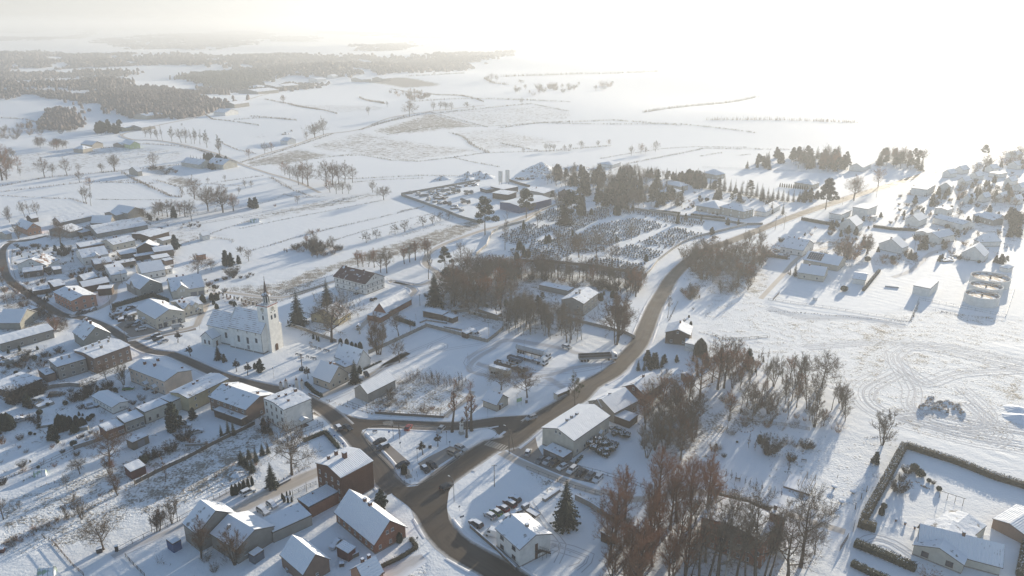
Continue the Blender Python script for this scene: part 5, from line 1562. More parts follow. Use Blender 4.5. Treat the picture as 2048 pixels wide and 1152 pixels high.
def fill(kinds,r,poly,n,h0,h1,label,group,dmin=0.0,seed=1,wide=1.0):
  """n plants scattered on the ground inside a polygon"""
  rnd = random.Random(seed)
  w = [G(r,*p)for p in poly]
  pts = [(p.x,p.y)for p in w]
  x0,x1 = min(p[0]for p in pts),max(p[0]for p in pts); y0,y1 = min(p[1]for p in pts),max(p[1]for p in pts)
  out = []; tries = 0
  while len(out) < n and tries < n * 60:
    tries += 1
    x,y = rnd.uniform(x0,x1),rnd.uniform(y0,y1)
    if not point_in_poly(np.array([x]),np.array([y]),pts)[0]: continue
    if dmin and any((x-a)**2+(y-b)**2<dmin*dmin for a,b in out): continue
    out.append((x,y))
    plant(rnd.choice(kinds),Vector((x,y,float(terrain(x,y)))),rnd.uniform(h0,h1),label,group,wide=wide)
  return out
# trees standing alone or in small groups, near part
T('round','S1',1290,240,70,'round brownish bare tree behind the kiosk, left of two')
T('round','S1',1497,300,75,'spreading round bare tree behind the green board')
T('mist','S1',1880,362,110,'tall bare tree with mistletoe at the roadside opposite the hall')
T('lollard','S1',897,575,200,'tall lopped tree on the square, leftmost of three',wide=1.0)
T('lollard','S1',1012,618,330,'shorter lopped tree on the square in front of the tallest')
T('lollard','S1',1052,565,200,'tall lopped tree on the square, rightmost of three')
T('globe','S1',663,757,655,'little ball crowned tree at the centre of the square')
T('globe','S1',783,692,600,'little ball crowned tree right of the other one on the square')
T('sapling','S1',475,635,530,'thin young tree beside the red car')
T('spruce','S2',1325,752,360,'big dark spruce between the office yard and the side lane',wide=1.05)
T('round','R4',1293,737,370,'large old bare tree in front of the yellow rectory')
many(['multi'],'R4',[(1665,837,560),(1680,838,600)],'one of two grey bare trees growing together beside the parish wall','twin bare trees by the parish wall')
T('grey','R4',1835,900,720,'bare tree standing alone in the snow right of the parish wall')
T('grey','R4',1830,690,480,'bare tree in front of the long brick barn')
T('sapling','T1',725,720,640,'small bare tree by the corner of the plot fence')
for i,(x,y,t,l) in enumerate([(65,740,655,'ball crowned tree at the left end of the churchyard lawn'),(165,852,765,'ball crowned tree left of the dark churchyard spruces'),
    (533,972,875,'ball crowned tree left of the pair near the church path'),(622,1002,905,'ball crowned tree right of the pair near the church path'),(1105,1032,940,'ball crowned tree beside the church gate')]):
  T('globe','R4',x,y,t,l)
T('spruce','R4',1028,602,315,'dark spruce right of the church tower')
T('spruce','R4',1262,455,218,'tall dark spruce between the tower and the vicarage')
T('spruce','R4',1482,1062,865,'dark spruce beside the pale cottage')
T('spruce','R4',388,875,752,'taller spruce of the pair on the churchyard lawn')
T('bushy','R4',435,895,830,'shorter bushy conifer of the pair on the churchyard lawn')
T('bushy','R4',725,972,870,'dark conifer with a pointed top right of the ball trees')
T('bushy','R4',680,950,900,'small dark conifer beside the pointed one')
T('bushy','R4',1520,985,925,'round dark shrub behind the cottage spruce')
many(['thuja'],'R4',[(1148,712,670),(1175,722,685),(1190,732,690)],'small columnar thuja by the church path','thujas by the church path')
many(['thujafat'],'R4',[(1365,748,708),(1415,755,712),(1455,770,735),(1487,778,745),(1522,790,738)],'dark conical thuja behind the white gabled barn','thujas behind the white barn')
many(['thuja','bushy'],'R4',[(990,595,530),(1005,600,535),(1020,610,560),(1065,625,575),(945,590,560),(1050,590,560)],'dark garden conifer behind the church tower','conifers behind the church tower')
many(['thujafat'],'R4',[(265,420,360),(335,400,345),(375,400,345),(520,450,410),(350,435,400),(375,470,430)],'dark clipped shrub in the churchyard garden','clipped shrubs by the churchyard')
T('round','R5',975,1000,640,'big twisted bare tree in the garden left of the brick house')
many(['spruce','slimspruce'],'R5',[(575,915,790),(628,960,850),(660,975,870),(690,900,760),(740,840,735),(785,830,725),(632,870,780),(605,940,830)],
  'dark spruce in the thick group below the white block','spruces below the white block')
T('spruce','R5',815,1097,890,'single dark spruce in front of the twisted tree')
many(['thuja'],'R6',[(503,508,430),(532,500,420),(562,480,405),(595,468,392),(628,445,375),(660,425,360)],'columnar thuja in the row beside the white car','row of six thujas')
many(['thuja'],'R6',[(900,535,492),(935,510,475),(962,503,470),(975,560,520),(945,565,525),(915,560,510)],'small dark thuja beside the two silver cars','little thujas by the yard')
T('bushy','R6',1690,600,462,'dark evergreen at the gable end of the long farmhouse')
T('thujafat','R6',1835,880,810,'round dark shrub against the farmhouse gable')
T('bushy','R2',1395,950,740,'large brown green conifer in front of the stepped row')
many(['slimspruce'],'R2',[(1775,1025,910),(1830,1010,860),(1870,1000,880)],'spruce by the fence below the large brown house','three spruces by the fence')
T('bushy','R2',1545,870,780,'dark ivy covered bush beside the yellow house')
many(['thujafat'],'R2',[(10,960,850),(40,955,840),(72,950,835)],'tall dark thuja at the left edge of the gardens','tall thujas at the left edge')
many(['thujafat'],'R2',[(490,965,845),(522,955,850),(600,975,900),(640,950,880),(670,940,870),(560,905,850),(610,890,845)],'dark clipped thuja among the snowy garden beds','clipped thujas in the gardens')
T('bushy','R2',430,1040,915,'round dark conifer at the corner of the snowy garden')
T('darkbush','R2',250,880,830,'low brown bush behind the parked grey car')
fill(['bushy','darkbush'],'R2',[(50,760),(200,800),(290,740),(320,660),(120,690)],9,3,5.5,'dark evergreen in the thick clump at the left edge','dark clump at the left edge',1.5,3)
fill(['bushy','darkbush'],'R2',[(540,750),(700,720),(900,610),(830,590),(600,680)],10,2,4,'dark evergreen shrub behind the low white outbuilding','shrubs behind the white outbuilding',1.2,4)
T('multi','R2',990,600,440,'yellowish bare tree in front of the brown block')
T('round','R2',850,560,440,'orange leaved small tree against the brown block')
T('grey','R2',205,440,330,'old crooked fruit tree left of the narrow grey house')
for x,y,t,l in [(1370,1130,1058,'brown clipped ball bush on the lawn, largest'),(1212,1190,1115,'brown ball bush left of the pair on the lawn'),(1265,1175,1125,'small brown ball bush right of the pair on the lawn'),(1150,1230,1160,'dark ball bush nearest the red shed')]:
  T('clipped' if 'dark' in l else 'darkbush','R2',x,y,t,l)
T('darkbush','R2',18,1400,1350,'bush at the far left of the lower gardens')
T('clipped','R3',590,110,65,'dark round bush beside the stone wall of the gardens')
T('round','R3',880,270,10,'big drooping olive brown tree left of the red shed',wide=.9)
many(['multi','red'],'R3',[(870,330,210),(900,330,230)],'reddish undergrowth tree at the foot of the olive brown tree','undergrowth by the red shed')
T('multi','R3',945,505,325,'bare branching tree beside the end of the board fence')
T('sapling','R3',1325,402,210,'young bare tree against the board fence')
T('round','R3',640,335,215,'small twiggy brown tree in the upper garden')
T('grey','R3',535,458,345,'little crooked bare tree in the middle garden')
T('grey','R3',28,700,540,'bare fruit tree at the left edge of the lower gardens')
T('grey','R3',160,620,555,'tiny bare fruit tree near the left edge')
T('round','R3',830,940,695,'yellowish spreading bare tree at the end of the garden lane')
T('multi','R3',655,700,520,'reddish bush tree at the hedge corner')
T('multi','R3',530,680,590,'grey bush tree left of the hedge corner')
many(['slim','multi'],'R3',[(1215,800,640),(1275,790,620),(1330,760,590),(1375,730,560),(1420,715,530),(1250,800,660)],'thin bare tree in the row along the wire fence','thin trees along the wire fence')
T('multi','R3',1605,1015,730,'bare tree in front of the tall grey barn',wide=.8)
T('multi','R3',1880,1060,790,'reddish grey bare tree in front of the workshop')
fill(['shoots','bush'],'R3',[(1560,1060),(1760,900),(1900,1000),(1850,1100),(1600,1140)],9,1.5,3.2,'tangled bare shrub below the workshop wall','shrubs below the workshop',1.0,6)
T('shoots','R3',1280,1050,985,'low snowy heap of twigs in the yard by the blue container')
fill(['bush','shoots'],'R3',[(0,900),(540,650),(620,670),(330,800),(20,960)],34,.7,1.4,'low bare shrub in the ragged hedge at lower left','ragged hedge at lower left',.8,7)
fill(['bush','shoots','bush'],'R3',[(1900,100),(2048,60),(2048,330),(1900,420),(1620,420),(1500,500),(1250,600),(1150,600),(1500,300)],26,.5,1.2,'tuft of bare weeds on the waste strip','weeds on the waste strip',2.0,8)
fill(['bush','shoots'],'R3',[(700,500),(1150,330),(1300,400),(900,620),(700,640)],16,.4,.9,'small dark weed clump between the gardens','weed clumps between the gardens',2.0,9)
fill(['bush','shoots','round'],'R2',[(300,330),(560,330),(380,420),(290,560),(150,500),(60,420)],14,1.0,2.6,'scrubby bush in the garden left of the grey house','scrub left of the grey house',1.5,10)
fill(['bush','darkbush'],'R2',[(560,1000),(760,960),(800,1020),(620,1090)],8,.8,1.6,'small bush beside the garden wall','bushes by the garden wall',1,11)
fill(['bush','multi'],'R2',[(1440,1040),(1800,1080),(1700,1140),(1480,1150)],6,1.5,3,'bare shrub inside the board fence','shrubs inside the board fence',1.5,12)
T('darkbush','R2',1475,1040,960,'snow dusted bush right of the large conifer')
# old village
T('round','R1',485,430,262,'very round dense brown tree at the village corner',wide=.8)
fill(['bushy','darkbush'],'R1',[(400,480),(560,470),(540,530),(400,530)],6,3,4.5,'dense brown bush under the round tree','bushes under the round tree',1,13)
T('multi','R1',150,390,280,'bare tree in front of the orange brick house')
fill(['grey','bare'],'R1',[(0,180),(60,190),(120,260),(20,300)],3,6,9,'bare tree at the far left edge of the village','trees at the far left of the village',3,14)
T('bushy','R1',1405,470,355,'dark pine behind the beige shed')
T('bushy','R1',840,640,605,'dark ivy mass by the white cube house')
T('bare','R1',845,660,560,'bare tree between the small brown house and the white cube house')
many(['bushy'],'R1',[(1810,600,480),(1850,605,500),(1910,590,520)],'dark conifer in the group behind the cream double garage house','dark conifers by the fields')
T('round','R1',1585,680,530,'wide bare tree behind the large cream house')
T('round','R1',1690,640,560,'lower brown tree beside the wide bare tree')
T('round','R1',1930,520,450,'bare tree at the field edge right of the dark conifers')
T('bare','R1',1990,570,470,'bare fruit tree farther right at the field edge')
T('darkbush','R1',1860,690,615,'low bush in the snow left of the long hedge')
fill(['darkbush'],'R1',[(1680,740),(1850,700),(2040,660),(2048,700),(1850,720)],9,1.0,1.8,'low dark bush along the ditch','bushes along the ditch',1,15)
fill(['bush','darkbush','bushy'],'R1',[(120,440),(350,420),(420,500),(300,480),(130,520)],14,1,2.2,'garden bush inside the street bend','bushes inside the street bend',1,16)
fill(['darkbush','bushy'],'R1',[(180,800),(400,830),(420,920),(300,900)],12,1,2.4,'dark bush in the garden of the pink house','bushes by the pink house',1,17)
fill(['darkbush','bushy','bush'],'R1',[(500,680),(640,660),(700,620),(760,640),(600,740)],10,1.2,2.6,'bush in the yard left of the dark barn','bushes by the dark barn',1,18)
fill(['round','bush'],'R1',[(0,560),(30,700),(230,880),(420,1010),(200,1000),(0,900)],20,2.2,4.5,'brown bushy growth on the slope below the old street','growth below the old street',2,19)
fill(['multi','bush'],'R1',[(260,960),(500,1020),(560,1140),(420,1130),(300,1040)],16,2,4,'yellowish scrub beside the steep roofed farmhouse','scrub by the farmhouse',1.5,20)
fill(['round','bushy','bare'],'R1',[(1010,165),(1150,170),(1250,230),(1200,260),(1100,230)],9,3.5,6,'brown tree in the clump behind the barns','clump behind the barns',2,21)
many(['round','grey','round','bushy','bare','round','grey'],'R1',[(1270,200,100),(1300,210,90),(1340,215,85),(1395,220,130),(1440,205,100),(1480,215,90),(1240,220,140)],'brown tree in the belt between the barns and the fields','tree belt behind the barns')
T('bare','R1',1535,250,120,'bare tree at the right end of the belt')
many(['bare','bare','grey'],'R1',[(1558,75,-30),(1665,170,0),(1785,180,-5)],'large bare tree in the row above the sloping meadow','large bare trees above the meadow')
T('grey','R1',1870,165,50,'smaller bare tree right of the large ones')
many(['slim','grey','slim'],'R1',[(665,90,-20),(690,110,-30),(728,125,-10)],'tall narrow poplar in the group of three above the village','three poplars above the village')
many(['grey','slim','grey'],'R1',[(200,215,95),(240,210,90),(300,215,95)],'thin bare tree in the group behind the orange house','bare trees behind the orange house')
fill(['bush','darkbush'],'R1',[(1420,270),(1600,260),(1600,300),(1440,320)],10,1,2,'dark shrub on the bank above the garden strips','shrubs on the bank',1.5,22)
# along the fields in the middle
many(['dead'],'U5',[(1010,580,505),(1090,550,485),(1242,515,440),(1318,495,415),(1465,450,378),(1540,430,365),(1600,410,345),(1670,395,340)],'gnarled old fruit tree in the orchard row across the meadow','gnarled orchard trees')
many(['red','bare','grey'],'U5',[(945,770,650),(985,775,655),(1030,775,650),(1075,780,645),(1125,820,650),(1175,825,630)],'bare tree in the clump directly behind the vicarage','bare trees behind the vicarage')
many(['red','bare'],'U5',[(1315,752,610),(1358,738,590),(1403,722,575),(1480,690,555),(1505,700,570)],'reddish tree in the row beside the village lane','row of trees by the village lane')
T('slim','U5',1508,875,640,'tall thin birch beside the snow lane')
T('pine','U5',1640,800,625,'dark pine left of the big wood')
T('bare','U5',1765,700,580,'bare tree behind the dark pine')
T('spruce','U5',1552,985,810,'slim dark spruce at the corner of the big wood')
fill(['bush','darkbush','multi'],'U5',[(280,690),(480,600),(640,580),(820,640),(700,710),(580,720),(560,680),(400,650),(330,700)],46,1.6,4.2,'bare bush in the oval thicket on the meadow','oval thicket on the meadow',1.6,23)
T('grey','U5',610,640,500,'taller bare tree rising from the oval thicket')
T('grey','U5',750,640,530,'bare tree at the right end of the oval thicket')
T('red','U5',535,600,525,'reddish young tree at the back of the oval thicket')
T('round','U5',1150,240,130,'round bare tree on the knoll')
T('bare','U5',1062,180,90,'bare tree left of the round one on the knoll')
many(['bare','grey','bare'],'U5',[(360,40,-60),(400,70,-40),(500,110,-50),(545,130,-60),(470,120,-40),(690,130,-60),(740,120,-60),(790,110,-50),(840,105,-60),(900,100,-30),(870,190,110),(770,190,90),(720,180,80),(820,190,90)],'bare tree in the loose row around the hollow lane','trees around the hollow lane')
many(['bushy'],'U5',[(85,300,220),(125,305,215)],'small dark tree of the pair on the pasture','pair of dark trees on the pasture')
T('bare','U5',460,270,205,'little bare tree on the pasture')
T('bush','U5',280,292,270,'low bush on the pasture')
fill(['bush','shoots'],'U5',[(530,500),(650,480),(650,500),(540,520)],6,1.5,2.6,'bare bush on the meadow boundary, left clump','boundary bushes',1,24)
# middle distance, left
many(['bare','grey','round'],'U4',[(755,790,620),(865,890,690),(985,900,700),(1065,890,760)],'wide bare oak in the row below the fields','oaks below the fields')
many(['bare','grey'],'U4',[(115,570,445),(10,565,505),(430,540,430),(1000,650,600),(865,665,625),(1165,705,640),(1210,700,645),(1110,755,700)],'bare tree on a field boundary below the two white houses','boundary trees')
many(['bare','grey'],'U1',[(285,1068,955),(335,1065,990),(428,1055,950),(735,1030,930),(650,1035,985),(45,1080,930),(15,1090,880),(130,1060,1010),(505,1040,990)],'bare tree on the long boundary of the ploughed field','trees on the long field boundary')
many(['mist','slim','mist','grey'],'U1',[(965,820,750),(1040,835,750),(1100,840,755),(1190,850,760),(1245,855,765),(1280,860,770),(1325,880,780),(1160,850,765),(1010,830,760),(1225,855,775),(1405,930,810),(930,815,760)],'poplar with mistletoe in the long row beside the country road','mistletoe poplars')
many(['slimspruce'],'U1',[(1225,970,920),(1240,965,925),(1260,960,930),(1285,960,935)],'small spruce left of the two cream houses','small spruces by the two houses')
fill(['bushy'],'U1',[(1300,950),(1420,960),(1480,1010),(1400,1020),(1330,1030)],24,6,9,'dark evergreen around the two cream houses','evergreens around the two houses',2,26)
fill(['bushy','pine'],'U1',[(620,800),(770,800),(780,760),(640,760)],26,9,13,'dark conifer beside the yellow farmhouse','conifers by the yellow farmhouse',3,27)
fill(['round','bare'],'U1',[(210,880),(420,910),(430,870),(240,850)],16,6,9,'brown tree at the left end of the hamlet','trees of the left hamlet',4,28)
fill(['bare','round','grey'],'U1',[(0,900),(150,920),(100,1090),(0,1090)],12,7,12,'big bare tree at the left edge of the fields','big trees at the left edge',5,29)
fill(['bare','round'],'U1',[(480,1060),(560,1000),(600,1150),(500,1150)],2,8,10,'pair of bare trees in front of the lone house','trees by the lone house',4,30)
fill(['bush','darkbush'],'U1',[(920,1020),(1120,1060),(1150,1030),(980,1000)],22,1.5,3,'bush in the brown thicket right of the lone house','thicket by the lone house',2,31)
fill(['bush','grey'],'U1',[(0,840),(480,780),(470,760),(200,720),(0,780)],40,4,8,'grey bare tree in the loose stand at the forest foot','loose trees at the forest foot',5,32)
many(['mist','slim'],'U1',[(2015,815,740),(1410,930,840)],'tall thin poplar by the log stacks','poplars by the log stacks')
many(['bare'],'U1',[(1595,950,890),(1695,920,850),(1740,905,850),(1960,830,780),(1810,590,550),(1165,745,725)],'bare roadside tree in the white fields','roadside trees in the white fields')
many(['bare','grey','round'],'U2',[(215,595,545),(760,672,620),(1020,680,590),(1175,645,590),(1215,640,585),(1250,640,590),(1290,640,590),(880,620,585),(1390,630,590),(1430,635,610),(1740,610,560),(1735,475,445),(1180,420,395),(470,800,690),(415,820,725),(1545,460,405),(1575,465,410),(1520,455,420)],'bare tree among the rolling white fields','trees of the rolling fields')
many(['bare','grey'],'U3',[(92,597,578),(180,592,560),(195,592,562),(212,592,563),(252,590,568),(275,587,562),(316,583,550),(384,576,549),(425,570,546),(513,608,570),(550,600,563),(567,600,575),(608,592,553)],'bare tree on the white slope above the works','trees on the slope above the works')
fill(['bare','bush'],'U3',[(20,350),(440,335),(440,360),(150,385),(30,380)],36,7,12,'tree in the pale belt across the fields','pale tree belt across the fields',6,33)
fill(['bush','bare'],'U2',[(880,530),(1100,520),(1160,560),(1050,590),(980,560)],50,4,9,'tree in the round copse in the valley','round copse in the valley',4,34)
# big wood in the middle
fill(['red','bare','round','grey'],'P',[(878,600),(900,560),(945,545),(1010,560),(1050,590),(1010,625),(960,630),(900,625)],46,9,15,'bare brown tree in the thick wood left of the slim trees','thick wood left of the slim trees',2.6,35)
many(['spruce','pine'],'T1',[(925,525,245),(1010,420,230)],'dark evergreen standing in the left edge of the thick wood','evergreens in the thick wood')
T('bare','T1',1075,530,200,'stout bare tree with dark trunk behind the timber shed')
fill(['slim','grey','slim','bare'],'P',[(1010,560),(1150,565),(1240,580),(1275,592),(1285,570),(1180,552),(1040,545),(960,545)],120,7.5,12,'slim tree in the dense strip of wood below the cemetery wall','strip of wood below the cemetery',1.6,36)
fill(['bush','darkbush'],'P',[(1020,560),(1270,590),(1285,575),(1040,545)],40,2,4,'undergrowth bush in the strip below the cemetery wall','undergrowth below the cemetery',1.5,37)
fill(['slim','slim','grey'],'P',[(990,640),(1050,625),(1130,655),(1160,660),(1165,690),(1120,685),(1080,672),(1020,668)],62,9,14,'slim tall tree of the grove beside the lorry yard','slim grove beside the lorry yard',1.5,38)
fill(['bushy','pine'],'P',[(1010,610),(1085,600),(1095,635),(1030,640)],12,3,6,'olive conifer among the slim trees','conifers among the slim trees',2.5,39)
many(['multi','round','multi'],'T2',[(830,835,450),(850,800,480),(870,760,500)],'yellowish dense tree mass at the roadside below the grey block','roadside tree mass by the grey block')
T('bare','T2',990,455,240,'bare tree at the corner of the cemetery wall')
many(['thujafat','bushy'],'T2',[(710,485,425),(735,440,405),(805,460,405),(835,465,415),(695,470,430)],'dark round shrub beside the grey block','round shrubs beside the grey block')
fill(['multi','bush','grey'],'T2',[(1380,130),(1560,60),(2000,30),(2040,160),(1880,440),(1640,430),(1500,300),(1430,240)],120,4,9,'grey leafless tree in the dense thicket right of the main road','dense thicket right of the main road',2.4,40)
fill(['bush','multi'],'T2',[(1340,420),(1480,400),(1500,480),(1350,480)],14,2,4.5,'bare shrub on the right verge of the main road','shrubs on the right verge',1.5,41)
T('slim','T2',1245,625,430,'tall thin bare tree on the right verge of the main road')
# grove right of the main road
fill(['multi','red','bare','red'],'S3',[(1000,760),(1150,700),(1250,640),(1400,640),(1500,780),(1450,1000),(1300,1100),(1180,1060),(1200,900),(1060,860)],19,8,13,'bare reddish tree in the grove behind the hall','grove behind the hall',3.0,42)
fill(['multi','red','bare'],'S3',[(1040,620),(1200,520),(1350,480),(1480,560),(1300,680),(1100,700)],11,7,10,'brown tree close behind the gabled houses','trees close behind the gabled houses',2.6,43)
many(['multi'],'S3',[(1080,1022,800),(1140,960,720)],'dark branching tree on the lawn beside the grove','branching trees on the lawn')
many(['bare','red'],'S3',[(1645,475,100),(1695,465,140),(1500,560,230),(1600,420,200)],'tall bare tree with open crown at the back of the grove','tall trees at the back of the grove')
fill(['slimspruce','bushy'],'S3',[(980,340),(1200,330),(1230,260),(1080,250)],10,4,6,'dark conifer behind the brown gabled house with leafy roof','conifers behind the leafy roof',2,44)
fill(['slim','multi','grey','red'],'P',[(1440,735),(1520,715),(1640,790),(1690,810),(1690,865),(1600,855),(1520,850),(1450,860),(1420,800)],58,5,12,'bare tree in the open wood beside the boulder field','open wood by the boulder field',3.2,45)
fill(['shoots','bush'],'P',[(1440,800),(1690,830),(1690,870),(1450,870)],40,1.5,3,'undergrowth in the open wood beside the boulder field','undergrowth by the boulder field',1.5,46)
fill(['slimspruce','bushy'],'P',[(1330,720),(1500,700),(1560,740),(1400,760)],14,3,6,'conifer scattered in the back of the grove','conifers in the back of the grove',3,47)
T('round','S6',430,615,370,'solitary bare tree at the edge of the sunny field')
T('multi','S6',915,1080,850,'bare multi stemmed tree by the corner of the long hedge',wide=1.1)
fill(['red'],'P',[(1245,1010),(1400,990),(1440,1060),(1400,1160),(1360,1240),(1240,1250),(1215,1140)],22,14,18,'tall russet tree in the foreground grove','foreground grove of russet trees',2.6,48,wide=.9)
fill(['red','multi'],'P',[(1210,1090),(1290,1080),(1300,1200),(1210,1200)],9,7,11,'lower russet tree at the left side of the foreground grove','lower russet trees of the foreground grove',2,49)
many(['slim','slim','grey','slim'],'S4',[(1490,1180,560),(1400,1200,640),(1340,1210,520),(1270,1190,600),(1190,1180,560),(1560,1210,680),(1640,1230,560),(1700,1240,620),(1760,1150,640),(1080,1200,640),(1130,1160,900)],'tall slender bare tree in the row before the brick manor','slender trees before the manor')
T('multi','S4',1160,720,560,'russet shrub tree at the bend of the garden path')
T('bare','S5',260,1080,470,'large forked bare tree right of the brick tower')
T('grey','S5',375,980,760,'small bare tree right of the large forked one')
T('bare','S5',160,1160,700,'bare tree at the bottom edge beside the forked tree')
T('darkbush','S4',1762,165,45,'dense rounded brown bush on the wide garden')
many(['bush','darkbush'],'S5',[(215,120,80),(300,130,70),(160,100,40),(350,130,90)],'low brown bush right of the dense rounded one','low brown bushes on the wide garden')
T('bushy','S5',858,255,155,'small russet conifer near the hedge')
many(['sapling'],'S4',[(1325,350,275),(1405,375,300),(1445,385,310),(1485,395,330),(1520,400,345),(1560,425,360),(1600,430,370),(1645,450,380),(1690,470,400),(1748,480,430),(1795,500,440),(1845,520,455),(1640,150,60),(1590,130,20),(1900,330,200)],'thin young fruit tree in the garden row','young fruit trees')
many(['bush','sapling'],'S5',[(480,665,590),(430,640,570),(370,620,570),(555,375,340)],'small twiggy shrub below the wooden platform','twiggy shrubs below the platform')
T('clipped','S5',1168,310,250,'round grey green bush at the rockery, largest')
many(['clipped','darkbush'],'S5',[(1210,355,290),(1110,330,280),(1240,355,320),(1070,385,335),(1285,400,368),(1320,415,390),(1365,470,430)],'shrub in the curved rockery of the bungalow garden','rockery shrubs')
T('darkbush','S5',1045,478,390,'dry brown bush at the lower end of the rockery')
T('clipped','S5',925,610,565,'dark ball bush near the long hedge')
T('thujafat','S5',905,660,600,'olive green shrub under the dark ball bush')
T('bush','S5',1275,1190,1100,'brown leafless shrub in front of the bungalow window')
many(['snowjuniper'],'S3',[(700,940,860),(740,975,900),(790,930,880),(840,830,780),(890,850,800)],'snow laden juniper at the corner of the hall garden','snow laden junipers')
# saplings on the fenced wild plot
fill(['slim','sapling','shoots'],'S1',[(480,150),(600,130),(900,170),(1080,200),(1000,260),(850,240),(650,190),(500,190)],46,2.6,4.6,'thin sapling along the back of the fenced wild plot','saplings of the wild plot',1.0,50)
fill(['shoots','sapling','bush'],'S1',[(180,390),(300,300),(440,230),(480,300),(800,400),(820,450),(400,430),(250,400)],40,1.0,2.4,'weedy shoot on the fenced wild plot','weeds of the wild plot',1.2,51)
# cemetery trees
many(['pine'],'T4',[(680,680,390)],'tall larch like pine beside the village lane, nearest the works')
T('pine','T4',1010,560,320,'slim pine at the cemetery wall in front of the blue hall')
many(['spruce','pine','grey'],'T4',[(1320,600,320),(1370,580,330),(1260,500,340)],'orange brown larch at the top corner of the cemetery','larches at the cemetery corner')
T('slim','T4',840,800,520,'birch just inside the cemetery wall')
many(['bare','round','grey'],'T4',[(1270,820,640),(1430,860,680),(1570,860,640),(1690,950,740),(1400,800,690),(1100,620,480),(1850,720,600),(1830,500,330)],'bare tree standing among the graves','bare trees among the graves')
many(['thuja','thujafat'],'T4',[(988,640,570),(957,800,730),(990,860,770),(1025,860,800),(1165,755,685),(1190,740,680),(1330,600,540),(1450,520,420),(1380,690,640),(1735,520,440),(1440,520,440),(935,880,820),(1150,880,840),(1970,890,840),(1730,740,690),(1530,520,470)],'dark cypress among the graves','cypresses among the graves')
many(['bushy','thuja'],'T5',[(895,835,775),(620,750,670),(685,720,665),(1105,760,715),(365,1050,1000),(810,730,690),(1020,760,700)],'dark evergreen near the upper wall of the cemetery','evergreens by the upper cemetery wall')
# woods near the works and villas
fill(['slim','grey','bushy','slim'],'T4',[(1170,300),(1200,200),(1400,190),(1700,220),(1760,300),(1660,420),(1450,410),(1350,330),(1250,300)],90,8,12,'slim tree in the wood behind the works','wood behind the works',2.6,52)
fill(['spruce','bushy','slimspruce','grey'],'T5',[(180,340),(400,380),(620,400),(780,400),(860,440),(780,480),(730,440),(600,400),(380,370),(180,360)],120,7,11,'dark tree in the wooded belt behind the paired villas','wooded belt behind the villas',2.4,53)
fill(['bushy','pine','grey','spruce'],'T5',[(60,560),(100,440),(330,420),(420,400),(420,560),(690,600),(640,640),(400,640),(250,660),(80,610)],60,7,12,'dark tree in the wood around the lower villa','wood around the lower villa',3,54)
many(['slimspruce'],'T5',[(840,470,375),(880,475,370),(920,480,365),(955,490,350),(990,495,350),(1040,500,385),(1080,505,390),(1130,520,400),(1170,530,395),(1210,535,400),(1250,540,410),(1290,550,420),(1340,560,445),(1380,560,455),(1420,560,450),(1460,570,460),(1500,575,470),(1545,575,470)],'spruce in the long row behind the villas','spruce row behind the villas')
fill(['bushy','spruce'],'T5',[(1580,580),(1740,590),(1750,540),(1600,530)],12,6,9,'broad spruce right of the spruce row','broad spruces',3,55)
many(['slimspruce'],'T5',[(1335,665,550),(1370,670,555),(1460,680,570),(1150,430,400)],'dark garden spruce near the hip roofed house','garden spruces by the hip roof')
many(['pine','bare'],'T5',[(1805,635,410),(2030,565,380)],'tall tree on the verge of the far main road','verge trees of the far main road')
fill(['spruce','pine'],'T5',[(1170,310),(1370,320),(1360,250),(1200,250)],16,8,12,'dense pine of the square clump in the white field','square pine clump',3,56)
fill(['pine','spruce','bare'],'T6',[(180,480),(560,500),(560,380),(260,380)],40,10,15,'tall pine in the sunlit stand behind the field','sunlit pine stand',3.5,57)
fill(['pine','spruce','bare'],'T6',[(850,440),(1240,500),(1250,400),(900,380)],40,9,14,'tall pine in the right part of the sunlit stand','right part of the pine stand',3.5,58)
many(['thuja'],'T6',[(95+18*i,615+2*i,585+2*i)for i in range(13)],'clipped thuja in the evenly spaced row','evenly spaced thuja row')
many(['pine','bare','bare','pine'],'T6',[(460,795,560),(685,710,540),(880,620,470),(1730,380,280)],'tall roadside tree in the haze','roadside trees in the haze')
fill(['bare','bush','bushy'],'T6',[(1250,700),(1700,600),(2048,640),(2048,760),(1500,760)],26,4,8,'garden tree in the far right plots','garden trees of the far right plots',6,59)
fill(['bushy','bare'],'T6',[(1900,1020),(2048,1040),(2048,850),(1920,870)],14,6,10,'dark tree at the right edge beside the terraces','dark trees at the right edge',3,60)
fill(['bare','bushy','bush'],'T6',[(1550,560),(1900,470),(2048,480),(2048,330),(1700,420)],24,5,9,'garden tree beyond the long road','garden trees beyond the long road',6,61)
# right hand plots
many(['multi','bush','multi'],'T3',[(630,480,310),(660,470,320),(780,440,290),(800,430,300),(600,460,330)],'reddish bare garden tree between the two gabled houses','reddish garden trees')
fill(['bush','shoots'],'T3',[(860,520),(1030,520),(1050,460),(900,450)],14,1.5,3,'bare shrub in front of the brick chimney house','shrubs before the brick chimney house',1.5,62)
many(['slimspruce'],'T3',[(215,610,490),(175,600,540),(160,590,550)],'dark spruce at the left end of the cream house','spruces by the cream house')
fill(['bushy','darkbush'],'T3',[(1110,500),(1200,480),(1180,430),(1090,440)],8,2,4,'dark shrub right of the brick chimney house','shrubs right of the brick chimney house',1.5,63)
many(['bushy','pine','bushy'],'T3',[(1245,395,280),(1500,330,240),(1470,310,250),(1860,510,430),(1900,520,450),(1820,500,440),(505,240,160),(540,245,165),(640,270,200),(700,280,210)],'dark garden evergreen in the sunny plots','garden evergreens of the sunny plots')
T('clipped','T3',608,730,680,'single russet ball bush on the garden corner')
many(['thujafat'],'T2',[(1505,925,800),(1490,920,830)],'dark thuja beside the pale garage','thujas beside the pale garage')
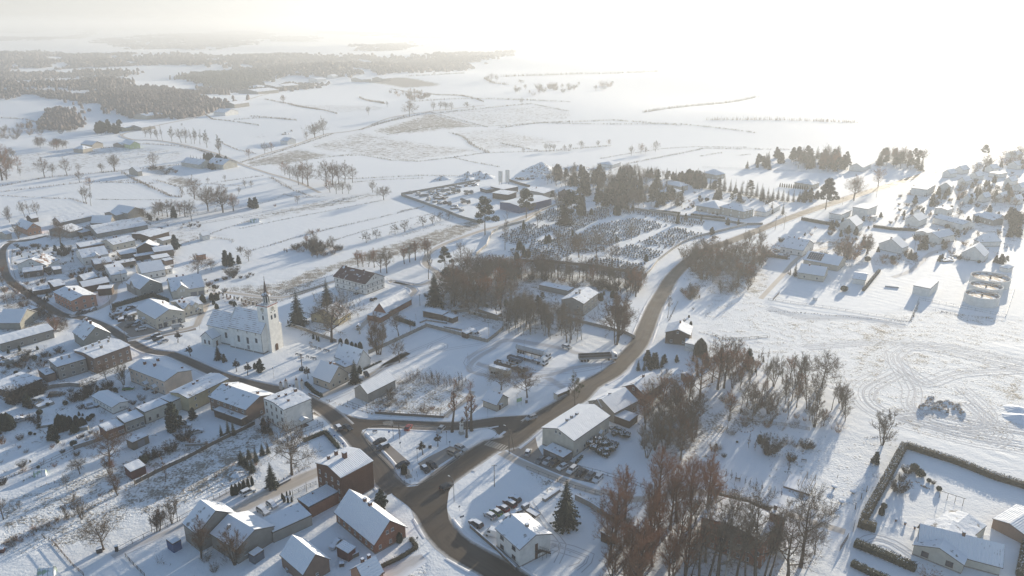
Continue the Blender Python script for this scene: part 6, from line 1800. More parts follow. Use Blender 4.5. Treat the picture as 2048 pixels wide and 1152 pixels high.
many(['bush','thujafat'],'T2',[(1450,555,540),(1415,620,600),(1378,650,630),(1430,680,650),(1848,830,805)],'little shrub on the field behind the brown gabled house','little shrubs on the field')
fill(['bushy','bare','bushy','round'],'T6',[(1000,820),(1250,640),(1900,560),(2048,600),(2048,980),(1300,960)],50,3.5,7,'garden evergreen or fruit tree between the far right houses','garden trees between the far right houses',4,71)
fill(['bushy','bare','multi'],'T3',[(80,320),(900,60),(1950,280),(1990,600),(1200,520)],36,2.5,5,'garden tree between the sunny white houses','garden trees between the white houses',4,72)
fill(['pine','bushy'],'T5',[(1270,230),(1700,330),(2000,330),(2048,260),(1600,200)],30,8,12,'tall pine in the belt behind the curved roof','pine belt behind the curved roof',3,73)
fill(['bushy','spruce','pine','slim'],'P',[(1100,402),(1240,350),(1400,364),(1600,408),(1560,418),(1380,402),(1300,420),(1180,425)],80,7,11,'tree in the long dark belt above the cemetery','dark belt above the cemetery',3,75)
CL = ['bush','darkbush','clipped','bushy','bush','shoots']
for i,(r,p,n,lb) in enumerate([('R1',[(100,450),(560,450),(620,560),(560,660),(130,740)],60,'garden bush in the plots inside the street bend'),('R1',[(180,750),(560,680),(700,620),(900,640),(860,760),(560,700),(420,830)],50,'garden bush behind the pink house'),
    ('R1',[(560,400),(1400,380),(1420,640),(1000,640),(860,600)],60,'shrub squeezed between the farm sheds'),('R1',[(560,250),(1300,230),(1400,330),(600,400)],50,'shrub in the big barnyard'),
    ('R1',[(820,880),(1080,960),(1100,1060),(860,1040)],20,'shrub in the inn garden'),('R1',[(1620,700),(1900,860),(2040,930),(1900,940),(1640,900)],34,'shrub in the garden behind the church'),
    ('R2',[(0,300),(560,300),(600,380),(360,480),(0,560)],50,'scrubby plant around the long grey barn'),('R2',[(60,800),(700,700),(1300,700),(900,920),(400,1000)],46,'small shrub in the snowy yards'),
    ('R2',[(300,700),(760,620),(1000,620),(900,700)],24,'shrub along the yard of the brown block'),('R3',[(0,0),(900,60),(560,300),(0,360)],30,'small shrub in the upper gardens'),
    ('T1',[(850,420),(1200,430),(1460,640),(1180,640),(860,560)],40,'shrub at the edge of the thick wood'),('T5',[(420,480),(1400,560),(1300,720),(500,640)],60,'garden shrub around the villas'),
    ('T3',[(60,300),(1200,160),(1950,280),(1900,520),(900,520),(300,500)],90,'garden shrub in the sunny plots'),('T6',[(900,640),(2000,500),(2048,900),(1400,900),(1000,820)],80,'garden shrub in the far right plots'),
    ('R5',[(560,560),(760,560),(900,700),(760,720)],14,'weedy shrub beside the white block'),('S4',[(1100,40),(1500,20),(2048,180),(2048,420),(1500,300)],10,'twiggy plant on the wide garden')]):
  fill(CL if i<13 or i==15 else['bushy','darkbush','bush','grey'],r,p,n,.8,2.2 if i<11 else 3.4,lb,lb.replace('shrub','shrubs').replace('bush ','bushes '),1.0,200+i)
# ---- hedges: long bodies of leaves
def hedge(label,r,pts,w,h,mat,top_snow=0.0,name='hedge',dens=26,lumpy=.12):
  P = PP(r,*pts); rnd = random.Random(len(label)); mb = MB(); ms = []
  for a,b in zip(P[:-1],P[1:]):
    d = b - a; L = d.length; d.normalize(); q = Vector((-d.y,d.x,0))
    n = max(2,int(L/1.2))
    for i in range(n):
      f0,f1 = i / n,(i+1.06) / n
      hh = h * rnd.uniform(.92,1.0)
      c0,c1 = a + d * L * f0,a + d * L * min(1,f1)
      for (s0,s1,z0,z1) in ((-.42,.42,0,.88),):
        vs = [tuple(c0+q*w*s0),tuple(c1+q*w*s0),tuple(c1+q*w*s1),tuple(c0+q*w*s1)]
        vs = [(x,y,c0.z)for x,y,z in vs] + [(x,y,c0.z+hh*z1)for x,y,z in vs]
        mb.add(vs,[(4,5,6,7),(0,1,5,4),(1,2,6,5),(2,3,7,6),(3,0,4,7)])
    m = int(L*dens*(w+h))
    for _ in range(m):
      f = rnd.random(); side = rnd.random()
      if side < .38: off,z,nn = -w / 2,rnd.random() * h,-q
      elif side < .76: off,z,nn = w / 2,rnd.random() * h,q
      else: off,z,nn = rnd.uniform(-.5,.5) * w,h * rnd.uniform(.9,1.03),Vector((0,0,1))
      c = a + d * (L*f) + q * (off+rnd.uniform(-lumpy,lumpy)); c.z = a.z + z
      l = rnd.uniform(.1,.26)
      x = Vector((rnd.gauss(0,1),rnd.gauss(0,1),rnd.gauss(0,1))).normalized() * l
      y = x.cross(nn).normalized() * l * .8 if x.cross(nn).length > 1e-3 else Vector((l,0,0))
      mi = 1 if (top_snow and nn.z>.5 and rnd.random()<top_snow) else 0
      mb.add([tuple(c-x),tuple(c+x),tuple(c+y+nn*l*.5)],[(0,1,2)],mi)
  o = build(mb,name,[mat,M_SNOWL])
  tag(o,label,'hedge')
hedge('long clipped hedge along the left and lower side of the bungalow garden','S5',[(770,700),(920,430),(1090,120)],1.9,2.0,M_HEDGE,.45)
hedge('long clipped hedge along the sunny field behind the bungalow garden','S5',[(1090,120),(1500,250),(1800,370),(2060,450),(2300,560)],1.8,2.0,M_HEDGE,.5)
hedge('thick olive corner end of the bungalow hedge beside the gate','S5',[(720,745),(860,790)],2.6,2.2,M_HEDGE,.1)
hedge('dark hedge between the bungalow drive and the lower garden','S5',[(690,905),(900,990),(1180,1110)],2.2,1.9,M_THUJA,.15)
hedge('second dark hedge at the bottom edge below the bungalow drive','S5',[(665,1065),(800,1130),(1000,1220)],1.6,1.6,M_THUJA,.15)
hedge('snowy hedge at the right edge of the bungalow plot','S5',[(2080,800),(2010,1160)],1.6,1.8,M_THUJA,.4)
hedge('tall narrow thuja hedge with toothed top behind the white inn','R1',[(900,945),(1060,900),(1220,855)],1.0,2.3,M_THUJA)
hedge('end return of the thuja hedge behind the white inn','R1',[(1220,850),(1350,900)],1.0,2.0,M_THUJA)
hedge('dark hedge in front of the pale cottage by the church gate','R4',[(1085,1075),(1150,1140),(1215,1180)],1.1,1.3,M_THUJA)
hedge('dark L shaped hedge around the small lawn above the brick house, back run','R5',[(1070,735),(1240,665)],1.0,1.2,M_THUJA)
hedge('dark L shaped hedge around the small lawn above the brick house, street run','R5',[(1240,665),(1350,790)],1.0,1.2,M_THUJA)
hedge('low brown hedge along the pavement in front of the long farmhouse','R6',[(1925,860),(1975,930),(1850,1010),(1650,1105)],.9,.9,M_HEDGE)
hedge('dark hedge in front of the lower paired villa','T5',[(395,655),(640,680)],1.5,2.2,M_THUJA)
hedge('dark hedge in front of the long villa','T5',[(725,690),(1000,720)],1.5,2.2,M_THUJA)
hedge('dark hedge around the plot beside the far main road','T3',[(268,160),(420,190),(600,215)],1.6,2.2,M_THUJA)
hedge('dark hedge between the sunny white gardens','T3',[(840,218),(1000,240),(1200,250)],1.6,1.8,M_THUJA)
hedge('low hedge on the left of the lane beside the dark shrub','S3',[(495,1085),(560,1015)],.7,.8,M_THUJA,.4)
hedge('dark vine covered screen along the fenced plot behind the brick barn','T1',[(605,640),(760,690)],1.0,2.0,M_THUJA)
hedge('low hedge in the snow beside the white gabled barn','R4',[(1550,958),(1690,892)],.7,.6,M_THUJA,.5)
hedge('brown hedge in front of the brick manor','S4',[(1310,500),(1550,560),(1800,640)],.9,1.0,M_HEDGE,.3)
hedge('dark hedge along the gardens beside the birch thicket','T3',[(-20,450),(155,475)],1.2,1.8,M_HEDGE)
hedge('hedge behind the small white shed on the sunny plots','T3',[(760,730),(890,570)],1.2,1.4,M_HEDGE,.4)
# ------------------------------------------------------------------ vehicles
def carpaint(n,c):
  k = ('paint',n)
  if k not in MATS:
    m = plain('car_paint_'+n,c,0.35,0.05)
    m.node_tree.nodes['Principled BSDF'].inputs['Specular IOR Level'].default_value = .5
    MATS[k] = m
  return MATS[k]
PAINT = {'black':(.018,.018,.02),'dark':(.045,.047,.052),'silver':(.42,.43,.44),'white':(.70,.70,.70),'red':(.22,.02,.015),'darkred':(.09,.015,.015),
    'green':(.07,.20,.03),'beige':(.28,.25,.21),'brown':(.10,.07,.05),'grey':(.16,.165,.17),'blue':(.03,.06,.16)}
SHAPES = {  # length, width, then side profile: lower body and glasshouse
  'hatch':(4.1,1.75,[(-2.05,.35),(2.05,.35),(2.05,.72),(1.15,.95),(-1.95,1.0),(-2.05,.8)],[(1.05,.95),(.35,1.42),(-1.35,1.47),(-1.9,1.0)]),
  'saloon':(4.5,1.78,[(-2.25,.35),(2.25,.35),(2.25,.70),(1.15,.93),(-1.5,.98),(-2.2,.95),(-2.25,.75)],[(1.0,.93),(.25,1.40),(-.95,1.42),(-1.65,.98)]),
  'estate':(4.6,1.8,[(-2.3,.35),(2.3,.35),(2.3,.74),(1.25,.98),(-2.2,1.02),(-2.3,.8)],[(1.15,.98),(.5,1.50),(-1.9,1.52),(-2.2,1.02)]),
  'suv':(4.6,1.9,[(-2.3,.42),(2.3,.42),(2.3,.88),(1.25,1.1),(-2.2,1.14),(-2.3,.9)],[(1.15,1.1),(.5,1.66),(-1.8,1.70),(-2.2,1.14)]),
  'van':(5.2,2.0,[(-2.6,.4),(2.6,.4),(2.6,1.0),(1.9,1.25),(1.2,2.15),(-2.6,2.2)],[(1.92,1.27),(1.3,2.05),(.6,2.05),(.6,1.3)]),
}
CARC = {}
def car_mesh(shape,paint,snow):
  k = (shape,paint,snow)
  if k in CARC: return CARC[k]
  L,Wd,body,gh = SHAPES[shape]
  hw = Wd / 2; pm = carpaint(paint,PAINT[paint]); out = []
  mb = MB()
  n = len(body)
  for (y0,y1,ins) in ((-hw,hw,.0),):
    vs = []
    for y,s in ((-hw,.96),(-hw+.1,1),(hw-.1,1),(hw,.96)):
      vs += [(x*s,y,z if abs(s-1)<.01 else .4+(z-.4)*.93)for x,z in body]
    fs = [tuple(range(n-1,-1,-1)),tuple(3*n+i for i in range(n))]
    fs += [(k2*n+i,k2*n+(i+1)%n,(k2+1)*n+(i+1)%n,(k2+1)*n+i)for k2 in range(3)for i in range(n)]
    mb.add(vs,fs)
  if shape != 'van':
    # roof skin on top of the glasshouse
    r = gh[1],gh[2]
    w2 = hw * .74
    mb.add([(r[0][0],-w2,r[0][1]+.005),(r[1][0],-w2,r[1][1]+.005),(r[1][0],w2,r[1][1]+.005),(r[0][0],w2,r[0][1]+.005),
        (r[0][0],-w2,r[0][1]+.05),(r[1][0],-w2,r[1][1]+.05),(r[1][0],w2,r[1][1]+.05),(r[0][0],w2,r[0][1]+.05)],
       [(3,2,1,0),(4,5,6,7),(0,1,5,4),(1,2,6,5),(2,3,7,6),(3,0,4,7)])
    for x0,z0,x1,z1 in ((gh[0][0],gh[0][1],gh[1][0],gh[1][1]),(gh[3][0],gh[3][1],gh[2][0],gh[2][1]),((gh[0][0]+gh[3][0])/2,gh[0][1],(gh[1][0]+gh[2][0])/2,gh[1][1])):
      for sg in (-1,1):
        mb.tube([(x0,sg*(hw*.93),z0),(x1,sg*(hw*.75),z1+.02)],[.035,.035],4)
  for sg in (-1,1): mb.box(.9,1.05,sg*(hw+.1)-.08,sg*(hw+.1)+.08,.98,1.12)
  out.append(('body',mb.mesh('body',[pm])))
  g = MB()
  if shape != 'van':
    w1,w2 = hw * .92,hw * .74
    vs = []
    for y1_,y2_ in ((-w1,-w2),(w1,w2)):
      vs += [(gh[0][0],y1_,gh[0][1]),(gh[1][0],y2_,gh[1][1]),(gh[2][0],y2_,gh[2][1]),(gh[3][0],y1_,gh[3][1])]
    g.add(vs,[(0,1,2,3),(7,6,5,4),(0,4,5,1),(1,5,6,2),(2,6,7,3),(3,7,4,0)])
  else:
    for sg in (-1,1):
      g.extr([(.6,1.35),(1.65,1.35),(1.2,2.0),(.6,2.0)],'y',sg*hw-.012,sg*hw+.012)
    g.add([(1.93,-hw*.85,1.28),(1.93,hw*.85,1.28),(1.27,hw*.85,2.1),(1.27,-hw*.85,2.1)],[(0,1,2,3)])
  out.append(('windows',g.mesh('windows',[M_GLASS])))
  w = MB()
  w.tube([(0,-.11,0),(0,.11,0)],[.31,.31],12)
  wm = w.mesh('wheel',[M_BLACK])
  w = MB(); w.tube([(0,-.115,0),(0,.115,0)],[.17,.17],8); rim = w.mesh('rim',[M_METAL])
  l = MB(); l.box(-.03,.03,-.2,.2,-.08,.08); hl = l.mesh('headlight',[plain('lamp_glass',(.6,.6,.58),.2)])
  l = MB(); l.box(-.03,.03,-.16,.16,-.1,.1); tl = l.mesh('tail_light',[plain('tail_red',(.25,.01,.01),.3)])
  sn = None
  if snow:
    s = MB()
    if shape != 'van':
      s.box(gh[2][0]+.05,gh[1][0]-.05,-hw*.72,hw*.72,gh[1][1]+.055,gh[1][1]+.15)
      if snow > 1:
        s.extr([(gh[0][0]+.1,gh[0][1]+.01),(L/2-.12,.80),(L/2-.12,.86),(gh[0][0]+.1,gh[0][1]+.1)],'y',-hw*.85,hw*.85)
        s.extr([(gh[0][0],gh[0][1]+.02),(gh[1][0],gh[1][1]+.02),(gh[1][0],gh[1][1]+.12),(gh[0][0]+.1,gh[0][1]+.1)],'y',-hw*.7,hw*.7)
    else: s.box(-2.5,1.1,-hw*.9,hw*.9,2.2,2.3)
    sn = s.mesh('snow_cover',[M_SNOWL])
  CARC[k] = (out,wm,rim,hl,tl,sn,L,hw)
  return CARC[k]
def car(r,back,front,shape,paint,label,snow=0,group=None):
  """back and front: pixels of the two ends, front is the bonnet"""
  a,b = G(r,*back,.3),G(r,*front,.3)
  d = b - a; d.z = 0
  c = (a+b) / 2
  parts,wm,rim,hl,tl,sn,L,hw = car_mesh(shape,paint,snow)
  o = NO('van' if shape=='van' else 'car',None); COL.objects.link(o)
  o.location = (c.x,c.y,float(terrain(c.x,c.y))+.05); o.rotation_euler = (0,0,math.atan2(d.y,d.x))
  tag(o,label,'van' if shape=='van' else 'car',group)
  for n,m in parts: link(n,m,o)
  for x in (-L*.31,L*.31):
    for y in (-hw+.08,hw-.08):
      w = link('wheel',wm,o,(x,y,.31)); link('rim',rim,w)
  for y in (-hw*.68,hw*.68):
    link('headlight',hl,o,(L/2,y,.64)); link('tail_light',tl,o,(-L/2,y,.82))
  if sn: link('snow_cover',sn,o)
  return o
CG = 'cars around the village square'
for a in [
  ('S1',(800,1045),(902,990),'estate','black','black car driving out of the junction, long shadow behind it'),
  ('S1',(1575,452),(1480,487),'suv','silver','silver car driving on the main road past the kiosk'),
  ('S1',(522,582),(572,512),'hatch','red','bright red car on the north side of the square'),
  ('S1',(835,530),(778,590),'hatch','silver','silver car beside the leftmost lopped tree'),
  ('S1',(365,640),(268,675),'saloon','black','black saloon left of the square, upper of two'),
  ('S1',(392,682),(292,725),'estate','dark','dark car with a pale bonnet below the black saloon',1),
  ('S1',(550,825),(448,862),'saloon','black','black car beside the memorial stone'),
  ('S1',(650,850),(715,910),'hatch','black','black car with snow on its roof by the main road',1),
  ('S1',(705,822),(770,872),'saloon','black','black car right of the snow roofed one by the main road'),
  ('S1',(925,692),(1012,730),'estate','silver','silver estate right of the square, upper of two'),
  ('S1',(862,735),(958,772),'estate','beige','muddy beige estate right of the square, lower of two'),
  ('S1',(25,525),(95,565),'saloon','dark','dark car driving on the street left of the square'),
  ('R5',(1375,660),(1318,598),'suv','dark','dark car with snow on its roof near the street fence',1),
  ('S1',(1488,778),(1520,712),'hatch','silver','silver car alone beside the leaning double pole',1),
  ('S1',(1632,788),(1572,828),'hatch','grey','grey car first in the row before the hall garage'),
  ('S1',(1692,795),(1632,838),'hatch','silver','silver car second in the row before the hall garage'),
  ('S1',(1750,812),(1672,858),'hatch','brown','brown car right against the hall garage wall'),
  ('S1',(1818,842),(1740,882),'hatch','white','white car after the brown one in the row'),
  ('S1',(1892,855),(1822,915),'estate','white','white estate left of the gap of sunlight in the row'),
  ('S1',(1968,882),(1888,940),'hatch','black','black car next to the white estate in the row'),
  ('S1',(2040,905),(1962,965),'hatch','grey','grey car next but one to the white estate'),
  ('S2',(1618,342),(1548,410),'estate','white','white car last of the row on the side lane'),
  ('S2',(655,768),(560,712),'estate','dark','dark car with thick snow alone in the office yard',2),
  ('S2',(760,700),(680,650),'hatch','silver','silver car with snow next to the green one',2),
  ('S2',(810,672),(730,620),'hatch','green','green car with snow in the office yard',2),
  ('S2',(865,640),(785,592),'hatch','red','red car with snow between the green and the dark red one',2),
  ('S2',(925,605),(835,550),'estate','darkred','dark red car with snow in the office yard',2),
  ('S2',(955,562),(885,522),'hatch','dark','dark car at the far end of the office yard row',2),
  ('S2',(880,680),(805,712),'hatch','white','white snowed-in car behind the office roof, left of two',2),
  ('S2',(985,640),(890,665),'hatch','white','white snowed-in car behind the office roof, right of two',2),
  ('S2',(840,735),(760,760),'saloon','white','white saloon half hidden by the office wall',2),
  ('S2',(800,835),(700,810),'van','white','small white van at the front corner of the office',1),
  ('T1',(1940,850),(2010,872),'estate','silver','small silver car beyond the lorries',1),
  ('T1',(1200,755),(1275,770),'van','white','white snowy van beside the carport',1),
  ('T1',(400,490),(455,465),'hatch','black','black car against the vicarage wall',1),
  ('R5',(1560,182),(1585,222),'hatch','black','black car behind the round roofed barn'),
  ('R6',(572,512),(672,465),'suv','white','white car in the yard beside the row of thujas',1),
  ('R6',(705,612),(785,665),'estate','silver','silver car with snow near the store, left of two',2),
  ('R6',(782,562),(850,612),'hatch','silver','silver car with snow near the store, right of two',2),
  ('R6',(1375,865),(1290,935),'saloon','white','car buried in snow beside the dark red shed',2),
  ('R2',(118,898),(208,868),'saloon','silver','silver car at the left edge of the gardens',2),
  ('R2',(1518,992),(1628,965),'estate','silver','silver estate on the snowy drive below the large brown house',2),
  ('R2',(402,688),(490,678),'suv','brown','brown jeep in the yard below the grey house',0),
  ('R2',(1285,200),(1205,215),'hatch','black','black car in the church car park, farthest of three',2),
  ('R2',(1305,225),(1225,245),'estate','black','black car in the church car park, middle of three',1),
  ('R2',(1345,242),(1262,268),'saloon','silver','silver car in the church car park, nearest of three',2),
  ('R2',(1170,150),(1085,165),'suv','white','white car in front of the inn'),
  ('R2',(1110,105),(1070,130),'estate','silver','silver car left of the white one by the inn',1),
  ('R2',(1065,120),(1010,140),'estate','black','black car left of the silver one by the inn'),
  ('R2',(1375,150),(1475,130),'van','silver','silver van on the road below the inn gable'),
  ('Z5',(80,460),(290,440),'estate','dark','dark car at the left side of the inn yard',2),
  ('Z5',(90,700),(150,770),'hatch','dark','dark car in the shade of the inn yard'),
  ('R1',(660,978),(615,1000),'hatch','black','dark car below the pink house, leftmost of three'),
  ('R1',(715,968),(670,988),'hatch','dark','dark car below the pink house, middle of three',1),
  ('R1',(765,950),(720,970),'hatch','grey','grey car below the pink house, rightmost of three',2),
  ('R1',(1465,855),(1550,840),'van','white','white van under snow by the double garage',1),
  ('R2',(1000,635),(1055,628),'hatch','green','dark green snowy car behind the long cream house',2),
  ('R2',(1440,930),(1520,925),'saloon','silver','snowy car behind the large conifer',2),
  ('P',(1422,478),(1436,472),'estate','dark','dark car on the main road beside the cemetery wall'),
]: car(*a[:6],snow=a[6]if len(a)>6 else 0,group=CG)
def wheels(o,xs,y,r=.5,w=.3):
  k = ('lw',r,w)
  if k not in CARC:
    m = MB(); m.tube([(0,-w/2,0),(0,w/2,0)],[r,r],12); CARC[k] = m.mesh('wheel',[M_BLACK])
  for x in xs:
    for s in (-1,1): link('wheel',CARC[k],o,(x,s*y,r))
def cab(o,x,paint='white',h=3.6):
  pm = carpaint(paint,PAINT[paint])
  mb = MB(); mb.extr([(x-1.1,.8),(x+1.1,.8),(x+1.15,1.6),(x+1.0,2.7),(x+.6,3.1),(x-.6,h),(x-1.1,h)],'y',-1.2,1.2)
  c = build(mb,'cab',[pm],o)
  mb = MB(); mb.add([(x+1.16,-1.05,1.75),(x+1.16,1.05,1.75),(x+1.03,1.0,2.65),(x+1.03,-1.0,2.65)],[(0,1,2,3)])
  for s in (-1,1): mb.extr([(x-.1,1.7),(x+1.0,1.7),(x+.85,2.5),(x-.1,2.5)],'y',s*1.2-.012,s*1.2+.012)
  build(mb,'windscreen',[M_GLASS],c)
  BX('bumper',M_FASC,c,x+1.1,x+1.25,-1.2,1.2,.45,1.1)
  for s in (-1,1):
    BX('headlight',plain('lamp_glass',(.6,.6,.58),.2),c,x+1.25,x+1.29,s*.95-.18,s*.95+.18,.75,.98)
  BX('snow_cover',M_SNOWL,c,x-1.0,x-.5,-1.1,1.1,h+.004,h+.12)
def lorry(r,back,front,kind,label,L=15.5):
  a,b = G(r,*back,.5),G(r,*front,.5); c = (a+b) / 2; d = b - a
  o = NO('trailer' if kind in('loaded','box','tipper')else 'lorry',None); COL.objects.link(o)
  o.location = (c.x,c.y,.04); o.rotation_euler = (0,0,math.atan2(d.y,d.x))
  tag(o,label,'trailer' if kind in('loaded','box','tipper')else 'lorry')
  h = L / 2
  if kind in ('tanker','curtain','flat'):
    cab(o,h-1.2); wheels(o,(h-.9,h-3.6,-h+1.2,-h+2.5,-h+3.8),1.0)
    x0,x1 = -h,h - 2.6
  else:
    x0,x1 = -h,h; wheels(o,(-h+1.2,-h+2.5,h-1.5),1.0)
  mb = MB(); mb.box(x0+.2,x1+(1.2 if kind in('tanker','curtain','flat')else 0),-.5,.5,.75,1.05); build(mb,'chassis',[M_FASC],o)
  if kind == 'tanker':
    mb = MB(); n = 14; pr = [(1.2*math.cos(2*math.pi*i/n),2.35+1.15*math.sin(2*math.pi*i/n))for i in range(n)]
    mb.extr(pr,'x',x0,x1); t = build(mb,'tank',[plain('tank_pale',(.42,.43,.44),.4,.06)],o)
    BX('snow_cover',M_SNOWL,t,x0+.3,x1-.3,-.55,.55,3.45,3.58)
    for i in range(4):
      mb = MB(); x = x0 + (i+.5) * (x1-x0) / 4; mb.extr([(p*1.02,2.35+(q-2.35)*1.02)for p,q in pr],'x',x-.05,x+.05); build(mb,'band',[M_METAL],t)
  elif kind == 'curtain':
    for s in (-1,1):
      BX('side_board',M_METAL,o,x0,x1,s*1.25-.04,s*1.25+.04,1.1,2.0)
      BX('side_board',plain('board_dark',(.12,.105,.09),.8),o,x0,x1,s*1.25-.05,s*1.25+.05,2.003,2.9)
    mb = MB(); mb.box(x1-.08,x1,-1.2,1.2,1.1,3.0); mb.box(x0,x0+.08,-1.2,1.2,1.1,2.9); build(mb,'end_board',[M_METAL],o)
    BX('snow_cover',M_SNOWL,o,x0+.1,x1-.1,-1.2,1.2,1.06,1.2)
  elif kind == 'flat':
    BX('flatbed',M_FASC,o,x0,x1,-1.25,1.25,1.1,1.3)
    mb = MB(); mb.box(x0+.4,x1-4,-1.1,1.1,1.304,1.42); mb.box(x1-3.4,x1-.4,-.9,.9,1.304,1.4); build(mb,'snow_cover',[M_SNOWL],o)
    for i in range(7):
      for s in (-1,1):
        mb = MB(); x = x0 + .4 + i * (x1-x0-.8) / 6; mb.box(x-.05,x+.05,s*1.2-.05,s*1.2+.05,1.305,2.6); build(mb,'stanchion',[M_METAL],o)
  elif kind == 'loaded':
    rnd = random.Random(4)
    for i in range(36):
      x = x0 + .5 + (x1-x0-1) * (i%12) / 11; y = -.8 + .8 * (i//12)
      mb = MB(); blob(mb,Vector((x,y,1.7)),.7,rnd,60,.8,.4); build(mb,'scrap_load',[M_DWOOD],o)
    for s in (-1,1):
      BX('side_board',plain('board_dark',(.12,.105,.09),.8),o,x0,x1,s*1.25-.05,s*1.25+.05,1.05,2.1)
    mb = MB()
    for i in range(26): blob(mb,Vector((rnd.uniform(x0+.4,x1-.4),rnd.uniform(-.9,.9),2.25)),.5,rnd,7,.2,.5)
    build(mb,'snow_cover',[M_SNOWL],o)
  elif kind == 'box':
    mb = MB(); mb.box(x0,x1,-1.2,1.2,1.06,3.0); b_ = build(mb,'box_body',[wallm('beige')],o)
    BX('snow_cover',M_SNOWL,b_,x0+.1,x1-.1,-1.1,1.1,3.004,3.12)
  elif kind == 'tipper':
    pm = wallm('bluegrey')
    for s in (-1,1):
      BX('side_board',pm,o,x0,x1,s*1.2-.04,s*1.2+.04,1.06,2.3)
      mb = MB(); x = x0 if s < 0 else x1; mb.box(x-.04,x+.04,-1.155,1.155,1.06,2.3); build(mb,'end_board',[pm],o)
    BX('snow_cover',M_SNOWL,o,x0+.05,x1-.05,-1.15,1.15,1.06,1.35)
  return o
lorry('T2',(520,962),(850,945),'curtain','lorry with long dark sided trailer turning out onto the main road',16)
lorry('T1',(1565,880),(1850,955),'tanker','tanker lorry with a pale tank, far side of the parked group',16)
lorry('T1',(1600,935),(1800,995),'flat','flatbed lorry with a white cab in front of the tanker',14)
lorry('T1',(1362,978),(1680,1075),'loaded','long trailer heaped with snowy scrap between the trees',14)
lorry('T1',(1340,1040),(1545,1095),'box','beige box trailer nearest the two round trees',9)
lorry('T1',(1505,952),(1615,985),'tipper','blue grey tipper trailer left of the flatbed lorry',6.5)
def flatbed_truck():
  a,b = G('S2',1120,690,.5),G('S2',965,600,.5); c = (a+b) / 2; d = b - a
  o = NO('pickup_truck',None); COL.objects.link(o)
  o.location = (c.x,c.y,.03); o.rotation_euler = (0,0,math.atan2(d.y,d.x))
  tag(o,'grey pickup truck with a snow covered flatbed behind the office','truck')
  mb = MB(); mb.extr([(1.2,.6),(3.0,.6),(3.0,1.2),(2.7,1.9),(2.3,2.3),(1.2,2.3)],'y',-1,1); c = build(mb,'cab',[carpaint('grey',PAINT['grey'])],o)
  BX('snow_cover',M_SNOWL,c,1.3,2.3,-.95,.95,2.304,2.42)
  mb = MB(); mb.box(-3.0,1.0,-1.1,1.1,.85,1.05); mb.box(-3.0,1.0,-1.1,-1.04,1.05,1.4); mb.box(-3.0,1.0,1.04,1.1,1.05,1.4); f = build(mb,'flatbed',[M_FASC],o)
  BX('snow_cover',M_SNOWL,f,-2.95,.95,-1.03,1.03,1.054,1.3)
  mb = MB()
  for s in (-1,1): mb.extr([(1.9,1.45),(2.75,1.45),(2.45,2.0),(1.9,2.0)],'y',s-.012,s+.012)
  build(mb,'side_window',[M_GLASS],c); wheels(o,(-1.8,2.1),.85,.38,.24)
flatbed_truck()
# mixer lorries and machines in the works yard
for i,(a,b,l) in enumerate([((385,345),(500,335),'mixer lorry in the works yard, left of the middle pair'),((490,355),(600,345),'mixer lorry in the works yard, right of the middle pair'),((485,415),(555,430),'snowy mixer lorry near the fence of the works')]):
  p,q = G('T4',*a,.5),G('T4',*b,.5); c = (p+q) / 2
  o = NO('mixer_lorry',None); COL.objects.link(o); o.location = (c.x,c.y,.03); o.rotation_euler = (0,0,math.atan2(q.y-p.y,q.x-p.x)+.2)
  tag(o,l,'lorry'); cab(o,3.2,'grey',3.0); wheels(o,(-2.8,-1.5,3.0),1.0)
  BX('chassis',M_FASC,o,-4,3,-.5,.5,.8,1.1)
  mb = MB(); mb.tube([(-4.2,0,3.0),(-3.2,0,2.9),(-.8,0,2.3),(1.6,0,1.9)],[.5,1.1,1.25,.7],12); build(mb,'drum',[wallm('grey')],o)
rnd = random.Random(12)
def scrap(r,pts,n,label,group,hmax=2.2):
  w = PP(r,*pts); xs = [(p.x,p.y)for p in w]
  x0,x1 = min(p[0]for p in xs),max(p[0]for p in xs); y0,y1 = min(p[1]for p in xs),max(p[1]for p in xs)
  k = 0
  while k < n:
    x,y = rnd.uniform(x0,x1),rnd.uniform(y0,y1)
    if not point_in_poly(np.array([x]),np.array([y]),xs)[0]: continue
    k += 1
    a,b,h = rnd.uniform(.8,3),rnd.uniform(.8,1.6),rnd.uniform(.5,hmax)
    mb = MB(); m = rnd.randrange(3)
    if m == 0: mb.box(-a,a,-b,b,0,h); mb.box(-a*.5,a*.3,-b*.8,b*.8,h,h*1.4)
    elif m == 1:
      for j in range(4): mb.box(-a,a,-b+j*b*.5,-b+j*b*.5+b*.35,0,h*(.5+.15*j))
    else: mb.extr([(-b,0),(b,0),(b*.6,h),(-b*.5,h)],'x',-a,a)
    o = build(mb,'yard_goods',[rnd.choice([M_DWOOD,M_METAL,M_FASC,wallm('conc'),wallm('grey')])],None,(x,y,0),rnd.uniform(0,3))
    s = MB(); s.box(-a*.9,a*.9,-b*.8,b*.8,h*(1.0 if m else 1.0)+.003,h+.1); build(s,'snow_cover',[M_SNOWL],o)
    tag(o,label,'yard goods',group)
scrap('T4',[(60,350),(250,330),(420,320),(330,420),(420,440),(530,480),(480,500),(300,430)],46,'snowy piece of stored equipment along the fence of the works','stored equipment at the works')
scrap('T4',[(330,310),(600,265),(620,280),(380,330)],14,'snowy crate or machine on the far side of the works yard','crates at the far side of the works',1.6)
scrap('T4',[(920,240),(1110,235),(1100,215),(950,210)],10,'dark machine part beside the gravel heaps','machine parts by the gravel heaps',1.6)
scrap('R2',[(290,750),(410,780),(360,700),(300,710)],9,'snowy item in the heap of farm junk','farm junk',1.0)
scrap('R2',[(-10,380),(70,400),(60,450),(-10,460)],8,'rusty item beside the old store','rusty items',1.4)
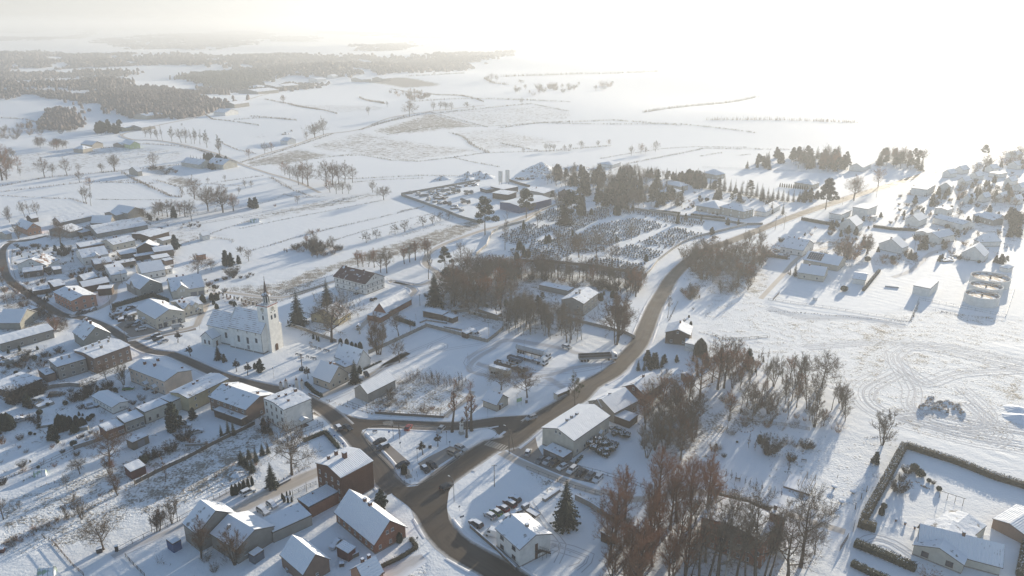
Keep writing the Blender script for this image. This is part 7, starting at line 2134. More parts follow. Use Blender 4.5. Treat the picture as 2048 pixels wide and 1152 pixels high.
scrap('R2',[(650,740),(700,740),(800,780),(760,790)],7,'snow dusted log pile by the white outbuilding','log piles',.7)
scrap('R2',[(880,20),(1040,-20),(1080,60),(960,90)],12,'snowy garden furniture in the inn yard','inn yard furniture',1.3)
scrap('T3',[(0,400),(150,420),(150,470),(0,450)],7,'stacked reddish timber by the white house','stacked timber',1.8)
scrap('U4',[(1420,270),(1560,240),(1620,262),(1440,280)],8,'snowy stack of logs on the open field','log stacks on the field',2.6)
scrap('T3',[(1380,490),(1500,440),(1500,480),(1400,500)],6,'garden store under snow near the steep gabled house','garden stores',1.0)
# gravel heaps
def heap(r,x,y,rad_,h,label,m=None):
  p = G(r,x,y); mb = MB(); n = 28; rn = random.Random(int(x)); vs = []; R = 7
  for k in range(R):
    f = 1 - k / R
    for i in range(n):
      a = 2 * math.pi * i / n; q = f * rad_ * (1+.14*math.sin(3*a+x)+rn.uniform(-.06,.06))
      vs.append((q*math.cos(a),q*math.sin(a)*.8,h*(1-f**1.0)*rn.uniform(.92,1.05)if k else-.05))
  vs.append((0,0,h))
  fs = [(k*n+i,k*n+(i+1)%n,(k+1)*n+(i+1)%n,(k+1)*n+i)for k in range(R-1)for i in range(n)] + [((R-1)*n+i,(R-1)*n+(i+1)%n,R*n)for i in range(n)]
  mb.add(vs,fs)
  o = build(mb,'gravel_heap',[m or snow_roof('heap',(.22,.19,.16),.50)],None,(p.x,p.y,p.z)); tag(o,label,'heap')
heap('T4',1130,170,17,9,'largest grey gravel heap beside the wood')
heap('T4',1110,215,12,4.5,'snowy heap in front of the largest gravel heap')
heap('T4',690,220,9,4,'white heap right of the works track')
heap('T4',640,195,8,3.5,'small white heap behind the others')
heap('T4',540,240,9,3.5,'grey white heap in the middle of the works')
heap('T4',335,235,8,3.2,'outermost snowy heap on the left of the works')
heap('T4',545,200,5,3.6,'dark pointed heap of earth')
heap('T4',1420,150,14,3.5,'flat yellowish heap at the edge of the wood')
heap('S6',2000,800,5,1.2,'low snow mound at the right edge of the field',M_SNOWL)
heap('S6',2030,870,6,1.5,'second low snow mound below the first',M_SNOWL)
heap('R3',1890,340,2.6,1.0,'small dark heap beside the twisted tree garden')
# silos
for x,t,l in ((803,168,'left white cement silo'),(858,158,'right white cement silo, a little taller')):
  p = G('T4',x,290); h = height_of(p,'T4',t)
  o = E_('silo',p,0,l,'silo')
  mb = MB(); mb.tube([(0,0,3.2),(0,0,4.4),(0,0,h-.5),(0,0,h)],[.5,1.7,1.7,1.2],16); build(mb,'silo_body',[wallm('white')],o)
  mb = MB()
  for a in range(4): mb.cyl(1.4*math.cos(a*1.571+.7),1.4*math.sin(a*1.571+.7),0,4.4,.12,6)
  build(mb,'silo_legs',[M_METAL],o)
  BX('ladder',M_METAL,o,1.72,1.85,-.25,.25,1,h)
H('dark mixing plant under the two white silos','plant','T4',(770,285),(830,318),(905,285),4.0,'flat',0,'dgrey',base=0,name='mixing_plant')
H('dark low bunker left of the silos','bunker','T4',(672,300),(690,322),(772,300),2.6,'flat',0,'dgrey',base=0)
H('open canopy with a bright roof behind the blue hall','canopy','T4',(722,348),(865,362),(955,338),4.4,'flat',0,'dwood',base=0,over=.6)
# round tanks
for cx,cy,rx,hgt,l in ((1782,612,140,4.6,'rearmost of the three open round tanks'),(1748,680,118,4.6,'middle of the three open round tanks'),(1716,752,124,4.6,'foremost of the three open round tanks')):
  c = G('T3',cx,cy,hgt); e = G('T3',cx+rx,cy,hgt); R = (e-c).length
  o = E_('round_tank',(c.x,c.y,0),0,l,'tank')
  mb = MB(); n = 48; vs = []
  for z,q in ((0,R),(hgt,R),(hgt,R-.35),(1,R-.35)): vs += [(q*math.cos(2*math.pi*i/n),q*math.sin(2*math.pi*i/n),z)for i in range(n)]
  mb.add(vs,[(k*n+i,k*n+(i+1)%n,(k+1)*n+(i+1)%n,(k+1)*n+i)for k in range(3)for i in range(n)]); build(mb,'tank_wall',[wallm('white')],o)
  mb = MB(); mb.cyl(0,0,hgt-1.3,hgt-.9,R-.38,40); build(mb,'frozen_surface',[snow_roof('tank',(.20,.12,.08),.56)],o)
  mb = MB(); mb.box(-R,R,-.25,.25,hgt+.02,hgt+.12); mb.tube([(-R,.5,hgt+1),(R,.5,hgt+1)],[.04,.04],4); mb.tube([(-R,-.5,hgt+1),(R,-.5,hgt+1)],[.04,.04],4)
  for i in range(9): mb.cyl(-R+i*R/4,.5,hgt+.1,hgt+1,.03,4); mb.cyl(-R+i*R/4,-.5,hgt+.1,hgt+1,.03,4)
  mb.cyl(0,0,hgt-1,hgt+.02,.4,8); build(mb,'bridge_walkway',[M_FASC],o)
# ------------------------------------------------------------------ poles, lamps, signs
def pole(r,x,y,ty,label,kind='plain',name='utility_pole',cat='pole',r0=.13,m=None,arm=1.6,ang=0.0,group=None):
  p = G(r,x,y); h = max(1.0,height_of(p,r,ty))
  o = NO(name,None); COL.objects.link(o); o.location = p; o.rotation_euler = (0,0,ang); tag(o,label,cat,group)
  mb = MB(); mb.tube([(0,0,0),(0,0,h)],[r0,r0*.65],7); build(mb,'post',[m or M_DWOOD],o)
  if kind == 'lamp':
    mb = MB(); mb.tube([(0,0,h-.05),(arm*.5,0,h+.45),(arm,0,h+.5)],[.05,.045,.04],5); a = build(mb,'lamp_arm',[m or M_METAL],o)
    mb = MB(); mb.extr([(arm-.1,h+.42),(arm+.7,h+.5),(arm+.6,h+.62),(arm,h+.6)],'y',-.14,.14); build(mb,'lamp_head',[M_FRAME],a)
  elif kind == 'park':
    mb = MB(); mb.tube([(0,0,h),(0,0,h+.12),(0,0,h+.42),(0,0,h+.5)],[.08,.14,.2,.05],8); build(mb,'lamp_head',[M_FASC],o)
  elif kind == 'cross':
    mb = MB(); mb.box(-.8,.8,-.05,.05,h-.4,h-.3)
    for q in (-.7,-.3,.3,.7): mb.cyl(q,0,h-.3,h-.12,.05,6)
    build(mb,'cross_arm',[M_DWOOD],o)
  return o
pole('S1',1353,752,545,'upright wooden pole of the leaning pair by the hall, carrying a lamp','lamp','street_lamp','street lamp',.15,M_DWOOD,1.4,2.6)
a = G('S1',1393,725); b = G('S1',1358,750)
mb = MB(); hh = height_of(b,'S1',560); mb.tube([tuple(a),(b.x+.2,b.y+.2,hh)],[.15,.11],7); tag(build(mb,'utility_pole',[M_DWOOD]),'leaning wooden brace pole of the pair by the hall','pole')
pole('S1',913,1132,960,'curved street lamp at the right corner of the junction','lamp','street_lamp','street lamp',.10,M_METAL,1.6,2.4)
pole('S1',1235,1012,838,'wooden pole standing alone on the snow lawn','cross')
for x,y,t,l in ((620,812,712,'dark park lamp beside the centre tree of the square'),(855,675,580,'dark park lamp right of the ball tree on the square'),(427,628,535,'dark park lamp near the red car')):
  pole('S1',x,y,t,l,'park','park_lamp','lamp',.06,M_FASC)
pole('T1',1350,782,655,'floodlight pole at the corner of the fenced plot','cross',r0=.1)
pole('T1',1182,942,905,'thin pole on the open snow',r0=.05)
pole('T1',1632,1010,800,'thin lamp pole between the lorries','lamp','street_lamp','street lamp',.07,M_METAL)
pole('T1',800,525,435,'wooden pole at the end of the long brick barn','cross')
pole('T1',768,640,590,'short post at the vine screen',r0=.08)
pole('T2',687,577,488,'dark pole beside the grey block',r0=.12)
pole('R4',832,1030,948,'thin lamp pole on the church lawn','park','park_lamp','lamp',.05,M_FASC)
pole('R2',1008,262,155,'wooden pole at the bend of the church street','cross')
pole('R1',978,752,640,'wooden pole beside the white cube house','cross')
pole('R1',62,930,780,'wooden pole on the verge of the old street','cross')
pole('R1',885,945,835,'wooden pole at the corner of the inn yard','cross')
pole('R1',590,575,440,'wooden pole between the round tree and the white house','cross')
pole('R6',1095,478,400,'pale concrete pole beside the yard fence',r0=.12,m=M_STONEL)
pole('R6',985,530,460,'shorter pale concrete pole left of the other',r0=.12,m=M_STONEL)
pole('R2',1600,160,110,'thin pole at the church corner',r0=.06)
for x,y,t,l in ((57,955,865,'left pole of the pair beside the far main road'),(127,955,820,'tall right pole of the pair beside the far main road')):
  pole('T6',x,y,t,l,'cross')
pole('T6',595,760,700,'pole on the verge opposite the flat roofed houses','cross')
pole('T6',865,700,600,'pole on the sunlit verge','cross')
pole('T3',1165,430,320,'wooden pole right of the brick chimney house','cross')
pole('T5',1165,820,765,'pole at the upper gate of the cemetery',r0=.1)
pole('T5',1400,800,690,'pole beside the main road opposite the corner villa','cross')
pole('S2',1270,940,885,'dark pole at the foot of the outside stair',r0=.06)
pole('R3',1105,235,165,'thin pole on the lawn with ball bushes',r0=.05)
def sign(r,x,y,ty,label,w=.6,h=.6,m=None,disc=False):
  p = G(r,x,y); hh = max(1.6,height_of(p,r,ty))
  o = E_('road_sign',p,.5,label,'sign')
  mb = MB(); mb.cyl(0,0,0,hh,.035,6); build(mb,'post',[M_METAL],o)
  BX('sign_plate',m or plain('sign_back',(.22,.25,.28),.5),o,-w/2,w/2,-.06,-.03,hh-h,hh)
blue = plain('sign_blue',(.02,.10,.32),.5)
sign('S1',395,640,568,'blue edged sign on the left tip of the square',m=blue)
sign('S1',483,705,655,'small sign beside the thin young tree')
sign('S1',878,695,648,'sign right of the park lamp')
sign('R5',1320,745,678,'blue sign on the pavement above the brick house',m=blue)
sign('R5',1388,810,742,'second blue sign on the pavement above the brick house',m=blue)
sign('S2',475,632,588,'sign on the verge of the office lawn, upper one')
sign('S2',497,740,668,'wide dark board on the verge of the office lawn',1.3,.6)
sign('S2',140,905,838,'sign at the corner of the farmhouse pavement')
sign('T2',905,855,815,'small double sign near the exit of the lorry yard',.9,.4)
sign('T2',715,1055,985,'thin sign post at the lorry yard exit',.3,.3)
sign('Z6',195,830,600,'thin sign post in front of the kiosk',.3,.3)
def billboard():
  p = G('Z6',940,545); q = G('Z6',1040,515); o = NO('billboard',None); COL.objects.link(o)
  o.location = p; d = q - p; o.rotation_euler = (0,0,math.atan2(d.y,d.x)); tag(o,'pale green information board on two posts beside the kiosk','board')
  h = height_of(p,'Z6',350)
  for x in (.15,1.9):
    mb = MB(); mb.cyl(x,0,0,h,.05,6); build(mb,'post',[M_METAL],o)
  BX('board',plain('board_green',(.32,.46,.26),.6,.1),o,-.1,2.15,-.1,-.055,h-1.5,h)
billboard()
def busshelter():
  a,b = G('S1',1738,322),G('S1',1838,280); d = b - a; L = d.length
  o = E_('bus_shelter',a,math.atan2(d.y,d.x),'long open bus shelter with a pale end wall beside the main road','bus shelter')
  BX('end_wall',wallm('cream'),o,-.2,.1,-.1,1.8,0,2.3)
  mb = MB(); mb.box(.1,L,1.7,1.8,0,2.2); mb.box(L-.1,L,0,1.7,0,2.2); build(mb,'back_wall',[M_DWOOD],o)
  mb = MB(); mb.box(-.3,L+.2,-.3,2.0,2.31,2.4); rf = build(mb,'roof',[M_FASC],o)
  BX('snow_cover',M_SNOWL,rf,-.25,L+.15,-.25,1.95,2.404,2.52)
  BX('bench',M_DWOOD,o,.5,L-.5,1.3,1.65,.45,.52)
busshelter()
def shrine():
  p = G('S1',972,590); h = height_of(p,'S1',458)
  o = E_('wayside_shrine',p,.5,'white pillar shrine with small pitched roof on the square','shrine')
  s = h / 5.2
  mb = MB(); mb.box(-.8,.8,-.8,.8,0,.5*s); mb.box(-.65,.65,-.65,.65,.5*s,.8*s); build(mb,'plinth',[M_STONEL],o)
  mb = MB(); mb.box(-.5,.5,-.5,.5,.8*s,4.3*s); mb.box(-.58,.58,-.58,.58,2.4*s,2.5*s); mb.box(-.58,.58,-.58,.58,3.3*s,3.4*s); b = build(mb,'pillar',[wallm('white')],o)
  for z in (2.9,3.85):
    mb = MB(); mb.box(-.22,.22,-.53,-.49,(z-.3)*s,(z+.3)*s); mb.box(-.53,-.49,-.22,.22,(z-.3)*s,(z+.3)*s); build(mb,'niche',[M_FASC],b)
  mb = MB(); mb.extr([(-.75,4.25*s),(.75,4.25*s),(0,5.1*s)],'y',-.7,.7); r = build(mb,'roof',[M_FASC],o)
  mb = MB(); mb.extr([(-.78,4.30*s),(0,5.16*s),(.78,4.30*s),(.78,4.42*s),(0,5.28*s),(-.78,4.42*s)],'y',-.68,.68); build(mb,'snow_cover',[M_SNOWL],r)
shrine()
def memorial():
  p = G('S1',550,935)
  o = E_('memorial',p,.4,'pale stone memorial on a low plinth at the lower tip of the square','memorial')
  mb = MB(); mb.box(-1,1,-.8,.8,0,.25); mb.box(-.6,.6,-.5,.5,.25,.7); build(mb,'plinth',[M_STONEL],o)
  mb = MB(); mb.extr([(-.45,.7),(.45,.7),(.35,2.3),(0,2.6),(-.35,2.3)],'y',-.25,.25); build(mb,'stone',[M_STONEL],o)
  plant('thujafat',G('S1',515,910),3.2,'dark thuja behind the memorial stone')
  for i in range(10):
    a = i / 10 * 6.28; mb = MB(); mb.cyl(0,0,0,.9,.06,6); b = build(mb,'bollard',[M_FASC],None,(p.x+2.6*math.cos(a),p.y+3.2*math.sin(a),0)); tag(b,'small dark bollard in the ring around the memorial','bollard','bollards around the memorial')
memorial()
def bench(r,x,y,label,ang=.3,group=None):
  p = G(r,x,y); o = NO('bench',None); COL.objects.link(o); o.location = p; o.rotation_euler = (0,0,ang); tag(o,label,'bench',group)
  BX('seat',M_DWOOD,o,-.8,.8,-.22,.22,.42,.48)
  BX('backrest',M_DWOOD,o,-.8,.8,.2,.25,.55,.9)
  for q in (-.65,.65):
    BX('leg',M_METAL,o,q-.05,q+.05,-.2,.25,0,.42)
  BX('snow_cover',M_SNOWL,o,-.78,.78,-.2,.18,.484,.53)
bench('S1',280,583,'bench on the left tip of the square')
for x,y in ((1015,842),(1045,848),(1100,862),(1135,872),(1158,876),(1130,780),(1160,788),(1195,798),(1240,808),(1262,815),(1125,752)):
  bench('R4',x,y,'dark bench in the two rows on the church lawn',-.45,'benches on the church lawn')
for x,y,l in ((1925,225,'left picnic bench on the wide garden'),(2030,240,'right picnic bench on the wide garden'),(1500,390,'dark bench beside the row of young trees'),(1480,485,'left beam bench along the garden path'),(1650,538,'right beam bench along the garden path')):
  bench('S4',x,y,l,-.35)
def cross_monument():
  p = G('R4',1058,960); h = height_of(p,'R4',832)
  o = E_('mission_cross',p,.2,'tall dark mission cross with a snowy mound on the church lawn','cross')
  mb = MB(); mb.box(-.14,.14,-.14,.14,0,h); mb.box(-1.1,1.1,-.12,.12,h*.74,h*.74+.26); build(mb,'cross_beams',[M_DOOR],o)
  mb = MB(); blob(mb,Vector((0,0,.3)),1.3,random.Random(2),160,.8,.3); build(mb,'flower_mound',[M_THUJA],o)
  mb = MB(); blob(mb,Vector((0,0,.6)),1.1,random.Random(3),70,.6,.35); build(mb,'snow_cover',[M_SNOWL],o)
cross_monument()
def well():
  p = G('R4',1518,672); o = E_('well_figure',p,0,'small figure post below the little roofed well','statue')
  BX('plinth',M_STONEL,o,-.35,.35,-.3,.3,0,.8)
  mb = MB(); mb.tube([(0,0,.8),(0,0,1.3),(0,0,1.9),(0,0,2.1)],[.26,.3,.18,.1],8); mb.tube([(0,0,2.05),(0,0,2.2),(0,0,2.35)],[.1,.14,.06],8); build(mb,'figure',[M_STONEL],o)
  p = G('R4',1508,640); o = E_('well',p,0,'little well with a snowy pitched roof in the rectory garden','well')
  mb = MB(); mb.cyl(0,0,0,.9,.8,10); build(mb,'well_ring',[M_CONC],o)
  mb = MB()
  for q in (-.8,.8): mb.cyl(q,0,0,2.2,.07,5)
  build(mb,'well_post',[M_DWOOD],o)
  mb = MB(); mb.extr([(-1,2.0),(1,2.0),(0,2.9)],'y',-1.2,1.2); r = build(mb,'well_roof',[M_DWOOD],o)
  mb = MB(); mb.extr([(-1.02,2.04),(0,2.95),(1.02,2.04),(1.02,2.15),(0,3.06),(-1.02,2.15)],'y',-1.15,1.15); build(mb,'snow_cover',[M_SNOWL],r)
well()
def gate():
  for x,y,t,l in ((890,312,243,'leftmost low pillar of the church gate'),(932,312,222,'left tall pillar of the church gate'),(1018,318,208,'right tall pillar of the church gate'),(1060,310,222,'rightmost low pillar of the church gate')):
    p = G('R5',x,y); h = height_of(p,'R5',t); o = E_('gate_pillar',p,-.4,l,'gate pillar')
    mb = MB(); mb.box(-.45,.45,-.45,.45,0,h*.66); mb.box(-.55,.55,-.55,.55,h*.66+.002,h*.72); build(mb,'pillar',[wallm('white')],o)
    mb = MB(); mb.tube([(0,0,h*.72),(0,0,h*.8),(0,0,h*.84),(0,0,h)],[.42,.4,.15,.04],8); build(mb,'finial',[M_CHIM],o)
  a,b = G('R5',945,305),G('R5',1005,310); d = b - a; L = d.length
  o = E_('iron_gate',a,math.atan2(d.y,d.x),'double leaf iron gate with dark round emblems between the church pillars','gate')
  for k in range(2):
    mb = MB(); x0 = k * L / 2 + .03
    for i in range(9): mb.cyl(x0+i*(L/2-.1)/8,0,.1,2.0,.02,4)
    mb.box(x0,x0+L/2-.1,-.02,.02,.2,.28); mb.box(x0,x0+L/2-.1,-.02,.02,1.8,1.88); g = build(mb,'gate_leaf',[M_METAL],o)
    mb = MB(); mb.extr([(x0+L/4+.38*math.cos(t*.5236),1.15+.38*math.sin(t*.5236))for t in range(12)],'y',-.06,.06); build(mb,'emblem',[M_GLASS],g)
gate()
# ------------------------------------------------------------------ fences and walls
def wall_line(label,r,pts,h,w,mat,name='wall',cap=True,snow=True,step=None):
  P = PP(r,*pts) if not isinstance(r,type(None)) else pts
  mb = MB(); sn = MB()
  for a,b in zip(P[:-1],P[1:]):
    d = b - a; L = d.length; d.normalize(); q = Vector((-d.y,d.x,0)) * w / 2
    A,B = a + d * .0,b + d * (w*.48)
    vs = [A-q,B-q,B+q,A+q]
    mb.add([(v.x,v.y,v.z-.1)for v in vs]+[(v.x,v.y,v.z+h)for v in vs],[(3,2,1,0),(4,5,6,7),(0,1,5,4),(1,2,6,5),(2,3,7,6),(3,0,4,7)])
    if step:
      n = int(L/step)
      for i in range(n+1):
        c = a + d * min(L,i*step)
        mb.box(c.x-w*.9,c.x+w*.9,c.y-w*.9,c.y+w*.9,c.z,c.z+h+.18)
    if snow:
      q2 = q * .9
      vs = [A-q2,B-q2,B+q2,A+q2]
      sn.add([(v.x,v.y,v.z+h+.004)for v in vs]+[(v.x,v.y,v.z+h+.11)for v in vs],[(3,2,1,0),(4,5,6,7),(0,1,5,4),(1,2,6,5),(2,3,7,6),(3,0,4,7)])
  o = build(mb,name,[mat]); tag(o,label,'fence' if 'fence' in name else 'wall')
  if snow: build(sn,'snow_cover',[M_SNOWL],o)
def fence(label,r,pts,h=1.3,gap=2.4,m=None,rails=2,mesh=False,name='fence',pr=.05):
  P = PP(r,*pts); o = NO(name,None); COL.objects.link(o); tag(o,label,'fence'); o.location = P[0]
  m = m or M_DWOOD; key = ('fp',round(h,2),m.name,pr)
  if key not in CARC:
    mb = MB(); mb.box(-pr,pr,-pr,pr,0,h); CARC[key] = mb.mesh('fence_post',[m])
  rl = MB(); cnt = 0
  for a,b in zip(P[:-1],P[1:]):
    d = b - a; L = d.length; n = max(1,int(L/gap)); d.normalize(); q = Vector((-d.y,d.x,0)) * .02
    for i in range(n+1):
      c = a + d * (L*i/n) - P[0]
      cnt += 1
      if cnt <= 95: link('fence_post',CARC[key],o,(c.x,c.y,float(terrain(c.x+P[0].x,c.y+P[0].y))-P[0].z),math.atan2(d.y,d.x))
    nseg = max(1,int(L/12)) if L > 40 else 1
    for k in range(rails):
      z = h * (.95-k*(.8/max(1,rails-1))if rails>1 else .9); t = .03 if mesh else .05
      for sgm in range(nseg):
        A = a + d * (L*sgm/nseg) - P[0]; B = a + d * (L*(sgm+1)/nseg) - P[0]
        za = float(terrain(A.x+P[0].x,A.y+P[0].y)) - P[0].z; zb = float(terrain(B.x+P[0].x,B.y+P[0].y)) - P[0].z
        vs = [(A.x-q.x,A.y-q.y,za+z-t),(B.x-q.x,B.y-q.y,zb+z-t),(B.x-q.x,B.y-q.y,zb+z+t),(A.x-q.x,A.y-q.y,za+z+t),
           (A.x+q.x,A.y+q.y,za+z-t),(B.x+q.x,B.y+q.y,zb+z-t),(B.x+q.x,B.y+q.y,zb+z+t),(A.x+q.x,A.y+q.y,za+z+t)]
        rl.add(vs,[(0,1,2,3),(7,6,5,4),(3,2,6,7),(0,4,5,1)])
    if mesh:
      for i in range(int(L/.35)):
        c = a + d * (i*.35) - P[0]
        rl.box(c.x-.012,c.x+.012,c.y-.012,c.y+.012,.05,h*.95)
  build(rl,'rails',[m],o)
  return o
wall_line('white capped wall between the churchyard and the rectory garden','R4',[(975,615),(1060,640),(1150,675),(1290,722),(1330,738)],1.5,.3,M_CONC)
wall_line('grey wall from the twin bare trees up to the fenced plot','R4',[(1590,830),(1800,735),(2048,618)],1.7,.15,M_CONC,'panel_fence',step=2.5)
wall_line('pale concrete fence in front of the fenced plot','T1',[(845,692),(1010,735),(1180,780),(1338,820)],1.7,.12,M_CONC,'panel_fence',step=2.3)
wall_line('concrete fence at the right side of the fenced plot','T1',[(1338,820),(1410,765),(1468,712),(1468,650)],1.7,.12,M_CONC,'panel_fence',step=2.3)
wall_line('concrete fence behind the fenced plot under the wood','T1',[(1190,590),(1320,620),(1466,650)],1.6,.12,M_CONC,'panel_fence',step=2.3)
wall_line('short concrete fence left of the dark timber shed','T1',[(1050,580),(1190,575)],1.5,.12,M_CONC,'panel_fence',step=2.3)
wall_line('grey panel fence from the grey block down to the road','T2',[(395,620),(560,665),(700,700),(900,750),(985,790)],1.5,.12,M_CONC,'panel_fence',step=2.4)
wall_line('low wall of stacked blocks inside the fenced plot, left run','T1',[(800,665),(850,645),(1010,670)],.8,.5,M_CHIMG)
wall_line('low wall of stacked blocks inside the fenced plot, right run','T1',[(990,700),(1130,725)],.8,.5,M_CHIMG)
wall_line('concrete fence along the left and lower side of the works','T4',[(10,368),(160,420),(330,480),(470,540),(640,590)],2.0,.15,M_CONC,'panel_fence',step=3)
wall_line('concrete fence along the back of the works','T4',[(10,360),(300,310),(560,262),(640,250)],1.8,.15,M_CONC,'panel_fence',step=3)
wall_line('dark fence behind the silos','T4',[(870,250),(960,280),(1040,300)],2.2,.15,M_DWOOD,'panel_fence',step=3)
wall_line('white capped cemetery wall along the village lane','T4',[(610,838),(690,770),(710,715),(735,665),(790,632),(880,605),(1000,575),(1130,490),(1260,438),(1400,420)],1.6,.35,M_STONEL)
wall_line('pale cemetery wall curving along the main road','T5',[(330,1190),(400,1130),(460,1050),(570,965),(660,905),(760,862),(880,835),(960,815),(1080,785),(1170,765)],1.6,.35,M_STONEL)
wall_line('cemetery wall along the villas','T5',[(290,640),(480,670),(640,695),(820,715),(1000,735),(1170,762),(1300,760)],1.7,.3,M_CONC)
wall_line('long brown wall between cemetery and the strip of wood','T2',[(60,172),(400,190),(700,225),(900,255),(1075,290)],1.7,.25,M_DWOOD)
wall_line('grey wall across the churchyard lane','R4',[(960,362),(1240,280)],.5,.15,M_CONC)
for i in range(11):
  p = G('R4',395+i*30,355+i*9.5); mb = MB(); mb.box(-.3,.3,-.3,.3,0,1.7); b = build(mb,'wall_pillar',[M_DWOOD],None,p,.5)
  s = MB(); s.box(-.3,.3,-.3,.3,1.704,1.85); build(s,'snow_cover',[M_SNOWL],b); tag(b,'brick pillar in the row of the graveyard fence behind the church','pillar','pillars behind the church')
wall_line('long weathered board fence across the gardens','R3',[(1080,420),(1250,330),(1480,225),(1700,105),(1960,-20),(2040,-60)],1.3,.12,M_DWOOD,'board_fence',step=2.2)
wall_line('stone garden wall below the stepped row','R3',[(590,140),(760,85),(820,60)],1.4,.4,M_CHIMG)
wall_line('long retaining wall behind the stepped row','R2',[(1020,1090),(1180,1030)],1.5,.3,M_CONC)
wall_line('yellowish curved wall below the grey house','R2',[(320,660),(420,625),(560,610),(640,618)],1.6,.3,M_CHIMG)
wall_line('concrete wall around the snowy drive below the brown house','R5',[(120,770),(330,760),(440,680),(540,660)],.8,.15,M_CONC)
wall_line('grey wall along the foot of the store and workshop','R6',[(545,1050),(640,1000)],1.2,.2,M_CONC)
wall_line('dark wall beside the office along the pavement','S2',[(562,765),(640,835),(760,940),(925,1105)],1.0,.25,M_DWOOD)
wall_line('timber retaining wall between the big spruce and the grove','S2',[(1400,540),(1520,600),(1640,680),(1730,735)],1.8,.35,M_CHIMG)
wall_line('low concrete base by the side lane','S2',[(1150,555),(1260,480)],.9,1.2,M_CHIMG)
wall_line('stone wall along the lawn of the hall','R5',[(870,1085),(960,1040)],.5,.5,M_CHIMG)
wall_line('low wall in the snow beside the church gate lane','R5',[(1110,350),(1195,390)],.6,.4,M_CHIMG)
wall_line('dark kerb wall in front of the wild plot','S1',[(280,430),(500,445),(830,465)],.9,.15,M_DWOOD,'fence',snow=False)
fence('wire fence with dark posts along the front of the wild plot','S1',[(60,350),(150,385),(280,425),(550,440),(835,460)],1.3,2.6,M_FASC,2)
fence('wire fence from the wild plot up along the lane','S1',[(835,455),(900,405),(1000,320)],1.2,2.6,M_FASC,2)
fence('fence along the side lane above the office lawn','S2',[(1015,300),(1110,340),(1260,400),(1400,455),(1560,500),(1760,560)],1.3,2.4,M_FASC,2)
fence('fence between the parked cars and the hall garden','S2',[(1420,290),(1600,335),(1850,410),(2000,470)],1.2,2.4,M_FASC,2)
fence('fence around the front of the white block','R5',[(1000,680),(1130,640),(1225,600)],1.3,1.6,M_FASC,2,True)
fence('street fence with blue signs beside the hedge','R5',[(1180,580),(1300,700),(1390,780)],1.1,1.8,M_METAL,2)
fence('wire fence of the lower gardens','R3',[(940,960),(1060,895),(1240,810),(1440,710),(1560,640)],1.4,2.4,M_FASC,2)
fence('reddish wire fence running down the lower gardens','R3',[(420,880),(520,1000),(590,1080),(670,1150)],1.1,1.8,M_DOOR,3)
fence('short dark fence at the bottom of the lower gardens','R3',[(1005,1000),(1070,1070),(1160,1160)],1.2,1.8,M_FASC,3)
fence('ribbon of old fence across the middle gardens','R3',[(0,390),(180,330),(330,270),(500,190),(600,140)],1.0,3.0,M_DWOOD,2)
fence('grey yard fence beside the concrete poles','R6',[(980,505),(1080,455),(1170,420)],1.2,1.6,M_METAL,3)
fence('fence of the front yard behind the row of thujas','R6',[(300,560),(400,520),(500,470)],1.3,1.8,M_FASC,2)
fence('meadow fence behind the vicarage','U5',[(1175,880),(1280,905),(1390,925)],1.3,2.4,M_METAL,3,True)
fence('lane fence between vicarage lane and meadow','U5',[(330,1010),(640,920),(680,900)],1.2,3,M_FASC,2)
fence('long pasture fence across the white slope','U4',[(780,920),(1000,880),(1250,840),(1400,800),(1480,755),(1650,780),(1800,770)],1.2,6,M_DWOOD,2)
fence('second pasture fence below the first','U4',[(700,1010),(1000,960),(1300,900),(1600,880),(2048,810)],1.2,6,M_DWOOD,2)
fence('fence of the sunny orchard field','T5',[(820,300),(1180,318),(1560,330),(1900,350)],1.3,5,M_METAL,2)
fence('green mesh fence at the end of the garden lane','T3',[(38,805),(90,750)],1.3,1.2,M_FASC,3,True)
fence('fence at the lower edge of the tank plot','T3',[(0,800),(240,835),(500,870),(800,920),(1135,970)],1.1,3.0,M_METAL,2)
fence('fence around the round tanks','T3',[(1135,970),(1205,800),(1480,850),(1900,935),(1975,700)],1.3,3.0,M_METAL,2,False)
fence('garden fence beside the white car of the street bend','R1',[(100,480),(95,600),(130,730)],1.2,2.2,M_FASC,2)
fence('fence at the field edge below the solitary tree','S6',[(-20,910),(150,930),(330,965)],1.2,3,M_DWOOD,3)
fence('fence along the left verge of the far main road','S3',[(1600,40),(1690,80),(1900,75),(2040,60)],1.1,4,M_DWOOD,2)
fence('dark iron gate at the end of the garden path','S5',[(575,950),(640,850)],1.7,1.0,M_FASC,3,True,name='garden_gate')
fence('small dark gate by the hedge','S5',[(680,800),(690,745)],1.7,.9,M_FASC,3,True,name='garden_gate')
fence('path fence in front of the brick manor','S4',[(1320,520),(1500,590),(1700,640),(1800,680)],1.1,2,M_DWOOD,2)
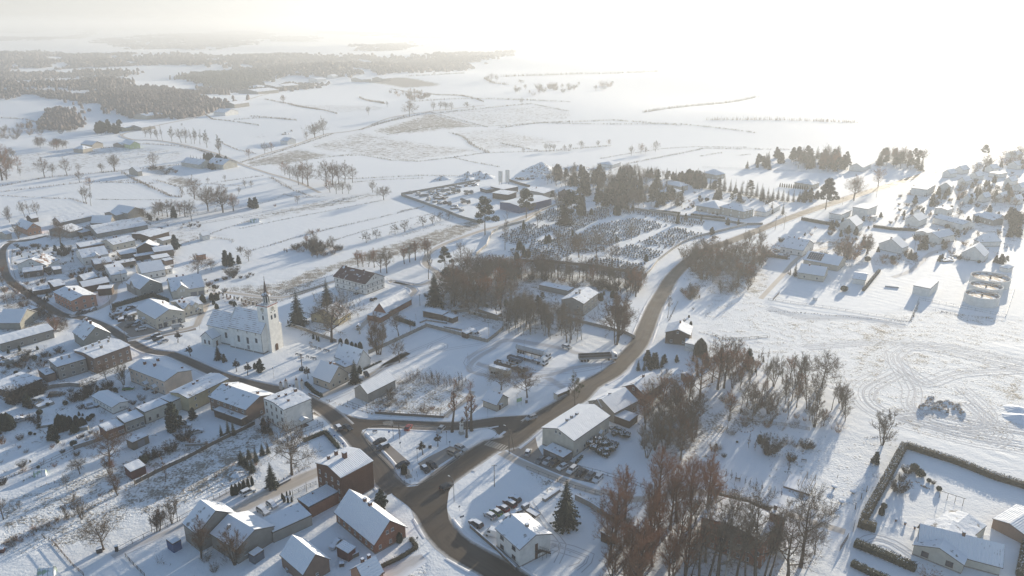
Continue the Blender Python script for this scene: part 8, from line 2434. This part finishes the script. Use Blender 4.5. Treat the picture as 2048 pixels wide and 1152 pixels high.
# church tower yard posts, garden things
def swing():
  a,b = G('S5',1368,528),G('S5',1556,588); d = b - a; L = d.length
  o = E_('pergola',a,math.atan2(d.y,d.x),'long wooden swing frame with four posts in the bungalow garden','swing frame')
  for i in range(4):
    mb = MB(); mb.cyl(L*i/3,0,0,2.4,.07,6); build(mb,'post',[M_DWOOD],o)
  mb = MB(); mb.tube([(-.2,0,2.42),(L+.5,0,2.42)],[.07,.07],6); build(mb,'beam',[M_DWOOD],o)
swing()
def platform():
  a,b,c = G('S5',122,435,.4),G('S5',335,500,.4),G('S5',385,400,.4)
  u = (a-b); v = (c-b); D,W_ = u.length,v.length; cen = b + u / 2 + v / 2
  o = E_('wooden_stage',(cen.x,cen.y,0),math.atan2(v.y,v.x),'low wooden stage with timber frame under snow on the wide garden','stage')
  BX('deck',M_DWOOD,o,-W_/2,W_/2,-D/2,D/2,0,.45)
  BX('snow_cover',M_SNOWL,o,-W_/2+.06,W_/2-.06,-D/2+.06,D/2-.06,.454,.6)
  for y in (-D/2+.3,-D/2+D*.35):
    for x in (-W_/2+.2,W_/2-.2):
      mb = MB(); mb.cyl(x,y,.6,2.9,.08,6); build(mb,'post',[M_DWOOD],o)
    mb = MB(); mb.tube([(-W_/2,y,2.95),(W_/2,y,2.95)],[.09,.09],5); build(mb,'beam',[M_DWOOD],o)
platform()
for x,y,l in ((528,450,'left snowy round table on the wide garden'),(588,570,'lower snowy round table on the wide garden'),(678,490,'right snowy round table on the wide garden')):
  p = G('S5',x,y); o = E_('round_table',p,0,l,'table')
  mb = MB(); mb.tube([(0,0,0),(0,0,.7)],[.3,.18],8); build(mb,'table_foot',[M_DWOOD],o)
  mb = MB(); mb.cyl(0,0,.7,.78,.9,14); build(mb,'table_top',[M_DWOOD],o)
  mb = MB(); mb.tube([(0,0,.784),(0,0,.9),(0,0,.98)],[.9,.85,.5],14); build(mb,'snow_cover',[M_SNOWL],o)
for x,y,t,l in ((787,480,430,'upper carved post in the sun spots'),(744,537,487,'middle carved post in the sun spots'),(697,618,567,'lower carved post in the sun spots')):
  pole('S5',x,y,t,l,name='wooden_post',r0=.14)
for x,y,l in ((1022,715,'left snow topped planter on the drive'),(1095,742,'middle snow topped planter on the drive'),(1173,775,'right snow topped planter on the drive')):
  p = G('S5',x,y); o = E_('planter',p,0,l,'planter')
  mb = MB(); mb.tube([(0,0,0),(0,0,.15),(0,0,.8)],[.25,.2,.42],10); build(mb,'pot',[M_CHIM],o)
  mb = MB(); mb.tube([(0,0,.804),(0,0,.95),(0,0,1.0)],[.42,.36,.1],10); build(mb,'snow_cover',[M_SNOWL],o)
# boulders
rnd = random.Random(21)
def rock(r,x,y,s,label,group):
  p = G(r,x,y); mb = MB(); n = 9; vs = []
  for k,(z,q) in enumerate(((0,1),(.45,1.05),(.85,.75),(1.05,.3))):
    for i in range(n):
      a = 2 * math.pi * i / n; w = q * s * rnd.uniform(.75,1.15)
      vs.append((w*math.cos(a),w*math.sin(a),z*s*rnd.uniform(.75,1.1)if k else-.05))
  mb.add(vs,[(k*n+i,k*n+(i+1)%n,(k+1)*n+(i+1)%n,(k+1)*n+i)for k in range(3)for i in range(n)]+[tuple(3*n+i for i in range(n))])
  o = build(mb,'boulder',[snow_roof('boulder',(.30,.23,.18),.55)],None,p,rnd.uniform(0,6)); tag(o,label,'boulder',group)
rock('S6',1240,785,1.7,'largest tan boulder at the left end of the boulder heap',None)
for i in range(46):
  f = rnd.random(); x = 1270 + 290 * f; y = 745 + 70 * f + rnd.uniform(-48,38)
  rock('S6',x,y,rnd.uniform(.5,1.15),'snow topped boulder in the heap on the sunny field','boulders of the heap')
for x,y in [(1090,440),(1120,415),(1150,405),(1180,400),(1205,410),(1225,430),(1250,440),(1270,450),(1285,455),(1105,400),(1075,395)]:
  rock('S5',x,y,rnd.uniform(.3,.5),'small dark stone edging the rockery','rockery stones')
for i in range(14):
  a = i / 14 * 6.28; rock('S3',1873+58*math.cos(a),792+28*math.sin(a),.28,'stone in the ring on the wide garden','stone ring')
# small garden greenhouses, pallets, bins
def tunnel(r,x,y,L,w,h,ang,label):
  p = G(r,x,y); mb = MB(); n = 9; pr = [(w/2*math.cos(math.pi*i/(n-1)),h*math.sin(math.pi*i/(n-1)))for i in range(n)]
  mb.extr(pr,'x',-L/2,L/2); o = build(mb,'greenhouse',[snow_roof('foil',(.30,.42,.30),.52)],None,p,ang); tag(o,label,'greenhouse')
  for k in range(4):
    q = MB(); xx = -L / 2 + L * k / 3; q.extr([(a*1.02,b*1.02)for a,b in pr]+[(a*.97,b*.97)for a,b in pr[::-1]],'x',xx-.04,xx+.04); build(q,'hoop',[M_METAL],o)
tunnel('R3',325,345,3.2,2.0,1.7,.35,'small green foil greenhouse in the upper garden')
tunnel('R3',380,1140,3.6,2.6,2.0,.2,'snowy green greenhouse at the bottom edge')
tunnel('U4',1240,975,6,4,2.4,.3,'white foil tunnel on the garden strips')
def box_thing(r,x,y,a,b,h,ang,label,m,name,cat):
  p = G(r,x,y); mb = MB(); mb.box(-a/2,a/2,-b/2,b/2,0,h); mb.box(-a/2-.04,a/2+.04,-b/2-.04,b/2+.04,h+.002,h+.07)
  o = build(mb,name,[m],None,p,ang); tag(o,label,cat)
  s = MB(); s.box(-a/2,a/2,-b/2,b/2,h+.074,h+.17); build(s,'snow_cover',[M_SNOWL],o)
box_thing('R3',798,960,1.4,1.2,1.2,.5,'dark bin at the end of the garden lane',M_FASC,'bin','bin')
box_thing('R3',935,950,.8,.8,1.5,.5,'dark gate post box beside the garden lane',M_FASC,'bin','bin')
box_thing('R3',15,960,1.4,1.0,1.1,.2,'reddish box at the left edge of the lower gardens',wallm('maroon'),'bin','bin')
box_thing('R2',670,955,3.2,1.6,1.1,.25,'low snowy shed box behind the clipped thujas',wallm('green'),'garden_box','box')
box_thing('R2',370,930,5.5,1.8,.8,.35,'long snow covered cold frame in the gardens',wallm('grey'),'cold_frame','cold frame')
box_thing('R6',1470,1000,2.6,1.0,1.1,.7,'snowy woodpile beside the dark red shed',M_DWOOD,'woodpile','woodpile')
box_thing('R6',955,1110,1.6,1.0,.8,.6,'snowy box below the small brick barn',M_METAL,'garden_box','box')
box_thing('R6',1375,1070,1.2,1.0,.9,.2,'dark box beside the rusty roofed cottage',M_FASC,'garden_box','box')
box_thing('T3',375,800,1.6,1.6,1.2,.3,'little white well housing on the snow below the sheds',wallm('white'),'well_housing','housing')
box_thing('T3',990,700,6.5,.5,.6,-.35,'long dark trough on the white plot',M_METAL,'trough','trough')
box_thing('S4',1345,420,2.6,2.0,.5,.2,'slatted pallet deck by the garden path',M_DWOOD,'pallet','pallet')
box_thing('S1',720,705,1.0,.5,1.1,.3,'small dark information stand near the centre of the square',M_FASC,'info_stand','stand')
box_thing('Z6',1190,460,.8,.4,1.2,.5,'dark bicycle stand beside the green board',M_FASC,'bicycle_stand','stand')
# ------------------------------------------------------------------ the cemetery
def cemetery():
  blocks = [('T4',[(760,700),(1000,590),(1280,610),(1130,700),(1000,770),(850,760)]),('T4',[(850,790),(1000,790),(1250,830),(1200,880),(900,870)]),
    ('T4',[(1180,730),(1330,650),(1700,740),(1640,830),(1300,830)]),('T4',[(1040,560),(1170,470),(1700,500),(1560,530),(1340,590)]),
    ('T5',[(-440,820),(-180,700),(60,620),(100,690),(-60,740),(-330,900)]),
    ('T5',[(-320,905),(-60,760),(280,700),(570,760),(320,850),(40,940),(-170,1010)]),
    ('T5',[(300,690),(610,735),(850,800),(600,755)]),
    ('T5',[(280,905),(600,775),(860,840),(560,950),(470,960)]),
    ('T5',[(120,950),(260,915),(530,985),(420,1055),(60,1010)]),
    ('T5',[(-120,1040),(60,1025),(390,1080),(330,1140),(180,1125),(-150,1080)]),
    ('T5',[(-560,880),(-380,870),(-200,1010),(-420,1050),(-620,1010)]),
    ('T5',[(-120,640),(80,600),(420,650),(640,700),(900,755),(860,775),(300,680)])]
  variants = []
  rn = random.Random(5)
  for k in range(5):
    s = MB(); hw,hh = rn.uniform(.4,.6),rn.uniform(.8,1.15)
    if k % 2: s.box(-hw,hw,.85,1.0,0,hh)
    else: s.extr([(-hw,0),(hw,0),(hw,hh*.7),(hw*.5,hh),(-hw*.5,hh),(-hw,hh*.7)],'y',.85,1.0)
    if k == 3: s.box(-.08,.08,.88,.98,hh,hh+.5); s.box(-.25,.25,.88,.98,hh+.25,hh+.35)
    b = MB(); b.box(-hw,hw,-.9,.7,0,.25); n = MB(); n.box(-hw-.03,hw+.03,-.93,.72,.254,.36)
    if k < 3: blob(b,Vector((0,.3,.5)),.3,rn,12,.9,.6)
    variants.append((s.mesh('headstone',[M_STONE]),b.mesh('grave_slab',[M_STONE]),n.mesh('snow_cover',[M_SNOWL]),s,b,n))
  spots = []
  for r,poly in blocks:
    w = [G(r,*p)for p in poly]; c0 = sum(w,Vector()) / len(w); w = [c0+(p-c0)*.93 for p in w]; pl = [(p.x,p.y)for p in w]
    ang = -.62; ca,sa = math.cos(ang),math.sin(ang)
    xs = [(p[0]*ca+p[1]*sa,-p[0]*sa+p[1]*ca)for p in pl]
    a0,a1 = min(p[0]for p in xs),max(p[0]for p in xs); b0,b1 = min(p[1]for p in xs),max(p[1]for p in xs)
    b = b0
    while b < b1:
      a = a0 + rn.uniform(0,.6)
      while a < a1:
        x,y = a * ca - b * sa,a * sa + b * ca
        if rn.random() < .84 and point_in_poly(np.array([x]),np.array([y]),pl)[0]:
          spots.append((x,y,ang+rn.uniform(-.05,.05)))
        a += rn.uniform(1.6,2.1)
      b += 3.4
  spots.sort(key=lambda s:math.hypot(s[0],s[1]))
  rest = MB()
  for i,(x,y,a) in enumerate(spots):
    v = rn.choice(variants); s = rn.uniform(.85,1.2)
    if i < 300:
      o = NO('grave',None); COL.objects.link(o); o.location = (x,y,0); o.rotation_euler = (0,0,a); o.scale = (s,) * 3
      tag(o,'dark grave with snowy slab in the nearest rows of the cemetery','grave','graves in the nearest rows')
      link('headstone',v[0],o); g = link('grave_slab',v[1],o); link('snow_cover',v[2],g)
    else:
      ca,sa = math.cos(a) * s,math.sin(a) * s
      for mi,q in ((0,v[3]),(0,v[4]),(1,v[5])):
        rest.add([(x+p[0]*ca-p[1]*sa,y+p[0]*sa+p[1]*ca,p[2]*s)for p in q.v],q.f,mi)
  o = build(rest,'graves',[M_STONE,M_SNOWL]); tag(o,'rows of dark graves with snowy slabs farther back in the cemetery',None,kind='stuff')
  print('graves',len(spots))
cemetery()
# ------------------------------------------------------------------ dry grass along boundaries
def weeds(label,r,pts,w=1.2,h=.8,dens=3.0,mat=None,group=None):
  P = PP(r,*pts); rn = random.Random(len(pts)*7+int(pts[0][0])); b = MB()
  far = P[0].length / 420.0
  sc = max(1.0,far)
  for a,c in zip(P[:-1],P[1:]):
    d = c - a; L = (d.xy).length; n = int(L*dens/sc**.7)
    n = min(n,2600)
    for _ in range(n):
      f = rn.random(); q = a.lerp(c,f)
      x,y = q.x + rn.gauss(0,w*.5),q.y + rn.gauss(0,w*.5)
      z = float(terrain(x,y)) if sc > 1.3 else 0.0
      hh = h * sc ** .5 * rn.uniform(.4,1.1); ww = .10 * sc * rn.uniform(.6,1.4); t = rn.uniform(0,3.14)
      b.add([(x-ww*math.cos(t),y-ww*math.sin(t),z),(x+ww*math.cos(t),y+ww*math.sin(t),z),(x+rn.gauss(0,.2),y+rn.gauss(0,.2),z+hh)],[(0,1,2)])
  o = build(b,'dry_grass',[mat or M_GRASS]); tag(o,label,None,kind='stuff')
WL = 'line of dry grass and weeds along a field boundary'
for s in [
  ('U4',[(0,390),(350,350),(640,370),(780,400),(1100,500)],1.5,1.3),
  ('U1',[(0,1130),(280,1075),(770,1030),(1210,985)],1.6,1.3),('U4',[(0,580),(140,572)],1.5,1.2),
  ('U1',[(770,1035),(860,1085),(1000,1150)],2.0,1.4),('U4',[(260,625),(560,770),(660,775),(645,700),(440,640)],1.6,1.2),
  ('U4',[(0,665),(140,650),(260,640)],1.2,1),('U4',[(640,690),(900,665),(1310,605)],1.2,1),('U4',[(850,670),(1180,690)],1,.8),
  ('U4',[(0,797),(560,800)],.8,.6),('U5',[(80,650),(400,555),(720,470),(1080,390),(1480,290)],1.4,1.1),
  ('U5',[(700,580),(1000,485),(1400,380),(1560,345)],.9,.8),('U5',[(0,470),(380,390),(900,290),(1150,240)],1.0,.7),
  ('U5',[(0,385),(300,345),(700,270),(1000,200)],.8,.6),('U5',[(740,500+460),(760,958)],.5,.5),
  ('U5',[(900,100),(1100,80),(1480,65)],1.0,.8),('U5',[(340,195),(440,215),(640,218)],.8,.7),
  ('U5',[(240,60),(420,160),(560,210)],2.0,1.4),('U5',[(0,800+350),(300,1060),(700,920)],1.2,.8),
  ('U4',[(1130,500),(1350,440),(1860,270)],2.0,1.2),('U4',[(1200,530),(1560,490),(2048,430)],1.6,.9),
  ('U4',[(960,340),(1100,400),(1250,430)],1.2,1),('U2',[(250,600),(400,630),(560,665)],1.5,1.2),
  ('U2',[(700,770),(860,720),(1150,655),(1330,700),(1520,750)],1.6,1.2),('U2',[(870,800),(1150,750),(1520,745),(2000,715)],1.4,1.1),
  ('U2',[(560,935),(720,930),(900,962),(1080,970),(1300,945),(1500,915),(2048,900)],1.5,1.2),('U2',[(1300,945),(1430,975),(1600,1005)],1.3,1),
  ('U2',[(1280,785),(1360,810),(1430,870),(1530,915)],3.0,1.6),('U2',[(780,740),(880,715),(1000,680)],3.0,2.0),
  ('U2',[(700,560),(860,600)],3,2),('U2',[(1000,425),(1200,415),(1370,405)],3,2),('U2',[(1200,660),(1400,640),(1800,600),(2048,650)],2,1.5),
  ('U3',[(0,500),(150,480),(440,470),(700,490)],3,2),('U3',[(160,480),(700,485),(1000,520)],2,1.5),('U3',[(500,640),(800,580),(1130,585)],2,1.4),
  ('U2',[(0,680),(150,690),(300,705)],2,1.4),('U2',[(1500,440),(1560,470),(1660,480)],4,3),('U1',[(1500,702),(1680,690),(1900,708)],2,1.5),('U1',[(1700,572),(1840,600),(2048,640)],2,1.6),('U1',[(0,690),(160,700),(330,745)],2,1.5),
  ('U2',[(1000,590),(1300,570),(1700,575),(2048,590)],3,2),('U2',[(900,505),(1160,540),(1500,590)],2,1.5),('U1',[(1280,640),(1360,700),(1660,740)],1.5,1.2),('U3',[(0,560),(160,592),(430,570)],2,1.4),('U3',[(560,440),(700,420),(1000,380)],4,3),
  ('U3',[(0,300),(300,290),(620,280)],5,4),('U3',[(800,470),(1090,470),(1400,480)],4,4),('U2',[(560,1085),(1100,1060),(1500,1065)],1.5,1.2),('U1',[(0,1165),(560,1100),(1000,1110)],1.5,1.2),
  ('T5',[(0,230),(200,195),(500,150),(760,135),(1200,140)],1.5,1.0),('T5',[(800,210),(980,180)],2.5,1),('T5',[(1100,205),(1200,195)],2,1),
  ('R3',[(0,900),(200,840),(420,750),(540,680)],1.0,1.0),('R3',[(180,400),(400,270),(600,160)],.9,.7),('R3',[(0,385),(330,270)],.6,.6),
  ('R3',[(300,440),(430,410),(590,330)],.8,.6),('R3',[(690,625),(940,500),(1090,430)],.6,.7),('R3',[(1150,640),(1500,460)],1.5,.6),
  ('R3',[(330,830),(420,880),(480,960)],.8,.8),('R3',[(1250,1050),(1380,1060)],.6,.5),('R2',[(230,890),(330,970),(460,1060)],.5,.5),
  ('R5',[(560,1100),(790,860)],1.2,.6),('R5',[(1250,400),(1330,430),(1640,520)],.5,.7),('R5',[(850,1060),(1000,980),(1120,930)],.7,.8),
  ('T2',[(1250,655),(1330,490)],.4,.8),('T2',[(1500,740),(1700,790),(2048,780)],.8,.6),('S6',[(0,10),(300,25),(700,60),(1140,95)],.6,.5),
  ('S6',[(1140,95),(1210,-60)],.6,.8),('S2',[(1020,320),(1200,400),(1300,430)],.8,.6),('S2',[(1430,510),(1760,700)],1.5,.7),
  ('S4',[(1180,480),(1400,470),(1700,560)],.6,.4),('T4',[(0,490),(180,460)],1.0,1.0),('T4',[(0,690),(300,600),(650,620)],2,.7),
  ('R1',[(1440,440),(1600,380),(1800,310),(2048,230)],1.0,.9),('R1',[(0,45),(270,60)],.8,.7),('R1',[(330,65),(560,70),(700,110)],1.2,1.0),
  ('R1',[(760,75),(950,75)],.6,.6),('R1',[(1270,0),(1370,50),(1450,60)],1.5,1.2),('R1',[(1700,380),(1850,400),(1860,420)],1.5,1.0),
  ('T3',[(1320,880),(1500,915),(1780,950)],1.2,.8),('T3',[(520,410),(620,310)],.8,.6),('T1',[(0,310),(120,280),(560,130),(900,20)],1.0,.6),
  ('S5',[(0,200),(360,130)],1.5,.6),('S5',[(770,50),(960,40)],.6,.6)]:
  weeds(WL,*s[:2],w=s[2],h=s[3],dens=4.0)
# ------------------------------------------------------------------ distant forests, one mass each
def forest(label,r,poly,gap,h0,h1,mat,seed=1):
  """thousands of rough crowns packed together"""
  w = [G(r,*p)for p in poly]; pl = [(p.x,p.y)for p in w]
  rn = np.random.default_rng(seed)
  xs = [p[0]for p in pl]; ys = [p[1]for p in pl]
  area = (max(xs)-min(xs)) * (max(ys)-min(ys))
  n = int(min(area/gap**2,400000))
  X = rn.uniform(min(xs),max(xs),n); Y = rn.uniform(min(ys),max(ys),n)
  rg = gap * 2.2; k = point_in_poly(X+rn.normal(0,rg,n),Y+rn.normal(0,rg,n),pl); X,Y = X[k],Y[k]
  wv = np.sin(X/47+1) * np.sin(Y/83) + .6 * np.sin(X/19+Y/31); k = wv > -.85; X,Y = X[k],Y[k]; wv = wv[k]
  if len(X) > 20000:
    s = rn.choice(len(X),20000,False); f = math.sqrt(len(X)/20000); X,Y,wv = X[s],Y[s],wv[s]; gap = gap * f
  Z = terrain(X,Y); n = len(X)
  H_ = rn.uniform(h0,h1,n) * rn.uniform(.55,1.05,n) * (.72+.13*wv); R = gap * rn.uniform(.35,.7,n)
  # each crown: two rings and a tip, jittered, five sided
  m = 5; V = np.zeros((n,2*m+2,3))
  for j in range(m):
    a = 2 * np.pi * j / m + rn.uniform(0,1,n)
    q = R * rn.uniform(.7,1.2,n)
    V[:,j] = np.stack([X+q*np.cos(a),Y+q*np.sin(a),Z+H_*rn.uniform(.0,.3,n)],-1)
    q = R * rn.uniform(.5,1.0,n)
    V[:,m+j] = np.stack([X+q*np.cos(a),Y+q*np.sin(a),Z+H_*rn.uniform(.6,.85,n)],-1)
  V[:,2*m] = np.stack([X+rn.normal(0,.5,n),Y,Z+H_],-1)
  V[:,2*m+1] = np.stack([X,Y,Z],-1)
  F_ = []
  for j in range(m):
    j2 = (j+1) % m
    F_ += [(j,j2,m+j2),(j,m+j2,m+j),(m+j,m+j2,2*m)]
  F_ = np.array(F_); A = (np.arange(n)[:,None,None]*(2*m+2)+F_[None]).reshape(-1,3)
  me = bpy.data.meshes.new('forest')
  me.vertices.add(n*(2*m+2)); me.vertices.foreach_set('co',V.astype(np.float32).ravel())
  me.loops.add(A.size); me.loops.foreach_set('vertex_index',A.astype(np.int32).ravel())
  me.polygons.add(len(A)); me.polygons.foreach_set('loop_start',(np.arange(len(A))*3).astype(np.int32)); me.polygons.foreach_set('loop_total',np.full(len(A),3,np.int32))
  me.update(calc_edges=True); me.materials.append(mat)
  o = link('forest',me); tag(o,label,None,kind='stuff')
M_FOR = plain('forest_brown',(0.15,0.125,0.115),.95,.25,.012)
M_FOR2 = plain('forest_dark',(0.08,0.08,0.068),.95,.4,.015)
L1 = 'distant winter forest reading as one mass'
forest('grey brown wood in front of the fields at the left','U1',[(150,680),(250,640),(450,640),(490,700),(470,770),(400,775),(330,760),(250,700)],4.5,9,13,M_FOR,1)
forest('big brown forest left of the country road','U1',[(470,560),(560,600),(700,640),(900,690),(1200,700),(1330,670),(1430,620),(1400,560),(1370,520),(1250,500),(1100,510),(900,500),(800,520),(600,520)],6.0,12,17,M_FOR,2)
forest('tall part of the brown forest','U1',[(430,520),(600,510),(760,500),(850,490),(780,465),(600,480),(480,500)],6.5,13,18,M_FOR,3)
forest('band of forest at the far left','U1',[(-200,575),(0,575),(250,560),(470,570),(430,530),(200,520),(-200,525)],6.0,12,16,M_FOR,4)
forest('thin dark belt above the far left band','U1',[(-200,500),(40,500),(430,505),(780,470),(760,450),(400,475),(0,475),(-200,470)],7,12,18,M_FOR,5)
forest('second belt of far woods on the left','U1',[(-200,460),(0,460),(300,440),(560,430),(840,430),(830,390),(700,395),(400,400),(200,410),(-200,420)],9,12,18,M_FOR,6)
forest('dark spruce plantation with a straight edge','U1',[(1155,440),(1280,470),(1500,520),(1640,510),(1740,470),(1720,410),(1500,405),(1170,410)],6.5,14,18,M_FOR2,7)
forest('wooded ridge on the left horizon flank','U1',[(-300,350),(0,360),(150,375),(420,375),(800,360),(1000,350),(1340,370),(1340,290),(1200,280),(900,300),(700,290),(420,290),(200,260),(30,280),(-300,300)],14,14,20,M_FOR,8)
forest('large wood right of the forest clearing','U1',[(1440,330),(1500,360),(1600,420),(1740,420),(2048,440),(2300,420),(2600,400),(3000,380),(3000,340),(2700,330),(2400,320),(2200,310),(2048,300),(1700,290),(1500,300)],14,14,20,M_FOR,9)
forest('far wood on the gentle hill','U1',[(820,230),(900,250),(1200,255),(1500,240),(1600,210),(1720,160),(1600,140),(1300,150),(1000,160),(850,190)],26,16,22,M_FOR,10)
forest('farthest wooded crest at the left horizon','U1',[(-600,150),(0,150),(300,130),(600,125),(1040,130),(1000,112),(700,108),(400,108),(0,115),(-600,120)],60,18,26,M_FOR,11)
forest('thin line of trees on the far white slope','U1',[(-200,195),(0,195),(350,190),(560,160),(610,120),(600,118),(540,155),(340,175),(0,178),(-200,178)],20,12,18,M_FOR,12)
forest('grey far woods in the middle of the horizon','U2',[(120,200),(420,205),(420,180),(240,170),(120,175)],26,14,20,M_FOR,13)
forest('second grey far wood in the middle of the horizon','U2',[(500,150),(900,160),(1300,190),(1290,170),(1000,140),(520,138)],40,14,22,M_FOR,14)
forest('long hazy wood line in the middle distance','U2',[(480,300),(700,335),(900,345),(1100,380),(1450,350),(1560,300),(1700,290),(1680,265),(1400,280),(1100,300),(800,310),(600,290)],16,13,19,M_FOR,15)
forest('hazy copse on the far slope','U2',[(690,255),(900,265),(1030,240),(960,215),(760,230)],20,13,18,M_FOR,16)
forest('small wood by the left hamlet','U1',[(640,215),(740,225),(830,215),(790,185),(680,180)],18,12,16,M_FOR,17)
forest('hamlet trees at the forest corner','U1',[(1500,530),(1700,530),(1900,510),(2048,500),(2048,480),(1850,470),(1650,490)],9,8,12,M_FOR,20)
forest('tree line behind the forest strip at left','U1',[(-200,420),(0,405),(60,370),(-200,360)],10,12,16,M_FOR,22)
put_plants()
print('objects',len(bpy.data.objects))
